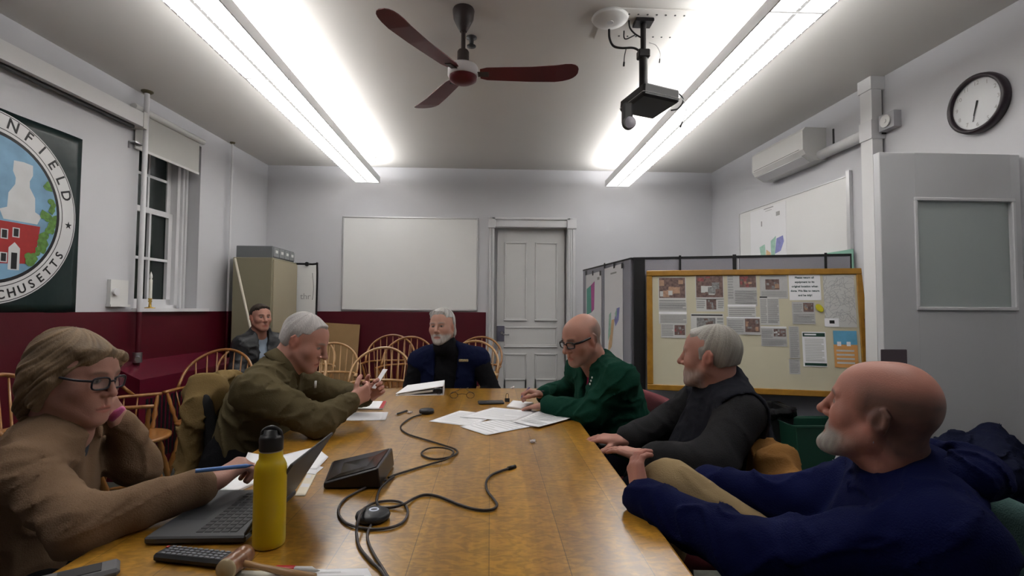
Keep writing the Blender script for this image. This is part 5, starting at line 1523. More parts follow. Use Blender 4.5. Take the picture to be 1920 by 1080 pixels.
# wedge-shaped touch controller
z0 = TZ + .002
cA, cB, cC, cD = T(606, 918), T(713, 917), T(722, 884), T(622, 876)
cC = Vector((cB.x + .0, cD.y + .01, z0)); cA.z = cB.z = cC.z = cD.z = z0
t = thing('touch_controller', 'black wedge-shaped touch controller on the table', 'controller', (cA + cC) / 2)
hl, hr = .018, .062
vs = [cA, cB, cC, cD, cA + UP * hl, cB + UP * hr + Vector((-.008, 0, 0)), cC + UP * hr + Vector((-.008, 0, 0)), cD + UP * hl]
mb = MB(); mb.add(vs, [(0, 3, 2, 1), (4, 5, 6, 7), (0, 1, 5, 4), (1, 2, 6, 5), (2, 3, 7, 6), (3, 0, 4, 7)])
o = mb.obj('body', mat('controller_black', (.010, .008, .010), .3), t); bv = o.modifiers.new('e', 'BEVEL'); bv.width = .006; bv.segments = 3
tl = [vs[4], vs[5], vs[6], vs[7]]; cen = sum(tl, Vector()) / 4
mb = MB(); mb.slab([cen + (p - cen) * .90 + UP * .0022 for p in tl], .002); mb.obj('screen', mat('controller_screen', (.008, .006, .009), .12), t)
# cables
M_cab = mat('cable_grey', (.06, .05, .05), .5); M_braid = mat('cable_braid', (.035, .028, .024), .6, var=.6, vscale=220)
def cab(name, pts, r, m, label, plug=None):
    P = [c7(x, y, r + .001 + (q[0] if q else 0)) for x, y, *q in pts]
    return cord(name, P, r, m, label, plug=plug)
cab('microphone_cable', [(1360, 258), (1300, 280), (1257, 320), (1290, 355), (1400, 390), (1480, 415), (1530, 433), (1538, 452), (1500, 472), (1430, 482), (1378, 470), (1362, 450), (1400, 428, .005), (1470, 426, .006), (1520, 445, .008), (1490, 480, .006), (1400, 508), (1300, 538), (1225, 562), (1195, 575)], .0035, M_braid, 'braided cable looping from the far puck to the touch controller')
cab('speaker_cable', [(1185, 585), (1130, 602), (1050, 640), (980, 680), (947, 730), (955, 775), (1000, 810), (1100, 832), (1200, 825), (1270, 795), (1292, 745), (1270, 705), (1220, 690), (1150, 695), (1100, 712, .004), (1062, 745, .026), (1045, 790, .024), (1036, 850, .004), (1050, 920), (1100, 985), (1150, 1030), (1190, 1085), (1240, 1160)], .0036, M_cab, 'dark grey cable looped round the ringed puck and running off the near end')
cab('video_cable', [(1222, 570), (1165, 615, .008), (1142, 660), (1138, 700, .006), (1155, 722), (1210, 724), (1270, 708, .006), (1320, 680), (1380, 660), (1450, 670), (1550, 710), (1640, 735), (1710, 735), (1738, 712), (1720, 680), (1690, 640), (1685, 595), (1710, 562), (1760, 540), (1800, 528)], .0038, mat('cable_dark', (.02, .014, .014), .45), 'dark video cable snaking out to a loose plug on the table', plug=(.0075, .028))
cab('puck_cable', [(1108, 812), (1090, 860), (1100, 910), (1130, 970), (1165, 1025), (1205, 1090), (1260, 1160)], .0032, M_cab, 'grey cable leaving the ringed puck towards the near table end')
# yellow water bottle
bq = W(504, 1022, Z=TZ)
t = thing('water_bottle', 'yellow metal water bottle with black cap beside the laptop', 'bottle', bq)
M_yel = mat('bottle_yellow', (.56, .40, .005), .38, coat=.2)
mb = MB(); mb.lathe(bq + UP * .001, UP, [(.031, 0), (.0345, .003), (.0355, .012), (.0355, .170), (.0345, .182), (.030, .193), (.0262, .198), (.0256, .215)], 40); mb.obj('body', M_yel, t)
mb = MB(); mb.lathe(bq + UP * .214, UP, [(.0245, 0), (.0245, .006)], 32); mb.obj('steel_collar', M_steel, t)
mb = MB(); mb.lathe(bq + UP * .219, UP, [(.0262, 0), (.0265, .028), (.024, .034), (.018, .036), (.016, .046), (.001, .048)], 32); cpz = mb.obj('cap', M_black, t)
mb = MB(); mb.tube(bez([bq + Vector((-.022, 0, .245)), bq + Vector((-.018, 0, .262)), bq + Vector((0, 0, .270)), bq + Vector((.018, 0, .262)), bq + Vector((.022, 0, .245))], 6), .0055, 8); mb.obj('carry_loop', M_black, cpz)
# laptop
lx0, lx1, ly0, ly1 = -.795, -.565, 1.225, 1.535
t = thing('laptop', 'dark open laptop in front of the woman in the tan sweater', 'laptop', ((lx0 + lx1) / 2, (ly0 + ly1) / 2, TZ))
M_lap = mat('laptop_grey', (.045, .047, .052), .45); M_key = mat('key_black', (.014, .014, .016), .5)
mb = MB(); mb.box((lx0, ly0, TZ + .003), (lx1, ly1, TZ + .02), .004); bs = mb.obj('base', M_lap, t)
mb = MB()
for x in (lx0 + .03, lx1 - .03):
    for y in (ly0 + .03, ly1 - .03): mb.cyl((x, y, TZ + .0), (x, y, TZ + .004), .008, n=10)
mb.obj('rubber_foot', M_black, bs)
mb = MB(); r_, c_ = 5, 13
for i in range(r_):
    for j in range(c_):
        x = lx0 + .105 + i * .0195; y = ly0 + .022 + j * .0205; mb.box((x, y, TZ + .019), (x + .0165, y + .0175, TZ + .0215), .001)
mb.obj('keyboard', M_key, bs)
mb = MB(); mb.box((lx0 + .02, ly0 + .1, TZ + .0195), (lx0 + .085, ly1 - .1, TZ + .0204)); mb.obj('touchpad', M_dark, bs)
phi = math.radians(57); ll = .195
Rl = Matrix(((math.cos(phi), 0, -math.sin(phi)), (0, 1, 0), (math.sin(phi), 0, math.cos(phi)))).to_4x4()
mb = MB(Matrix.Translation((lx1 - .004, 0, TZ + .021)) @ Rl); mb.box((0, ly0, -.004), (ll, ly1, .003), .003); ld = mb.obj('lid', M_lap, t)
mb = MB(Matrix.Translation((lx1 - .004, 0, TZ + .021)) @ Rl); mb.box((.012, ly0 + .01, .003), (ll - .01, ly1 - .01, .0036)); mb.obj('screen', mat('laptop_screen', (.01, .01, .012), .15), ld)
mb = MB(); mb.cyl((lx1 - .002, ly0 + .03, TZ + .018), (lx1 - .002, ly1 - .03, TZ + .018), .007); mb.obj('hinge', M_black, t)
# papers by the laptop
paper('paper_sheet', 'white sheet beyond the laptop lid, topmost of the pile', [(462, 870), (594, 880), (616, 857), (592, 838)], h=.004, group=g_)
paper('paper_sheet', 'white sheet under the pile beyond the laptop lid', [(455, 872), (590, 890), (607, 876), (465, 848)], h=.002, group=g_)
paper('spiral_notebook', 'white open notebook under the writing hand of the woman', [(336, 914), (440, 925), (520, 890), (430, 885)], 'notebook', h=.001, t_=.006)
paper('brochure', 'narrow cream brochure lying beside the laptop lid', [(552, 930), (572, 930), (594, 888), (576, 887)], 'brochure', h=.001, m=mat('brochure_cream', (.66, .60, .48), .6), print_=2)
# remote, gavel, marker, near papers
a, b = T(300, 1046), T(430, 1060)
mb, X, L = boxy('r', '', '', a, b, .046, .018, M_black)
t = thing('remote_control', 'black remote control with many grey buttons beside the gavel', 'remote', (a + b) / 2)
mb.obj('body', M_black, t)
mb = MB(X)
for i in range(11):
    for j in range(4): x = .016 + i * .0135; y = -.017 + j * .0098; mb.box((x, y, .0178), (x + .0095, y + .0062, .0198), .001)
mb.obj('button_pad', mat('remote_button', (.20, .21, .24), .5), t)
mb = MB(X); mb.box((.006, .008, .018), (.012, .014, .02)); mb.obj('power_button', mat('power_red', (.5, .03, .02), .5), t)
ga, gb = T(420, 1094), T(462, 1060)
gr = .021
ga.z = gb.z = TZ + gr + .004
d = (gb - ga).normalized()
t = thing('gavel', 'wooden gavel lying across the remote control end', 'gavel', (ga + gb) / 2 - UP * .02)
M_gw = wood('gavel_wood', (.20, .085, .04), (.30, .14, .07), rough=.35, scale=(20, 20, 4)); M_gl = mat('gavel_face', (.42, .33, .19), .45)
Lg = (gb - ga).length
mb = MB(); mb.lathe(ga, d, [(gr * .96, .006), (gr, .014), (gr * .86, .02), (gr * .97, .026), (gr * .97, Lg - .026), (gr * .86, Lg - .02), (gr, Lg - .014), (gr * .9, Lg), (.001, Lg + .004)], 32); hd = mb.obj('head', M_gw, t)
mb = MB(); mb.lathe(ga, d, [(.001, -.002), (gr * .9, 0), (gr * .98, .007)], 32); mb.obj('striking_face', M_gl, hd)
gc = (ga + gb) / 2; ge = T(590, 1084, .008)
mb = MB(); mb.tube([gc.lerp(ge, .05), gc.lerp(ge, .3), gc.lerp(ge, .7), ge], [.007, .006, .0075, .009], 12); mb.obj('handle', mat('gavel_handle', (.38, .22, .10), .4), t)
pen('marker', T(600, 1070, .0085), T(517, 1068, .0085), .0075, M_plastic, 'white marker with red cap lying behind the gavel handle', 'marker', capm=mat('marker_red', (.55, .01, .02), .4), tipm=M_plastic)
paper('paper_sheet', 'white sheet under the marker at the near table end', [(540, 1130), (720, 1130), (690, 1066), (560, 1068)], h=.001, print_=6, group=g_)
paper('paper_sheet', 'cream sheet under the gavel handle at the near table end', [(400, 1140), (540, 1140), (560, 1072), (450, 1070)], h=.0005, m=mat('cream_paper', (.62, .60, .52), .8), group=g_)
mb, X, L = boxy('g', '', '', T(60, 1110), T(225, 1070), .06, .016, M_dark)
t = thing('handset', 'grey handset device at the near table corner', 'handset', T(160, 1080))
mb.obj('body', mat('handset_grey', (.13, .13, .14), .45), t)
mb = MB(X); mb.box((L - .10, -.02, .016), (L - .03, .02, .0175), .004); mb.obj('screen', M_dark, t)
# ------------------------------------------------------------------ people
M_skin = mat('skin', (.5, .3, .22), .5, vcol=True, bump=.10, bscale=300, spec=.35)
M_hair = mat('hair', (.3, .3, .3), .6, vcol=True, bump=.35, bscale=260, stretch=(1, 1, .25), spec=.3)
M_eyeg = mat('spectacle_black', (.012, .010, .012), .3)
M_lens = mat('spectacle_lens', (.92, .94, .96), .05, trans=.92, ior=1.02)
def cloth(name, col, b=.25, s=220): return mat(name, col, .92, bump=b, bscale=s, var=.10, vscale=9, spec=.12)
J = lambda px, py, Y: W(px, py, Y=Y)
A3 = lambda v: np.array([v[0], v[1], v[2]], float)
LOC = lambda P, c, R, s: ((P - A3(c)) @ R) / s


class Head:
    """face forward = +y, right side of the head = +x, up = +z, origin between the ears"""
    def __init__(self, c, yaw_dir, pitch=0, roll=0, s=1.0, skin=(.42, .22, .16), jaw=1.0, nose=1.0, fat=0.0, vox=.003, brow=(.10, .08, .07), lip=None,
                 beard=None, beard_col=(.42, .40, .38), stubble=None, stub_col=(.2, .18, .17), neck_to=None, mouth=0.0, eyes_shut=.0, goatee=0.0):
        self.c = A3(c); self.R = rot_dir(yaw_dir, pitch, roll); self.s = s
        self.__dict__.update(skin=skin, jaw=jaw, nose=nose, fat=fat, vox=vox, brow=brow, beard=beard, beard_col=beard_col, stubble=stubble, stub_col=stub_col, neck_to=neck_to, lip=lip, shut=eyes_shut, goatee=goatee)
    def w(self, x, y, z): return self.c + self.R @ (np.array([x, y, z]) * self.s)
    def loc(self, X, Y, Z):
        x, y, z = X - self.c[0], Y - self.c[1], Z - self.c[2]
        return [(self.R[0, i] * x + self.R[1, i] * y + self.R[2, i] * z) / self.s for i in range(3)]
    def field(self):
        F = Field(); s = self.s; w = self.w; R = self.R
        def E(c, r, k=.02, op=1): F.ell(w(*c), np.array(r) * s, R, k * s, op)
        def C(a, b, ra, rb, k=.02, op=1): F.cap(w(*a), w(*b), ra * s, rb * s, k * s, op)
        j = self.jaw; ft = self.fat
        E((0, -.014, .034), (.0765, .097, .089)); E((0, -.040, .040), (.073, .070, .080), .03); E((0, .03, .03), (.068, .062, .075), .03)          # skull, forehead
        E((0, .034, -.042), (.061 + ft, .056, .078), .03)                                               # face block
        for q in (-1, 1):
            C((q * .056 * j, .002, -.050), (q * .022 * j, .074, -.098), .024 + ft, .018 + ft * .6, .025)    # jaw line
            E((q * .042, .058, -.020), (.025 + ft * .5, .022, .022), .035)                              # cheekbone
            C((q * .012, .088, .030), (q * .044, .076, .030), .0085, .008, .012)                     # brow ridge
        E((0, .078, -.104), (.024 * j, .020, .018), .02)                                              # chin
        E((0, .074, -.066), (.034, .026, .026), .02)                                                  # muzzle
        for q in (-1, 1): E((q * .032, .097, .009), (.019, .017, .013), .012, -1)                     # eye sockets
        for q in (-1, 1): E((q * .0315, .0745, .009), (.0150, .0135, .0125), .003)                    # eyes
        for q in (-1, 1): C((q * .017, .0865, .0185), (q * .046, .077, .0165), .0036, .0032, .004); C((q * .019, .0835, .0005), (q * .044, .076, .0015), .003, .0026, .004)   # lids
        n = self.nose
        C((0, .090, .022), (0, .104 + .010 * n, -.022), .0085, .0105 * n, .012); E((0, .104 + .010 * n, -.026), (.0125 * n, .012 * n, .0105 * n), .008)
        for q in (-1, 1): E((q * .0125 * n, .098, -.030), (.009 * n, .011, .008), .006)
        for q in (-1, 1): E((q * .006 * n, .106, -.0375), (.004, .005, .003), .003, -1)
        C((-.020, .0905, -.0655), (.020, .0905, -.0655), .0052, .0052, .006); C((-.017, .0905, -.076), (.017, .0905, -.076), .0062, .0062, .006)
        C((-.024, .101, -.0705), (.024, .101, -.0705), .0032, .0032, .003, -1)                         # mouth line
        C((0, .094, -.046), (0, .098, -.060), .003, .003, .005, -1)
        for q in (-1, 1):                                                                            # ears
            E((q * .0785, -.014, -.004), (.0105, .019, .032), .006); C((q * .0865, -.028, .012), (q * .0865, -.026, -.012), .006, .006, .006); C((q * .084, -.020, .026), (q * .088, -.029, .014), .005, .005, .006)
            E((q * .076, -.010, -.034), (.007, .011, .012), .006); E((q * .0935, -.011, -.003), (.0105, .0105, .0175), .004, -1)
            C((q * .072, -.005, .0), (q * .070, -.006, -.02), .012, .012, .012)
        C((0, -.030, -.045), (0, -.040, -.10), .056 + ft, .057 + ft, .03)
        if self.neck_to is not None:
            F.cap(w(0, -.030, -.06), self.neck_to, (.055 + ft) * s, (.062 + ft) * s, .03)
            F.cap(w(0, .005, -.085), A3(self.neck_to) + self.R @ np.array([0, .03, 0]), (.040 + ft) * s, .05 * s, .03)
        if self.beard is not None and self.goatee:
            E((0, .090, -.108), (.028, .022 + self.goatee, .020 + self.goatee), .016)
            for q in (-1, 1): C((q * .058, .006, -.050), (q * .030, .070, -.098), .024, .022, .02)
        return F
    def paint(self, P):
        q = (P - self.c) @ self.R / self.s; x, y, z = q.T; ax = np.abs(x)
        C = np.tile(np.array(self.skin), (len(P), 1)).astype(float)
        n1 = vnoise(x, y, z, 60, 3)[:, None]; C *= 1 + .07 * n1
        def mix(m, col, a=1.0):
            m = np.clip(m, 0, 1)[:, None] * a; C[:] = C * (1 - m) + np.asarray(col) * m
        sm = lambda d, w: np.clip(.5 - d / w, 0, 1)
        red = np.array(self.skin) * np.array([1.12, .84, .80])
        mix(sm(np.sqrt(((ax - .045) / 1.1) ** 2 + (y - .075) ** 2 + (z + .022) ** 2) - .016, .04), red, .30)     # cheeks
        mix(sm(np.sqrt(x ** 2 + (y - .112) ** 2 + (z + .026) ** 2) - .012, .014), red, .6); mix(sm(.070 - ax, .012) * sm(np.abs(z) - .035, .02) * sm(np.abs(y + .015) - .03, .02), red, .6)
        if self.stubble is not None:
            m = self.stubble(x, y, z); mix(m * (1 + .10 * vnoise(x, y, z, 130, 8)), self.stub_col)
        if self.beard is not None:
            m = self.beard(x, y, z); mix(m * (1 + .10 * vnoise(x, y, z, 160, 5)), np.array(self.beard_col) * (1 + .22 * vnoise(x * 2.2, y * 2.2, z * .7, 150, 6))[:, None])
        lip = self.lip or np.array(self.skin) * np.array([1.0, .62, .62])
        mix(sm(np.maximum(np.abs(z + .0705) - .0105 * (1 - (ax / .030) ** 2), ax - .026), .006) * (y > .075), lip, .8)
        mix(sm(np.abs(z + .0705) - .0012, .004) * (ax < .025) * (y > .075), np.array(self.skin) * .28, .9)
        ex = ax - .0315; op = .0058 * (1 - self.shut)
        eye = np.maximum(np.abs(z - .0088) - op * (1 - (ex / .0150) ** 2), np.abs(ex) - .0135)
        front = y > .066
        mix(sm(eye - .002, .003) * front, np.array(self.skin) * .30, .85)
        mix(sm(eye, .002) * front, (.30, .27, .25))
        mix(sm(np.sqrt(ex ** 2 + (z - .0092) ** 2) - .0055, .002) * sm(eye, .002) * front, (.05, .04, .035))
        arch = .0245 + .004 * np.sin(np.clip((ax - .012) / .04, 0, 1) * PI)
        mix(sm(np.abs(z - arch - .004) - .0036, .006) * sm(np.abs(ax - .031) - .019, .008) * (y > .058), self.brow, .85)
        return np.clip(C, .002, .95)
    def mesh(self):
        P, Q = surface(*self.field().eval_grid(self.vox), relax=1)
        return P, Q, self.paint(P)
    def hair(self, solids, mask=None, amp=.003, freq=(30, 80, 3.0), col=(.4, .4, .4), var=.25, vox=None, seed=1, swirl=(0, 1, .3), tint=None):
        """solids: list of ('e', c, r) or ('c', a, b, ra, rb) in head coordinates"""
        F = Field(); s = self.s
        solids = list(solids) + [('e', (0, -.040, .040), (.079, .076, .0865))]
        for q in solids:
            if q[0] == 'e': F.ell(self.w(*q[1]), np.array(q[2]) * s, self.R, .016 * s)
            elif q[0] == '-': F.ell(self.w(*q[1]), np.array(q[2]) * s, self.R, .010 * s, -1)
            else: F.cap(self.w(*q[1]), self.w(*q[2]), q[3] * s, q[4] * s, .016 * s)
        k1, k2, sw = freq
        def strands(x, y, z):
            ph = np.arctan2(x, y + .03) + sw * z
            return .6 * vnoise(ph * k1, z * 26 + y * 9, x * 8, 1.0, seed) + .4 * vnoise(ph * k2, z * 40, y * 30, 1.0, seed + 3)
        def post(D, X, Y, Z):
            x, y, z = self.loc(X, Y, Z)
            if mask is not None: D = np.maximum(D, mask(x, y, z) * s)
            return D + amp * s * strands(x, y, z)
        F.post.append(post)
        P, Q = surface(*F.eval_grid(vox or self.vox), relax=1)
        q = (P - self.c) @ self.R / self.s; x, y, z = q.T
        t = np.clip(.5 - .5 * strands(x, y, z), 0, 1)
        C = np.array(col)[None] * (1 + var * (t - .5) * 2 + .12 * vnoise(x, y, z, 50, seed))[:, None]
        if tint is not None:
            m = np.clip(tint[0](x, y, z), 0, 1)[:, None]; C = C * (1 - m) + np.array(tint[1]) * (1 + .3 * (t - .5))[:, None] * m
        return P, Q, np.clip(C, .002, .95)
    def specs(self, parent, m=M_eyeg, w=.026, h=.017, rt=.0026, drop=0.0, thick=1.0):
        zc = .004 + drop; yf = .106
        g = bpy.data.objects.new('glasses', None)
        mb = MB()
        def pt(x, y, z): return Vector(self.w(x, y, z))
        for q in (-1, 1):
            loop = []
            for i in range(20):
                a = 2 * PI * i / 20; c_, s_ = math.cos(a), math.sin(a)
                px = math.copysign(abs(c_) ** .6, c_) * w; pz = math.copysign(abs(s_) ** .6, s_) * h
                loop.append(pt(q * .0335 + px, yf - abs(q * .0335 + px) * .18, zc + pz))
            mb.tube(loop, rt * self.s, 6, closed=True)
        mb.tube([pt(-.0085, yf - .001, zc + .005), pt(0, yf + .002, zc + .007), pt(.0085, yf - .001, zc + .005)], rt * self.s, 6)
        fr = mb.obj('glasses', m, parent)
        for q in (-1, 1):
            mb = MB(); mb.tube(bez([pt(q * (.0335 + w), yf - .012, zc + .008), pt(q * .076, .06, zc + .008), pt(q * .0815, -.005, zc + .010), pt(q * .082, -.03, zc - .004)], 4), rt * .9 * self.s, 6, sq=(.7, 1.5 * thick)); mb.obj('temple', m, fr)
            mb = MB(); pts = []
            for i in range(20):
                a = 2 * PI * i / 20; c_, s_ = math.cos(a), math.sin(a)
                px = math.copysign(abs(c_) ** .6, c_) * w * .96; pz = math.copysign(abs(s_) ** .6, s_) * h * .95
                pts.append(pt(q * .0335 + px, yf - abs(q * .0335 + px) * .18, zc + pz))
            mb.add(pts, [tuple(range(20))]); mb.obj('lens', M_lens, fr)


def hand_mesh(wrist, fdir, pn, thumb, curl=(.35, .5, .4), spread=.10, tcurl=.35, s=1.0, skin=(.42, .22, .16), vox=.0026, arm_from=None, bends=None, tout=.75):
    """five-fingered hand: fdir = along the palm, pn = where the palm faces, thumb = side of the thumb"""
    f = Vector(fdir).normalized(); n = Vector(pn); n = (n - f * n.dot(f)).normalized(); t = Vector(thumb); t = (t - f * t.dot(f) - n * t.dot(n)).normalized()
    w = Vector(wrist); F = Field()
    offs = (.030, .0105, -.0095, -.0285); lens = (.070, .078, .072, .056); kl = (.088, .092, .088, .080)
    F.ecap(A3(w - f * .02), A3(w + f * .02), (.027 * s, .020 * s), (.031 * s, .018 * s), A3(t), .015)
    if arm_from is not None: F.ecap(A3(arm_from), A3(w), (.030 * s, .027 * s), (.027 * s, .021 * s), A3(t), .02)
    for i in range(4):
        k = w + f * kl[i] * s + t * offs[i] * s - n * .002
        b = w + f * .018 * s + t * offs[i] * .7 * s
        F.cap(A3(b), A3(k), .0145 * s, .0118 * s, .016)
        d = (f + t * spread * (1.5 - i) * .6).normalized(); p = k; r = .0102 * s if i < 3 else .009 * s
        cu = bends[i] if bends else curl
        ax = d.cross(n).normalized(); L = lens[i] * s
        for sg, (fr, a) in enumerate(zip((.46, .30, .24), cu)):
            d = Matrix.Rotation(a, 3, ax) @ d
            q = p + d * L * fr; F.cap(A3(p), A3(q), r, r * .90, .004); p = q; r *= .90
    F.cap(A3(w + f * .02 * s + t * .012 * s), A3(w + f * .05 * s + t * .026 * s + n * .008 * s), .018 * s, .015 * s, .014)
    d = (t * tout + f * .65 + n * .30).normalized(); p = w + f * .030 * s + t * .024 * s + n * .006 * s; r = .0125 * s
    ax = d.cross((f + n * .5).normalized())
    ax = ax.normalized() if ax.length > 1e-4 else n
    for L, a in ((.040, 0), (.032, tcurl), (.026, tcurl)):
        d = Matrix.Rotation(a, 3, ax) @ d; q = p + d * L * s; F.cap(A3(p), A3(q), r, r * .92, .006); p = q; r *= .92
    P, Q = surface(*F.eval_grid(vox), relax=1)
    C = np.tile(np.array(skin), (len(P), 1)) * (1 + .10 * vnoise(*P.T, 70, 4))[:, None]
    dtip = np.linalg.norm(P - A3(w), axis=1); C *= np.array([1, 1, 1]) + np.clip((dtip - .10) / .08, 0, 1)[:, None] * np.array([.10, -.10, -.10])
    return P, Q, np.clip(C, .002, .95)


def lerp(a, b, t): return A3(a) * (1 - t) + A3(b) * t


class Body:
    """joints in world space; l / r are the person's own sides"""
    def __init__(self, pel, nb, sl, sr, el, er, wl, wr, hl=None, hr=None, kl=None, kr=None, al=None, ar=None, belly=0.0, chest=1.0, arm=1.0):
        self.pel, self.nb, self.sl, self.sr, self.el, self.er, self.wl, self.wr = [A3(q) for q in (pel, nb, sl, sr, el, er, wl, wr)]
        self.side = self.sl - self.sr; self.side /= np.linalg.norm(self.side)
        up = self.nb - self.pel; up /= np.linalg.norm(up)
        self.fwd = np.cross(self.side, up); self.fwd /= np.linalg.norm(self.fwd)
        self.up = up
        self.hl = A3(hl) if hl is not None else self.pel + self.side * .09; self.hr = A3(hr) if hr is not None else self.pel - self.side * .09
        self.kl, self.kr, self.al, self.ar = [A3(q) if q is not None else None for q in (kl, kr, al, ar)]
        self.belly, self.chest, self.arm = belly, chest, arm; self.waist = .05
    def torso(self, F, t=0.0, low=0.0, k=.06):
        p = self.pel + self.up * low; sh = (self.sl + self.sr) / 2; ch = lerp(self.pel, sh, .72) ; wa = lerp(self.pel, sh, .36) + self.fwd * self.belly * .5
        c = self.chest
        F.ecap(p, wa, (.165 * c + t, .120 + t), (.152 * c + t + self.belly * .4, .112 + t + self.belly), self.side, k)
        F.ecap(wa, ch, (.152 * c + t + self.belly * .4, .112 + t + self.belly), (.168 * c + t, .122 + t), self.side, k)
        F.ecap(ch, lerp(sh, self.nb, .35), (.168 * c + t, .122 + t), (.13 * c + t, .078 + t), self.side, k)
        for s in (self.sl, self.sr): F.cap(lerp(self.nb, s, .25) - self.up * .015, s, .058 + t, .058 * self.arm + t, .05)
        F.cap(self.nb - self.up * .06, self.nb - self.up * .005, .075 + t, .062 + t, .04)
    def arms(self, F, t=0.0, cuffl=1.0, cuffr=1.0, k=.03):
        a = self.arm
        for s, e, w, cu in ((self.sl, self.el, self.wl, cuffl), (self.sr, self.er, self.wr, cuffr)):
            w2 = lerp(e, w, cu)
            F.cap(s, e, .056 * a + t, .045 * a + t, k); F.cap(e, w2, .045 * a + t, .034 * a + t, k)
    def legs(self, F, t=0.0, k=.04, only=None):
        for h, kn, an in ((self.hl, self.kl, self.al), (self.hr, self.kr, self.ar)):
            if kn is None: continue
            F.cap(h, kn, .088 + t, .062 + t, k)
            if an is not None: F.cap(kn, an, .060 + t, .044 + t, k)
        F.ecap(self.pel - self.up * .02, self.pel + self.up * self.waist, (.17 + t, .125 + t), (.165 + t, .12 + t), self.side, .05)
    def core(self, vox=.011):
        """the body itself under the clothes, one piece from neck to ankles"""
        F = Field(); self.torso(F, -.022); self.arms(F, -.018, 1.0, 1.0); self.legs(F, -.014)
        P, Q = surface(*F.eval_grid(vox), relax=1); return P, Q


def folds(amp, f, seed, axis=None):
    def fn(D, X, Y, Z):
        u = X * .8 + Z * .5; v = Y * .8 - Z * .3
        n1 = vnoise(u, v, Z * .35, f * 1.9, seed + 1); n2 = vnoise(X * .5, Y * .5, Z - .4 * X, f * 2.6, seed + 2)
        k = np.clip(.55 + .9 * vnoise(X, Y, Z, f * .45, seed + 5), 0, 1)
        return D + amp * (.45 * vnoise(X, Y, Z, f * .8, seed) - .2) - amp * 1.3 * (np.exp(-(n1 / .20) ** 2) * k + np.exp(-(n2 / .20) ** 2) * (1 - k))
    return fn


def elbow_folds(j, amp=.006, n=95, rad=.13):
    """creases that gather round a bent joint"""
    j = A3(j)
    def fn(D, X, Y, Z):
        r = np.sqrt((X - j[0]) ** 2 + (Y - j[1]) ** 2 + (Z - j[2]) ** 2)
        return D + amp * 2.2 * np.clip(1.2 - r / rad, 0, 1) * -(1 - np.abs(np.sin(r * n * .45 + 1.9 * vnoise(X, Y, Z, 17, 5)))) ** 1.5
    return fn


def garment(name, build, m, parent, vox=.0075, post=(), relax=2, col=None):
    F = Field(); build(F)
    F.post += list(post)
    P, Q = surface(*F.eval_grid(vox), relax=relax)
    return np_obj(name, [(P, Q, col(P) if col else None)], m, parent)


def person(label, head, body, hands, skin, group=None):
    t = thing('person', label, 'person', tuple(body.pel[:2]) + (0,))
    P, Q = body.core(); C = np.tile(np.array(skin), (len(P), 1))
    parts = [(P, Q, C), head.mesh()] + hands
    np_obj('body', parts, M_skin, t)
    return t


def feet(t, body, m, y=None):
    for an, kn in ((body.al, body.kl), (body.ar, body.kr)):
        if an is None or an[2] > .2: continue
        d = body.fwd * np.array([1, 1, 0]); d = d / np.linalg.norm(d)
        a = np.array([an[0], an[1], .05])
        garment('shoe', lambda F: (F.ecap(a - d * .05 + [0, 0, -.01], a + d * .17 + [0, 0, -.018], (.040, .040), (.038, .026), body.side, .02), F.cap(an, a, .048, .045, .03),
                                   F.plane_cut((0, 0, .004), (0, 0, -1), (a - .3), (a + .3), .002)), m, t, .008)

sig = lambda d, w: np.clip(.5 - d / w, 0, 1)
M_shoe = mat('shoe_leather', (.015, .012, .011), .45); M_trk = cloth('black_trousers', (.010, .010, .012)); M_trn = cloth('navy_trousers', (.012, .014, .025))

# ============ woman in the tan sweater
SK = (.40, .21, .165)
hd = Head(J(143, 710, 1.50), (1.0, -.06), -.14, -.04, 1.0, SK, jaw=.92, nose=.85, vox=.0028, brow=(.16, .10, .07), neck_to=J(112, 812, 1.49), fat=.002)
bd = Body((-1.40, 1.50, .52), J(112, 815, 1.49), (-1.33, 1.655, .885), (-1.16, 1.335, .885), J(262, 872, 1.74), (-.945, 1.235, .795), J(226, 792, 1.665), J(398, 905, 1.44),
          kl=(-.93, 1.62, .50), kr=(-.95, 1.40, .50), al=(-.90, 1.62, .08), ar=(-.92, 1.40, .08), belly=.015, arm=.93)
hr_ = hand_mesh(bd.wr, J(452, 878, 1.50) - Vector(bd.wr) + Vector((0, 0, .01)), (.25, .3, -1), (-.4, .8, .4), curl=(1.0, 1.15, .6), skin=SK, arm_from=lerp(bd.er, bd.wr, .82), tcurl=.5, s=1.0)
hl_ = hand_mesh(bd.wl, Vector(J(198, 752, 1.60)) - Vector(bd.wl), (-.75, -.45, .35), (-.35, -.2, .9), curl=(1.1, 1.2, .8), skin=SK, arm_from=lerp(bd.el, bd.wl, .7), s=.92)
t = person('woman in tan sweater and dark glasses leaning her cheek on one hand', hd, bd, [hr_, hl_], SK)
M_tan = cloth('tan_knit', (.195, .125, .078), .3, 260)
garment('sweater', lambda F: (bd.torso(F, .016), bd.arms(F, .012, .93, .88),
        F.ecap(J(170, 800, 1.52), J(232, 900, 1.50), (.034, .05), (.04, .06), (0, 1, .2), .03, -1)), M_tan, t, .0065, [folds(.006, 26, 2), elbow_folds(bd.er), elbow_folds(bd.el), elbow_folds(bd.sr, .006, 70, .17)])
garment('blouse', lambda F: (bd.torso(F, -.008), F.cap(bd.nb - bd.up * .02, bd.nb + bd.up * .015, .062, .056, .02)), cloth('grey_blouse', (.055, .062, .078)), t, .010, [folds(.004, 40, 4)])
garment('trousers', lambda F: bd.legs(F, .012), M_trk, t, .011, [folds(.005, 24, 3)])
feet(t, bd, M_shoe)
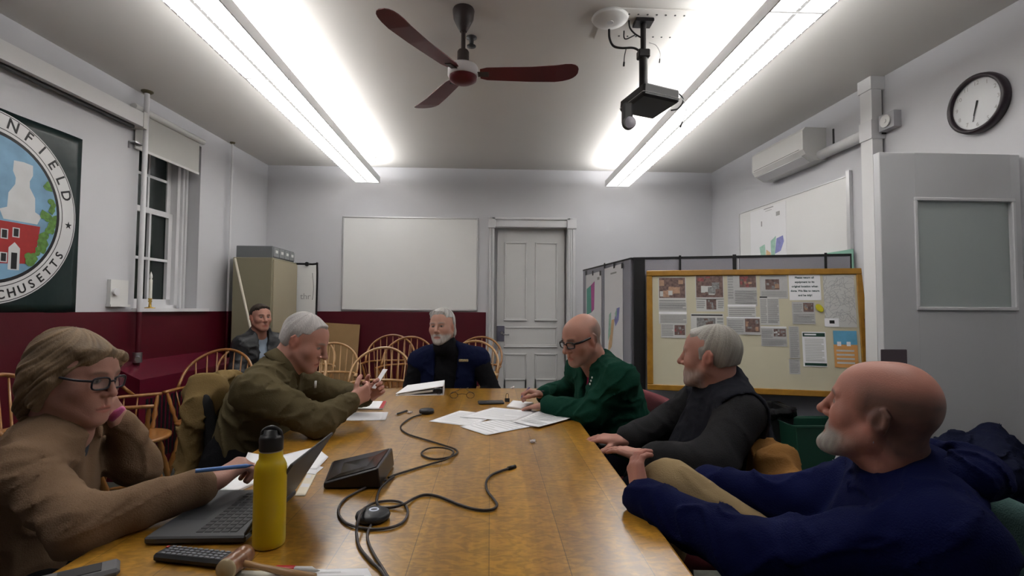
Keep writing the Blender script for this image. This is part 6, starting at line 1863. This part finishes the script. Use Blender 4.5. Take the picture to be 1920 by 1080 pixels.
hw_ = hd.hair([('e', (0, -.020, .042), (.088, .106, .094)), ('e', (0, -.045, .055), (.082, .088, .086)), ('e', (.016, .034, .088), (.056, .052, .022)), ('c', (-.02, .070, .082), (.050, .062, .070), .012, .016), ('c', (.086, .004, .0), (.080, -.020, -.078), .014, .008), ('c', (.070, -.060, -.02), (.064, -.070, -.108), .024, .010), ('c', (-.055, .068, .070), (-.082, .046, .038), .020, .010),
               ('c', (.078, -.008, .03), (.078, -.036, -.060), .020, .017), ('c', (-.078, -.008, .03), (-.076, -.036, -.060), .020, .017),
               ('c', (.056, -.06, .02), (.052, -.078, -.088), .046, .026), ('c', (-.056, -.06, .02), (-.048, -.078, -.088), .046, .026), ('c', (0, -.085, 0), (0, -.092, -.085), .046, .034)],
              lambda x, y, z: np.minimum(np.minimum(y - .034 - .022 * (x > 0) - .35 * np.clip(z, 0, .08) + .30 * np.clip(-z, 0, .06), .066 + .10 * x - z), np.maximum(np.maximum(-.055 - x * -1 - .115, y - .08), np.abs(z - .055) - .03) + 0 * x),
              amp=.0042, col=(.18, .122, .072), var=.45, vox=.0028, seed=3, freq=(16, 44, 9.0))
np_obj('hair', [hw_], M_hair, t)
hd.specs(t, mat('spectacle_slate', (.018, .018, .03), .3), w=.025, h=.0165, rt=.0026)
M_pink = mat('pink_band', (.62, .13, .33), .6, bump=.2, bscale=200)
aw = lerp(bd.el, bd.wl, .94); dw = (bd.wl - bd.el) / np.linalg.norm(bd.wl - bd.el)
mb = MB(); s_, t_, _ = frame_from(dw); loop = [Vector(aw) + (s_ * math.cos(a) + t_ * math.sin(a)) * .036 for a in [2 * PI * i / 28 for i in range(28)]]
mb.tube(loop, [.006 + .001 * math.sin(5 * i) for i in range(28)], 8, closed=True)
mb.tube([J(208, 786, 1.60), J(219, 775, 1.60), J(231, 765, 1.60)], [.010, .012, .008], 8)
mb.obj('wristband', M_pink, t)
pen('pen', J(476, 872, 1.42), J(367, 883, 1.38), .0055, mat('pen_blue', (.10, .22, .55), .35), 'light blue pen held in the writing hand of the woman', tipm=mat('pen_tip_blue', (.05, .12, .4), .4))

# ============ man in the olive shirt
SK = (.46, .235, .185)
hd = Head(J(572, 641, 2.45), (.985, -.10), -.42, 0, 1.02, SK, nose=1.15, fat=.006, vox=.0034, brow=(.30, .27, .25), neck_to=J(528, 690, 2.43))
bd = Body((-1.14, 2.45, .60), J(524, 694, 2.43), (-1.03, 2.63, .955), (-1.01, 2.23, .945), J(640, 742, 2.80), J(598, 792, 2.21), J(690, 742, 2.62), J(660, 751, 2.42),
          kl=(-.74, 2.58, .54), kr=(-.76, 2.32, .54), al=(-.82, 2.58, .08), ar=(-.84, 2.30, .08), belly=.03, chest=1.08, arm=1.12)
hr_ = hand_mesh(bd.wr, Vector(J(703, 728, 2.52)) - Vector(bd.wr), (.3, .75, .25), (-.1, .25, 1), curl=(.6, .7, .4), skin=SK, arm_from=lerp(bd.er, bd.wr, .75), tcurl=.3)
hl_ = hand_mesh(bd.wl, Vector(J(716, 722, 2.58)) - Vector(bd.wl), (.2, -.9, .2), (-.1, -.2, 1), curl=(.6, .7, .4), skin=SK, arm_from=lerp(bd.el, bd.wl, .75), tcurl=.3)
t = person('white-haired man in olive shirt bent over a white card at the table', hd, bd, [hr_, hl_], SK)
M_ol = cloth('olive_cloth', (.088, .070, .036), .22, 240)
garment('shirt', lambda F: (bd.torso(F, .016), bd.arms(F, .012, .90, .90), F.ecap(hd.w(.02, .05, -.16), hd.w(.01, .085, -.25), (.028, .03), (.012, .03), bd.side, .01, -1)), M_ol, t, .007,
        [folds(.007, 24, 7), elbow_folds(bd.er), elbow_folds(bd.el), elbow_folds(bd.sr, .007, 66, .2)])
# turned-down collar
nbv = bd.nb; axc = (A3(hd.w(0, -.03, -.08)) - nbv); axc /= np.linalg.norm(axc)
mb = MB(); s_, t_, _ = frame_from(Vector(axc)); rows = []
for k, (rr_, h) in enumerate(((.069, .052), (.076, .058), (.090, .030), (.098, .006))):
    rows.append([Vector(nbv) + Vector(axc) * (h + .012 * math.sin(2 * PI * i / 32)) + (s_ * math.cos(2 * PI * i / 32) + t_ * math.sin(2 * PI * i / 32)) * rr_ for i in range(32)])
vs = sum(rows, []); mb.add(vs, [(k * 32 + i, k * 32 + (i + 1) % 32, (k + 1) * 32 + (i + 1) % 32, (k + 1) * 32 + i) for k in range(3) for i in range(32)], True)
o = mb.obj('collar', M_ol, t); sm = o.modifiers.new('t', 'SOLIDIFY'); sm.thickness = .004
q = Vector(bd.sr) * .45 + Vector(bd.pel) * .1 + Vector(J(590, 722, 2.28)) * .45
mb = MB(); q = J(591, 727, 2.27); mb.tube([q, q + Vector((.003, -.004, .03))], .005, 8); mb.obj('pocket_pen', M_plastic, t)
bd.waist = .10
garment('trousers', lambda F: bd.legs(F, .040), M_trk, t, .011, [folds(.005, 24, 3)])
feet(t, bd, M_shoe)
ho = hd.hair([('e', (0, -.016, .036), (.0835, .104, .096)), ('e', (0, -.05, -.01), (.076, .066, .075)), ('e', (0, .055, .085), (.050, .035, .026))],
             lambda x, y, z: np.maximum(np.minimum(np.maximum(y - .072 + .5 * np.abs(x), .050 - z + .10 * y), y + .005 - .35 * (z - .02) * (z > .02)), np.maximum(-.055 - z - .3 * y, 0 * x - .5)),
             amp=.0026, col=(.40, .38, .375), var=.35, vox=.0032, seed=5)
np_obj('hair', [ho], M_hair, t)
ca_, cb2 = J(700, 728, 2.555), J(722, 692, 2.60)
mb = MB(); d = (cb2 - ca_); sd = Vector((.006, -.05, .004)); mb.slab([ca_ - sd * .5 + Vector((-.012, 0, 0)), ca_ + sd * .5 + Vector((.012, 0, 0)), cb2 + sd * .5 + Vector((.014, 0, 0)), cb2 - sd * .5 + Vector((-.012, 0, 0))], .0015)
tag(mb.obj('white_card', M_paper), 'white card held up in both hands by the man in olive', 'card')

# ============ man in the navy vest at the table end
SK = (.44, .245, .19)
bear = lambda x, y, z: np.clip((sig(z + .052, .02) * sig(-y + .02, .03) + sig(np.abs(z + .055) - .006, .01) * (y > .07) * (np.abs(x) < .03)), 0, 1) * sig(-z - .135, .02)
hd = Head(J(829, 613, 3.80), (-.30, -.95), -.02, .04, 1.04, SK, nose=1.0, fat=.003, vox=.0036, brow=(.30, .28, .27), neck_to=J(838, 652, 3.86), beard=bear, beard_col=(.40, .38, .37), eyes_shut=.2)
bd = Body((-.36, 3.99, .52), J(840, 655, 3.88), J(897, 674, 3.90), J(787, 677, 3.90), J(925, 738, 3.86), J(768, 742, 3.86), (-.22, 3.66, .64), (-.46, 3.66, .64),
          kl=(-.22, 3.55, .50), kr=(-.48, 3.55, .50), al=(-.22, 3.5, .08), ar=(-.48, 3.5, .08), belly=.03, chest=1.1, arm=1.12)
h1 = hand_mesh(bd.wl, (-.8, -.5, -.1), (0, .2, -1), (-.3, -.9, .2), skin=SK, vox=.0034); h2 = hand_mesh(bd.wr, (.8, -.5, -.1), (0, .2, -1), (.3, -.9, .2), skin=SK, vox=.0034)
t = person('grey-bearded man in navy vest and black turtleneck at the table end', hd, bd, [h1, h2], SK)
M_blk = cloth('black_knit', (.008, .008, .010)); M_navy = cloth('navy_quilt', (.005, .008, .032), .2, 120)
garment('turtleneck', lambda F: (bd.torso(F, .004), bd.arms(F, .012), F.cap(bd.nb - bd.up * .01, lerp(bd.nb, hd.w(0, -.03, -.09), .9), .080, .078, .02), F.cap(bd.nb + bd.fwd * .02, hd.w(0, .015, -.135), .070, .066, .03)), M_blk, t, .0085, [folds(.004, 30, 3), elbow_folds(bd.el), elbow_folds(bd.er)])
garment('vest', lambda F: (bd.torso(F, .026), F.ecap(bd.nb + bd.fwd * .10, bd.pel + bd.fwd * .16 + bd.up * .1, (.088, .12), (.075, .12), bd.side, .02, -1)), M_navy, t, .0085, [folds(.005, 28, 9)])
q = J(869, 676, 3.71); mb = MB(Matrix.Translation(q)); mb.box((-.035, -.004, -.009), (.035, .004, .009), .003); mb.obj('chest_logo', mat('logo_tan', (.34, .27, .14), .6, var=.6, vscale=90), t)
garment('trousers', lambda F: bd.legs(F, .012), M_trn, t, .011); feet(t, bd, M_shoe)
hn = hd.hair([('e', (0, -.014, .040), (.0865, .106, .096)), ('e', (0, -.05, -.03), (.084, .062, .088)), ('c', (.078, -.012, .02), (.078, -.03, -.07), .020, .022), ('c', (-.076, -.012, .02), (-.074, -.03, -.05), .018, .018), ('e', (.01, .045, .095), (.062, .045, .026))],
             lambda x, y, z: np.minimum(np.maximum(y - .075 + .35 * np.abs(x), .066 - z), y + .006), amp=.0036, col=(.40, .39, .38), var=.4, vox=.0034, seed=8, freq=(18, 50, 6.0))
np_obj('hair', [hn], M_hair, t)

# ============ man in the green fleece
SK = (.42, .215, .165)
stub = lambda x, y, z: np.clip(sig(np.abs(z - .015) - .05, .02) * sig(y + .012, .03) * sig(-np.abs(x) + .04, .02) + sig(y + .06, .03) * sig(z - .075, .03) * sig(-z - .06, .02), 0, 1) * .75 + .35 * sig(z + .06, .02) * sig(-y + .02, .03)
hd = Head(J(1090, 637, 2.62), (-.88, -.48), -.30, 0, 1.0, SK, nose=1.2, fat=.004, vox=.0034, brow=(.10, .08, .07), neck_to=J(1122, 690, 2.68), stubble=stub, stub_col=(.17, .145, .13))
bd = Body((.745, 2.69, .52), J(1124, 694, 2.69), (.645, 2.50, .955), (.515, 2.87, .965), J(1108, 777, 2.52), (.50, 3.08, .81), J(1026, 760, 2.70), J(1018, 741, 2.93),
          kl=(.30, 2.50, .50), kr=(.28, 2.82, .50), al=(.35, 2.50, .08), ar=(.35, 2.82, .08), belly=.035, chest=1.08, arm=1.12)
h1 = hand_mesh(bd.wl, Vector(J(972, 767, 2.80)) - Vector(bd.wl), (0, -.12, -1), (.35, .9, 0), curl=(.12, .12, .1), skin=SK, arm_from=lerp(bd.el, bd.wl, .8), tcurl=.1)
h2 = hand_mesh(bd.wr, Vector(J(992, 734, 2.93)) - Vector(bd.wr), (-.3, -.2, -1), (-.2, -.9, .3), curl=(.8, .9, .5), skin=SK, arm_from=lerp(bd.er, bd.wr, .7), tcurl=.4)
t = person('bald man in green fleece and black glasses reading papers', hd, bd, [h1, h2], SK)
M_grn = cloth('green_fleece', (.006, .042, .027), .35, 320)
garment('fleece', lambda F: (bd.torso(F, .020), bd.arms(F, .014, .94, .90), F.cap(bd.nb - bd.up * .01, bd.nb + bd.up * .04, .085, .082, .02),
        F.ecap(hd.w(0, .02, -.13), bd.nb + bd.fwd * .15 - bd.up * .20, (.042, .075), (.008, .05), bd.side, .012, -1), F.cap(bd.nb, bd.nb + bd.up * .09, .064, .070, .006, -1)), M_grn, t, .0065,
        [folds(.007, 24, 12), elbow_folds(bd.el), elbow_folds(bd.er), elbow_folds(bd.sl, .007, 62, .2)])
garment('shirt', lambda F: (bd.torso(F, -.006), F.cap(bd.nb - bd.up * .02, bd.nb + bd.up * .02, .066, .060, .01)), cloth('magenta_shirt', (.30, .020, .075)), t, .009, [folds(.003, 40, 2)])
q = WP(1107, 716, bd.sl + bd.fwd * .0, (0, -1, 0))
mb = MB(); 
for i, (x, y) in enumerate(((1110, 708), (1108, 714), (1106, 720))):
    q = J(x, y, 2.47); mb.ball(q, (.004, .003, .006), 8)
mb.obj('chest_logo', M_plastic, t)
garment('trousers', lambda F: bd.legs(F, .012), M_trn, t, .011); feet(t, bd, M_shoe)
hd.specs(t, w=.026, h=.016, rt=.0034, thick=1.3)
mb = MB(); aw = lerp(bd.er, bd.wr, 1.0); dw = bd.wr - bd.er; s_, t_, _ = frame_from(dw)
mb.tube([Vector(aw) + (s_ * math.cos(a) + t_ * math.sin(a)) * .032 for a in [2 * PI * i / 24 for i in range(24)]], .006, 8, closed=True, sq=(.6, 1.6)); mb.ball(Vector(aw) + Vector((0, -.02, .026)), (.018, .016, .007), 12); mb.obj('wristwatch', M_black, t)
pen('pen', J(975, 748, 2.90), J(993, 726, 2.90), .0045, mat('pen_violet', (.14, .12, .28), .4), 'slim dark pen in the hand of the man in the green fleece')

# ============ man in the grey vest
SK = (.42, .21, .165)
bear = lambda x, y, z: np.clip(sig(z + .050, .025) * sig(-y + .01, .03), 0, 1) * sig(-z - .135, .02) * .75
hd = Head(J(1330, 669, 2.0), (-.80, .60), .0, 0, 1.0, SK, nose=1.05, fat=.003, vox=.0032, brow=(.28, .26, .25), neck_to=J(1352, 730, 2.03), beard=bear, beard_col=(.38, .33, .31))
bd = Body((.955, 2.03, .50), J(1354, 735, 2.03), (.915, 1.83, .925), (.965, 2.215, .94), J(1335, 868, 1.72), (.79, 2.26, .79), J(1205, 856, 1.86), J(1168, 826, 2.13),
          kl=(.62, 1.92, .52), kr=(.62, 2.15, .52), al=(.60, 1.95, .08), ar=(.60, 2.15, .08), belly=.06, chest=1.1, arm=1.15)
h1 = hand_mesh(bd.wl, Vector(J(1112, 829, 2.03)) - Vector(bd.wl), (0, -.1, -1), (.5, .85, 0), curl=(.15, .2, .15), skin=SK, arm_from=lerp(bd.el, bd.wl, .62), tcurl=.15)
h2 = hand_mesh(bd.wr, Vector(J(1088, 818, 2.18)) - Vector(bd.wr), (0, .1, -1), (-.2, -.95, 0), curl=(.2, .2, .15), skin=SK, arm_from=lerp(bd.er, bd.wr, .75), tcurl=.15)
t = person('grey-haired man in charcoal vest resting both hands on the table edge', hd, bd, [h1, h2], SK)
M_gry = cloth('grey_knit', (.022, .022, .024), .3, 260); M_chv = cloth('charcoal_fleece', (.014, .015, .021), .3, 300)
garment('sweater', lambda F: (bd.torso(F, .004), bd.arms(F, .014, .80, .86)), M_gry, t, .0075, [folds(.005, 26, 22), elbow_folds(bd.el, .007), elbow_folds(bd.er)])
garment('vest', lambda F: (bd.torso(F, .026), F.cap(bd.nb - bd.up * .0, bd.nb + bd.up * .042, .086, .088, .03), F.ell(bd.nb + bd.up * .07 - bd.fwd * .0, (.064, .064, .05), None, .01, -1),
        F.cap(bd.sl + bd.side * .05, bd.sl - bd.up * .14 + bd.side * .03, .085, .07, .012, -1), F.cap(bd.sr - bd.side * .05, bd.sr - bd.up * .14 - bd.side * .03, .085, .07, .012, -1)), M_chv, t, .007, [folds(.006, 26, 32)])
garment('trousers', lambda F: bd.legs(F, .012), M_trn, t, .011); feet(t, bd, M_shoe)
hv = hd.hair([('e', (0, -.016, .036), (.0800, .102, .0945)), ('e', (0, -.050, .030), (.0775, .072, .084)), ('e', (0, -.05, -.008), (.072, .060, .064)), ('e', (0, .042, .088), (.054, .045, .024)), ('c', (.070, .012, .03), (.070, .014, -.004), .010, .007), ('c', (-.070, .012, .03), (-.070, .014, -.004), .010, .007)],
             lambda x, y, z: np.maximum(np.minimum(np.maximum(y - .074 + .25 * np.abs(x), .056 - z), np.minimum(y + .006 - .5 * np.maximum(z - .02, 0), np.maximum(y - .032 - .3 * z, -.008 - z))), -.046 - z - .2 * y),
             amp=.0014, col=(.30, .28, .25), var=.30, vox=.003, seed=11, tint=(lambda x, y, z: sig(-y + .01, .08) * .8, (.46, .45, .43)))
np_obj('hair', [hv], M_hair, t)

# ============ man in the blue hoodie (nearest)
SK = (.44, .20, .155)
stub = lambda x, y, z: np.clip(sig(z - .068, .035) * sig(y - .030 + .9 * np.clip(-z + .012, 0, .1), .030) * sig(-z - .085, .04), 0, 1) * .80
bear = lambda x, y, z: np.clip(sig(z + .056 + .10 * np.maximum(.03 - y, 0), .022) * sig(-y + .022, .03) + sig(np.abs(z + .052) - .007, .01) * (y > .07) * (np.abs(x) < .032), 0, 1) * sig(-z - .145, .02) * (.38 + .62 * np.clip((y - .040) / .03, 0, 1))
hd = Head(J(1647, 774, 1.17), (-.68, .73), .17, -.03, .995, SK, nose=1.0, fat=.003, vox=.0024, brow=(.12, .10, .09), neck_to=J(1712, 893, 1.17), stubble=stub, stub_col=(.115, .075, .065), beard=bear, beard_col=(.31, .285, .265), goatee=.003)
bd = Body((.98, 1.17, .50), J(1716, 900, 1.17), (.90, .985, .840), (1.05, 1.35, .835), J(1425, 1046, 1.14), J(1490, 948, 1.40), J(1203, 934, 1.405), J(1302, 908, 1.50),
          kl=J(1259, 922, 1.46), kr=(.62, 1.02, .50), hl=(.88, 1.10, .52), hr=(.92, 1.26, .52), al=(.60, 1.78, .42), ar=(.62, .98, .08), belly=.04, chest=1.1, arm=1.12)
bd.hl, bd.hr = bd.hr.copy(), bd.hl.copy()
h1 = hand_mesh(bd.wl, Vector(J(1192, 872, 1.455)) - Vector(bd.wl), (.9, .15, -.1), (.0, .5, .6), curl=(.45, .7, .4), skin=SK, vox=.0022, arm_from=lerp(bd.el, bd.wl, .8), tcurl=.2, s=1.0)
h2 = hand_mesh(bd.wr, Vector(J(1228, 868, 1.50)) - Vector(bd.wr), (-.15, -.2, -1), (-.3, -.8, .2), curl=(.35, .6, .5), skin=SK, vox=.0022, arm_from=lerp(bd.er, bd.wr, .62), tcurl=.2, s=1.0)
t = person('bald man with grey goatee in royal blue hoodie clasping his raised knee', hd, bd, [h1, h2], SK)
M_blu = cloth('blue_fleece', (.003, .0055, .040), .3, 260)
garment('hoodie', lambda F: (bd.torso(F, .024), bd.arms(F, .018, .95, .82)), M_blu, t, .006, [folds(.008, 22, 42), elbow_folds(bd.el, .008, 80, .16), elbow_folds(bd.er, .008, 85, .14), elbow_folds(bd.sl, .008, 58, .22)])
def hoodf(F):
    n0 = bd.nb; bk = -bd.fwd
    F.ell(n0 + bk * .070 + bd.up * .030, (.115, .085, .060), None, .03)
    F.cap(n0 + bd.side * .09 + bd.fwd * .02 + bd.up * .005, n0 + bk * .085 + bd.side * .07 + bd.up * .035, .034, .040, .03)
    F.cap(n0 - bd.side * .09 + bd.fwd * .02 + bd.up * .005, n0 + bk * .085 - bd.side * .07 + bd.up * .035, .034, .040, .03)
    F.cap(n0 + bd.side * .08 + bd.fwd * .03, n0 + bd.fwd * .10 - bd.up * .045, .034, .024, .03); F.cap(n0 - bd.side * .08 + bd.fwd * .03, n0 + bd.fwd * .10 - bd.up * .045, .034, .024, .03)
    F.ell(n0 + bd.up * .10, (.075, .075, .085), None, .012, -1)
garment('hood', hoodf, M_blu, t, .006, [folds(.009, 30, 51)])
M_kha = cloth('khaki_cloth', (.30, .215, .115), .2, 240)
garment('trousers', lambda F: bd.legs(F, .020), M_kha, t, .008, [folds(.005, 22, 61), elbow_folds(bd.kl, .003, 70, .15)]); feet(t, bd, M_shoe)
q = hd.w(-.079, -.006, -.046); mb = MB(); mb.tube([Vector(q) + Vector((.0, .006 * math.cos(a), .006 * math.sin(a) - .004)) for a in [2 * PI * i / 16 for i in range(16)]], .0016, 6, closed=True); mb.obj('earring', M_steel, t)

# ============ man in the black jacket by the cabinet
SK = (.40, .20, .15)
hd = Head(J(489, 596, 4.75), (.72, -.69), -.02, 0, .98, SK, nose=1.05, vox=.0042, brow=(.06, .045, .035), neck_to=J(486, 630, 4.80))
bd = Body((-2.25, 4.88, .52), J(486, 633, 4.82), J(523, 645, 4.92), J(455, 647, 4.70), J(545, 700, 4.85), J(443, 700, 4.62), (-1.95, 4.55, .62), (-2.12, 4.48, .62),
          kl=(-1.95, 4.50, .50), kr=(-2.15, 4.42, .50), al=(-1.9, 4.45, .08), ar=(-2.1, 4.38, .08), belly=.03, chest=1.08, arm=1.1)
h1 = hand_mesh(bd.wl, (-.5, -.7, 0), (0, 0, -1), (-.8, .3, 0), skin=SK, vox=.004); h2 = hand_mesh(bd.wr, (.6, -.7, 0), (0, 0, -1), (.8, .3, 0), skin=SK, vox=.004)
t = person('dark-haired man in black leather jacket seated before the tan cabinet', hd, bd, [h1, h2], SK)
M_lea = mat('black_leather', (.012, .013, .016), .38, bump=.3, bscale=60)
garment('jacket', lambda F: (bd.torso(F, .024), bd.arms(F, .018), F.cap(bd.nb, bd.nb + bd.up * .045, .088, .095, .02), F.ell(bd.nb + bd.up * .07, (.068, .068, .06), None, .01, -1), F.ecap(bd.nb + bd.fwd * .08 + bd.up * .06, bd.pel + bd.fwd * .17 + bd.up * .1, (.045, .09), (.055, .09), bd.side, .015, -1)), M_lea, t, .009,
        [folds(.008, 26, 71), elbow_folds(bd.er)])
garment('shirt', lambda F: (bd.torso(F, -.004), F.cap(bd.nb - bd.up * .02, bd.nb + bd.up * .03, .068, .064, .01)), cloth('pale_blue_shirt', (.28, .34, .42)), t, .010, [folds(.003, 40, 2)])
garment('trousers', lambda F: bd.legs(F, .012), M_trk, t, .012); feet(t, bd, M_shoe)
hb_ = hd.hair([('e', (0, -.016, .040), (.0835, .104, .094)), ('e', (0, -.05, .0), (.077, .062, .065)), ('e', (0, .045, .092), (.060, .045, .026))],
              lambda x, y, z: np.maximum(np.minimum(np.maximum(y - .076 + .2 * np.abs(x), .062 - z), y + .004 - .3 * np.maximum(z - .02, 0)), -.05 - z - .2 * y), amp=.0025, col=(.035, .024, .018), var=.3, vox=.0042, seed=14)
np_obj('hair', [hb_], M_hair, t)
# ------------------------------------------------------------------ coats hung over chair backs
def coat(name, label, c, face, m, w=.27, h0=.36, h1=.93, seed=1, thick=.075, lean=.1, hang=0.0):
    f = np.array([face[0], face[1], 0.0]); f /= np.linalg.norm(f); s = np.array([f[1], -f[0], 0]); c = np.array([c[0], c[1], 0.0]); bk = -f
    t = thing(name, label, 'coat', (c[0], c[1], 0))
    F = Field(); top = c + bk * lean + np.array([0, 0, h1])
    F.cap(top - s * w * .8, top + s * w * .8, thick * .75, thick * .75, .03)
    for q in (-1, -.5, 0, .5, 1):
        F.ecap(top + s * w * q * .85 - [0, 0, .02], c + bk * (.06 + hang) + s * w * q * 1.05 + np.array([0, 0, h0 + .03 * abs(q)]), (.075, thick * .62), (.085, thick * .70), s, .03)
    F.cap(top - s * w * .95 + [0, 0, -.05], c + bk * (.05 + hang) - s * (w + .05) + np.array([0, 0, h0 + .12]), .05, .055, .03)
    F.cap(top + s * w * .95 + [0, 0, -.05], c + bk * (.05 + hang) + s * (w + .05) + np.array([0, 0, h0 + .12]), .05, .055, .03)
    F.post.append(folds(.014, 22, seed)); F.post.append(lambda D, X, Y, Z: D + .011 * np.sin(52 * (X * s[0] + Y * s[1]) + 2.5 * np.sin(5 * Z + seed)))
    P, Q = surface(*F.eval_grid(.008), relax=2); np_obj('cloth', [(P, Q, None)], m, t)
    return t
coat('coat', 'tan coat draped over the back of the chair of the man in olive', (-1.25, 2.50), (1, -.03), cloth('tan_canvas', (.20, .135, .055), .25, 160), w=.125, h0=.28, h1=.90, seed=4, lean=.05, hang=.03, thick=.105)
coat('jacket', 'brown work jacket hung over the chair of the man in the grey vest', (.925, 1.90), (-1, .06), cloth('brown_canvas', (.235, .115, .035), .25, 160), w=.225, h0=.30, h1=.775, seed=9, lean=.07)
t = thing('jacket', 'dark navy jacket heaped on the empty teal chair by the open door', 'coat', (2.3, 2.1, .5))
F_ = Field()
F_.ell((2.36, 2.10, .56), (.25, .24, .09), None, .05); F_.ell((2.30, 2.30, .62), (.20, .12, .10), None, .05)
F_.cap((2.10, 2.02, .62), (2.40, 2.36, .70), .06, .06, .05); F_.cap((2.06, 2.10, .66), (2.02, 1.98, .50), .06, .05, .05); F_.cap((2.16, 2.30, .68), (2.02, 2.26, .55), .06, .05, .05)
F_.post.append(folds(.014, 22, 13))
P, Q = surface(*F_.eval_grid(.008), relax=2); P[:, 2] = np.maximum(P[:, 2], .487); np_obj('cloth', [(P, Q, None)], cloth('navy_shell', (.006, .008, .024), .25, 120), t)
mb = MB(Matrix.Translation((2.26, 1.93, .575)) @ Matrix.Rotation(.5, 4, 'X')); mb.box((-.035, -.02, -.004), (.035, .02, .004), .003); mb.obj('care_label', M_plastic, t)
# ------------------------------------------------------------------ light and picture settings
wd = bpy.data.worlds.new('night'); SC.world = wd; wd.use_nodes = True
wd.node_tree.nodes['Background'].inputs['Color'].default_value = (.01, .012, .014, 1)
wd.node_tree.nodes['Background'].inputs['Strength'].default_value = 1.0
SC.view_settings.view_transform = 'Standard'; SC.view_settings.look = 'None'
SC.view_settings.exposure = 0.0; SC.view_settings.gamma = 1.0
SC.view_settings.use_curve_mapping = False
bpy.context.view_layer.update()
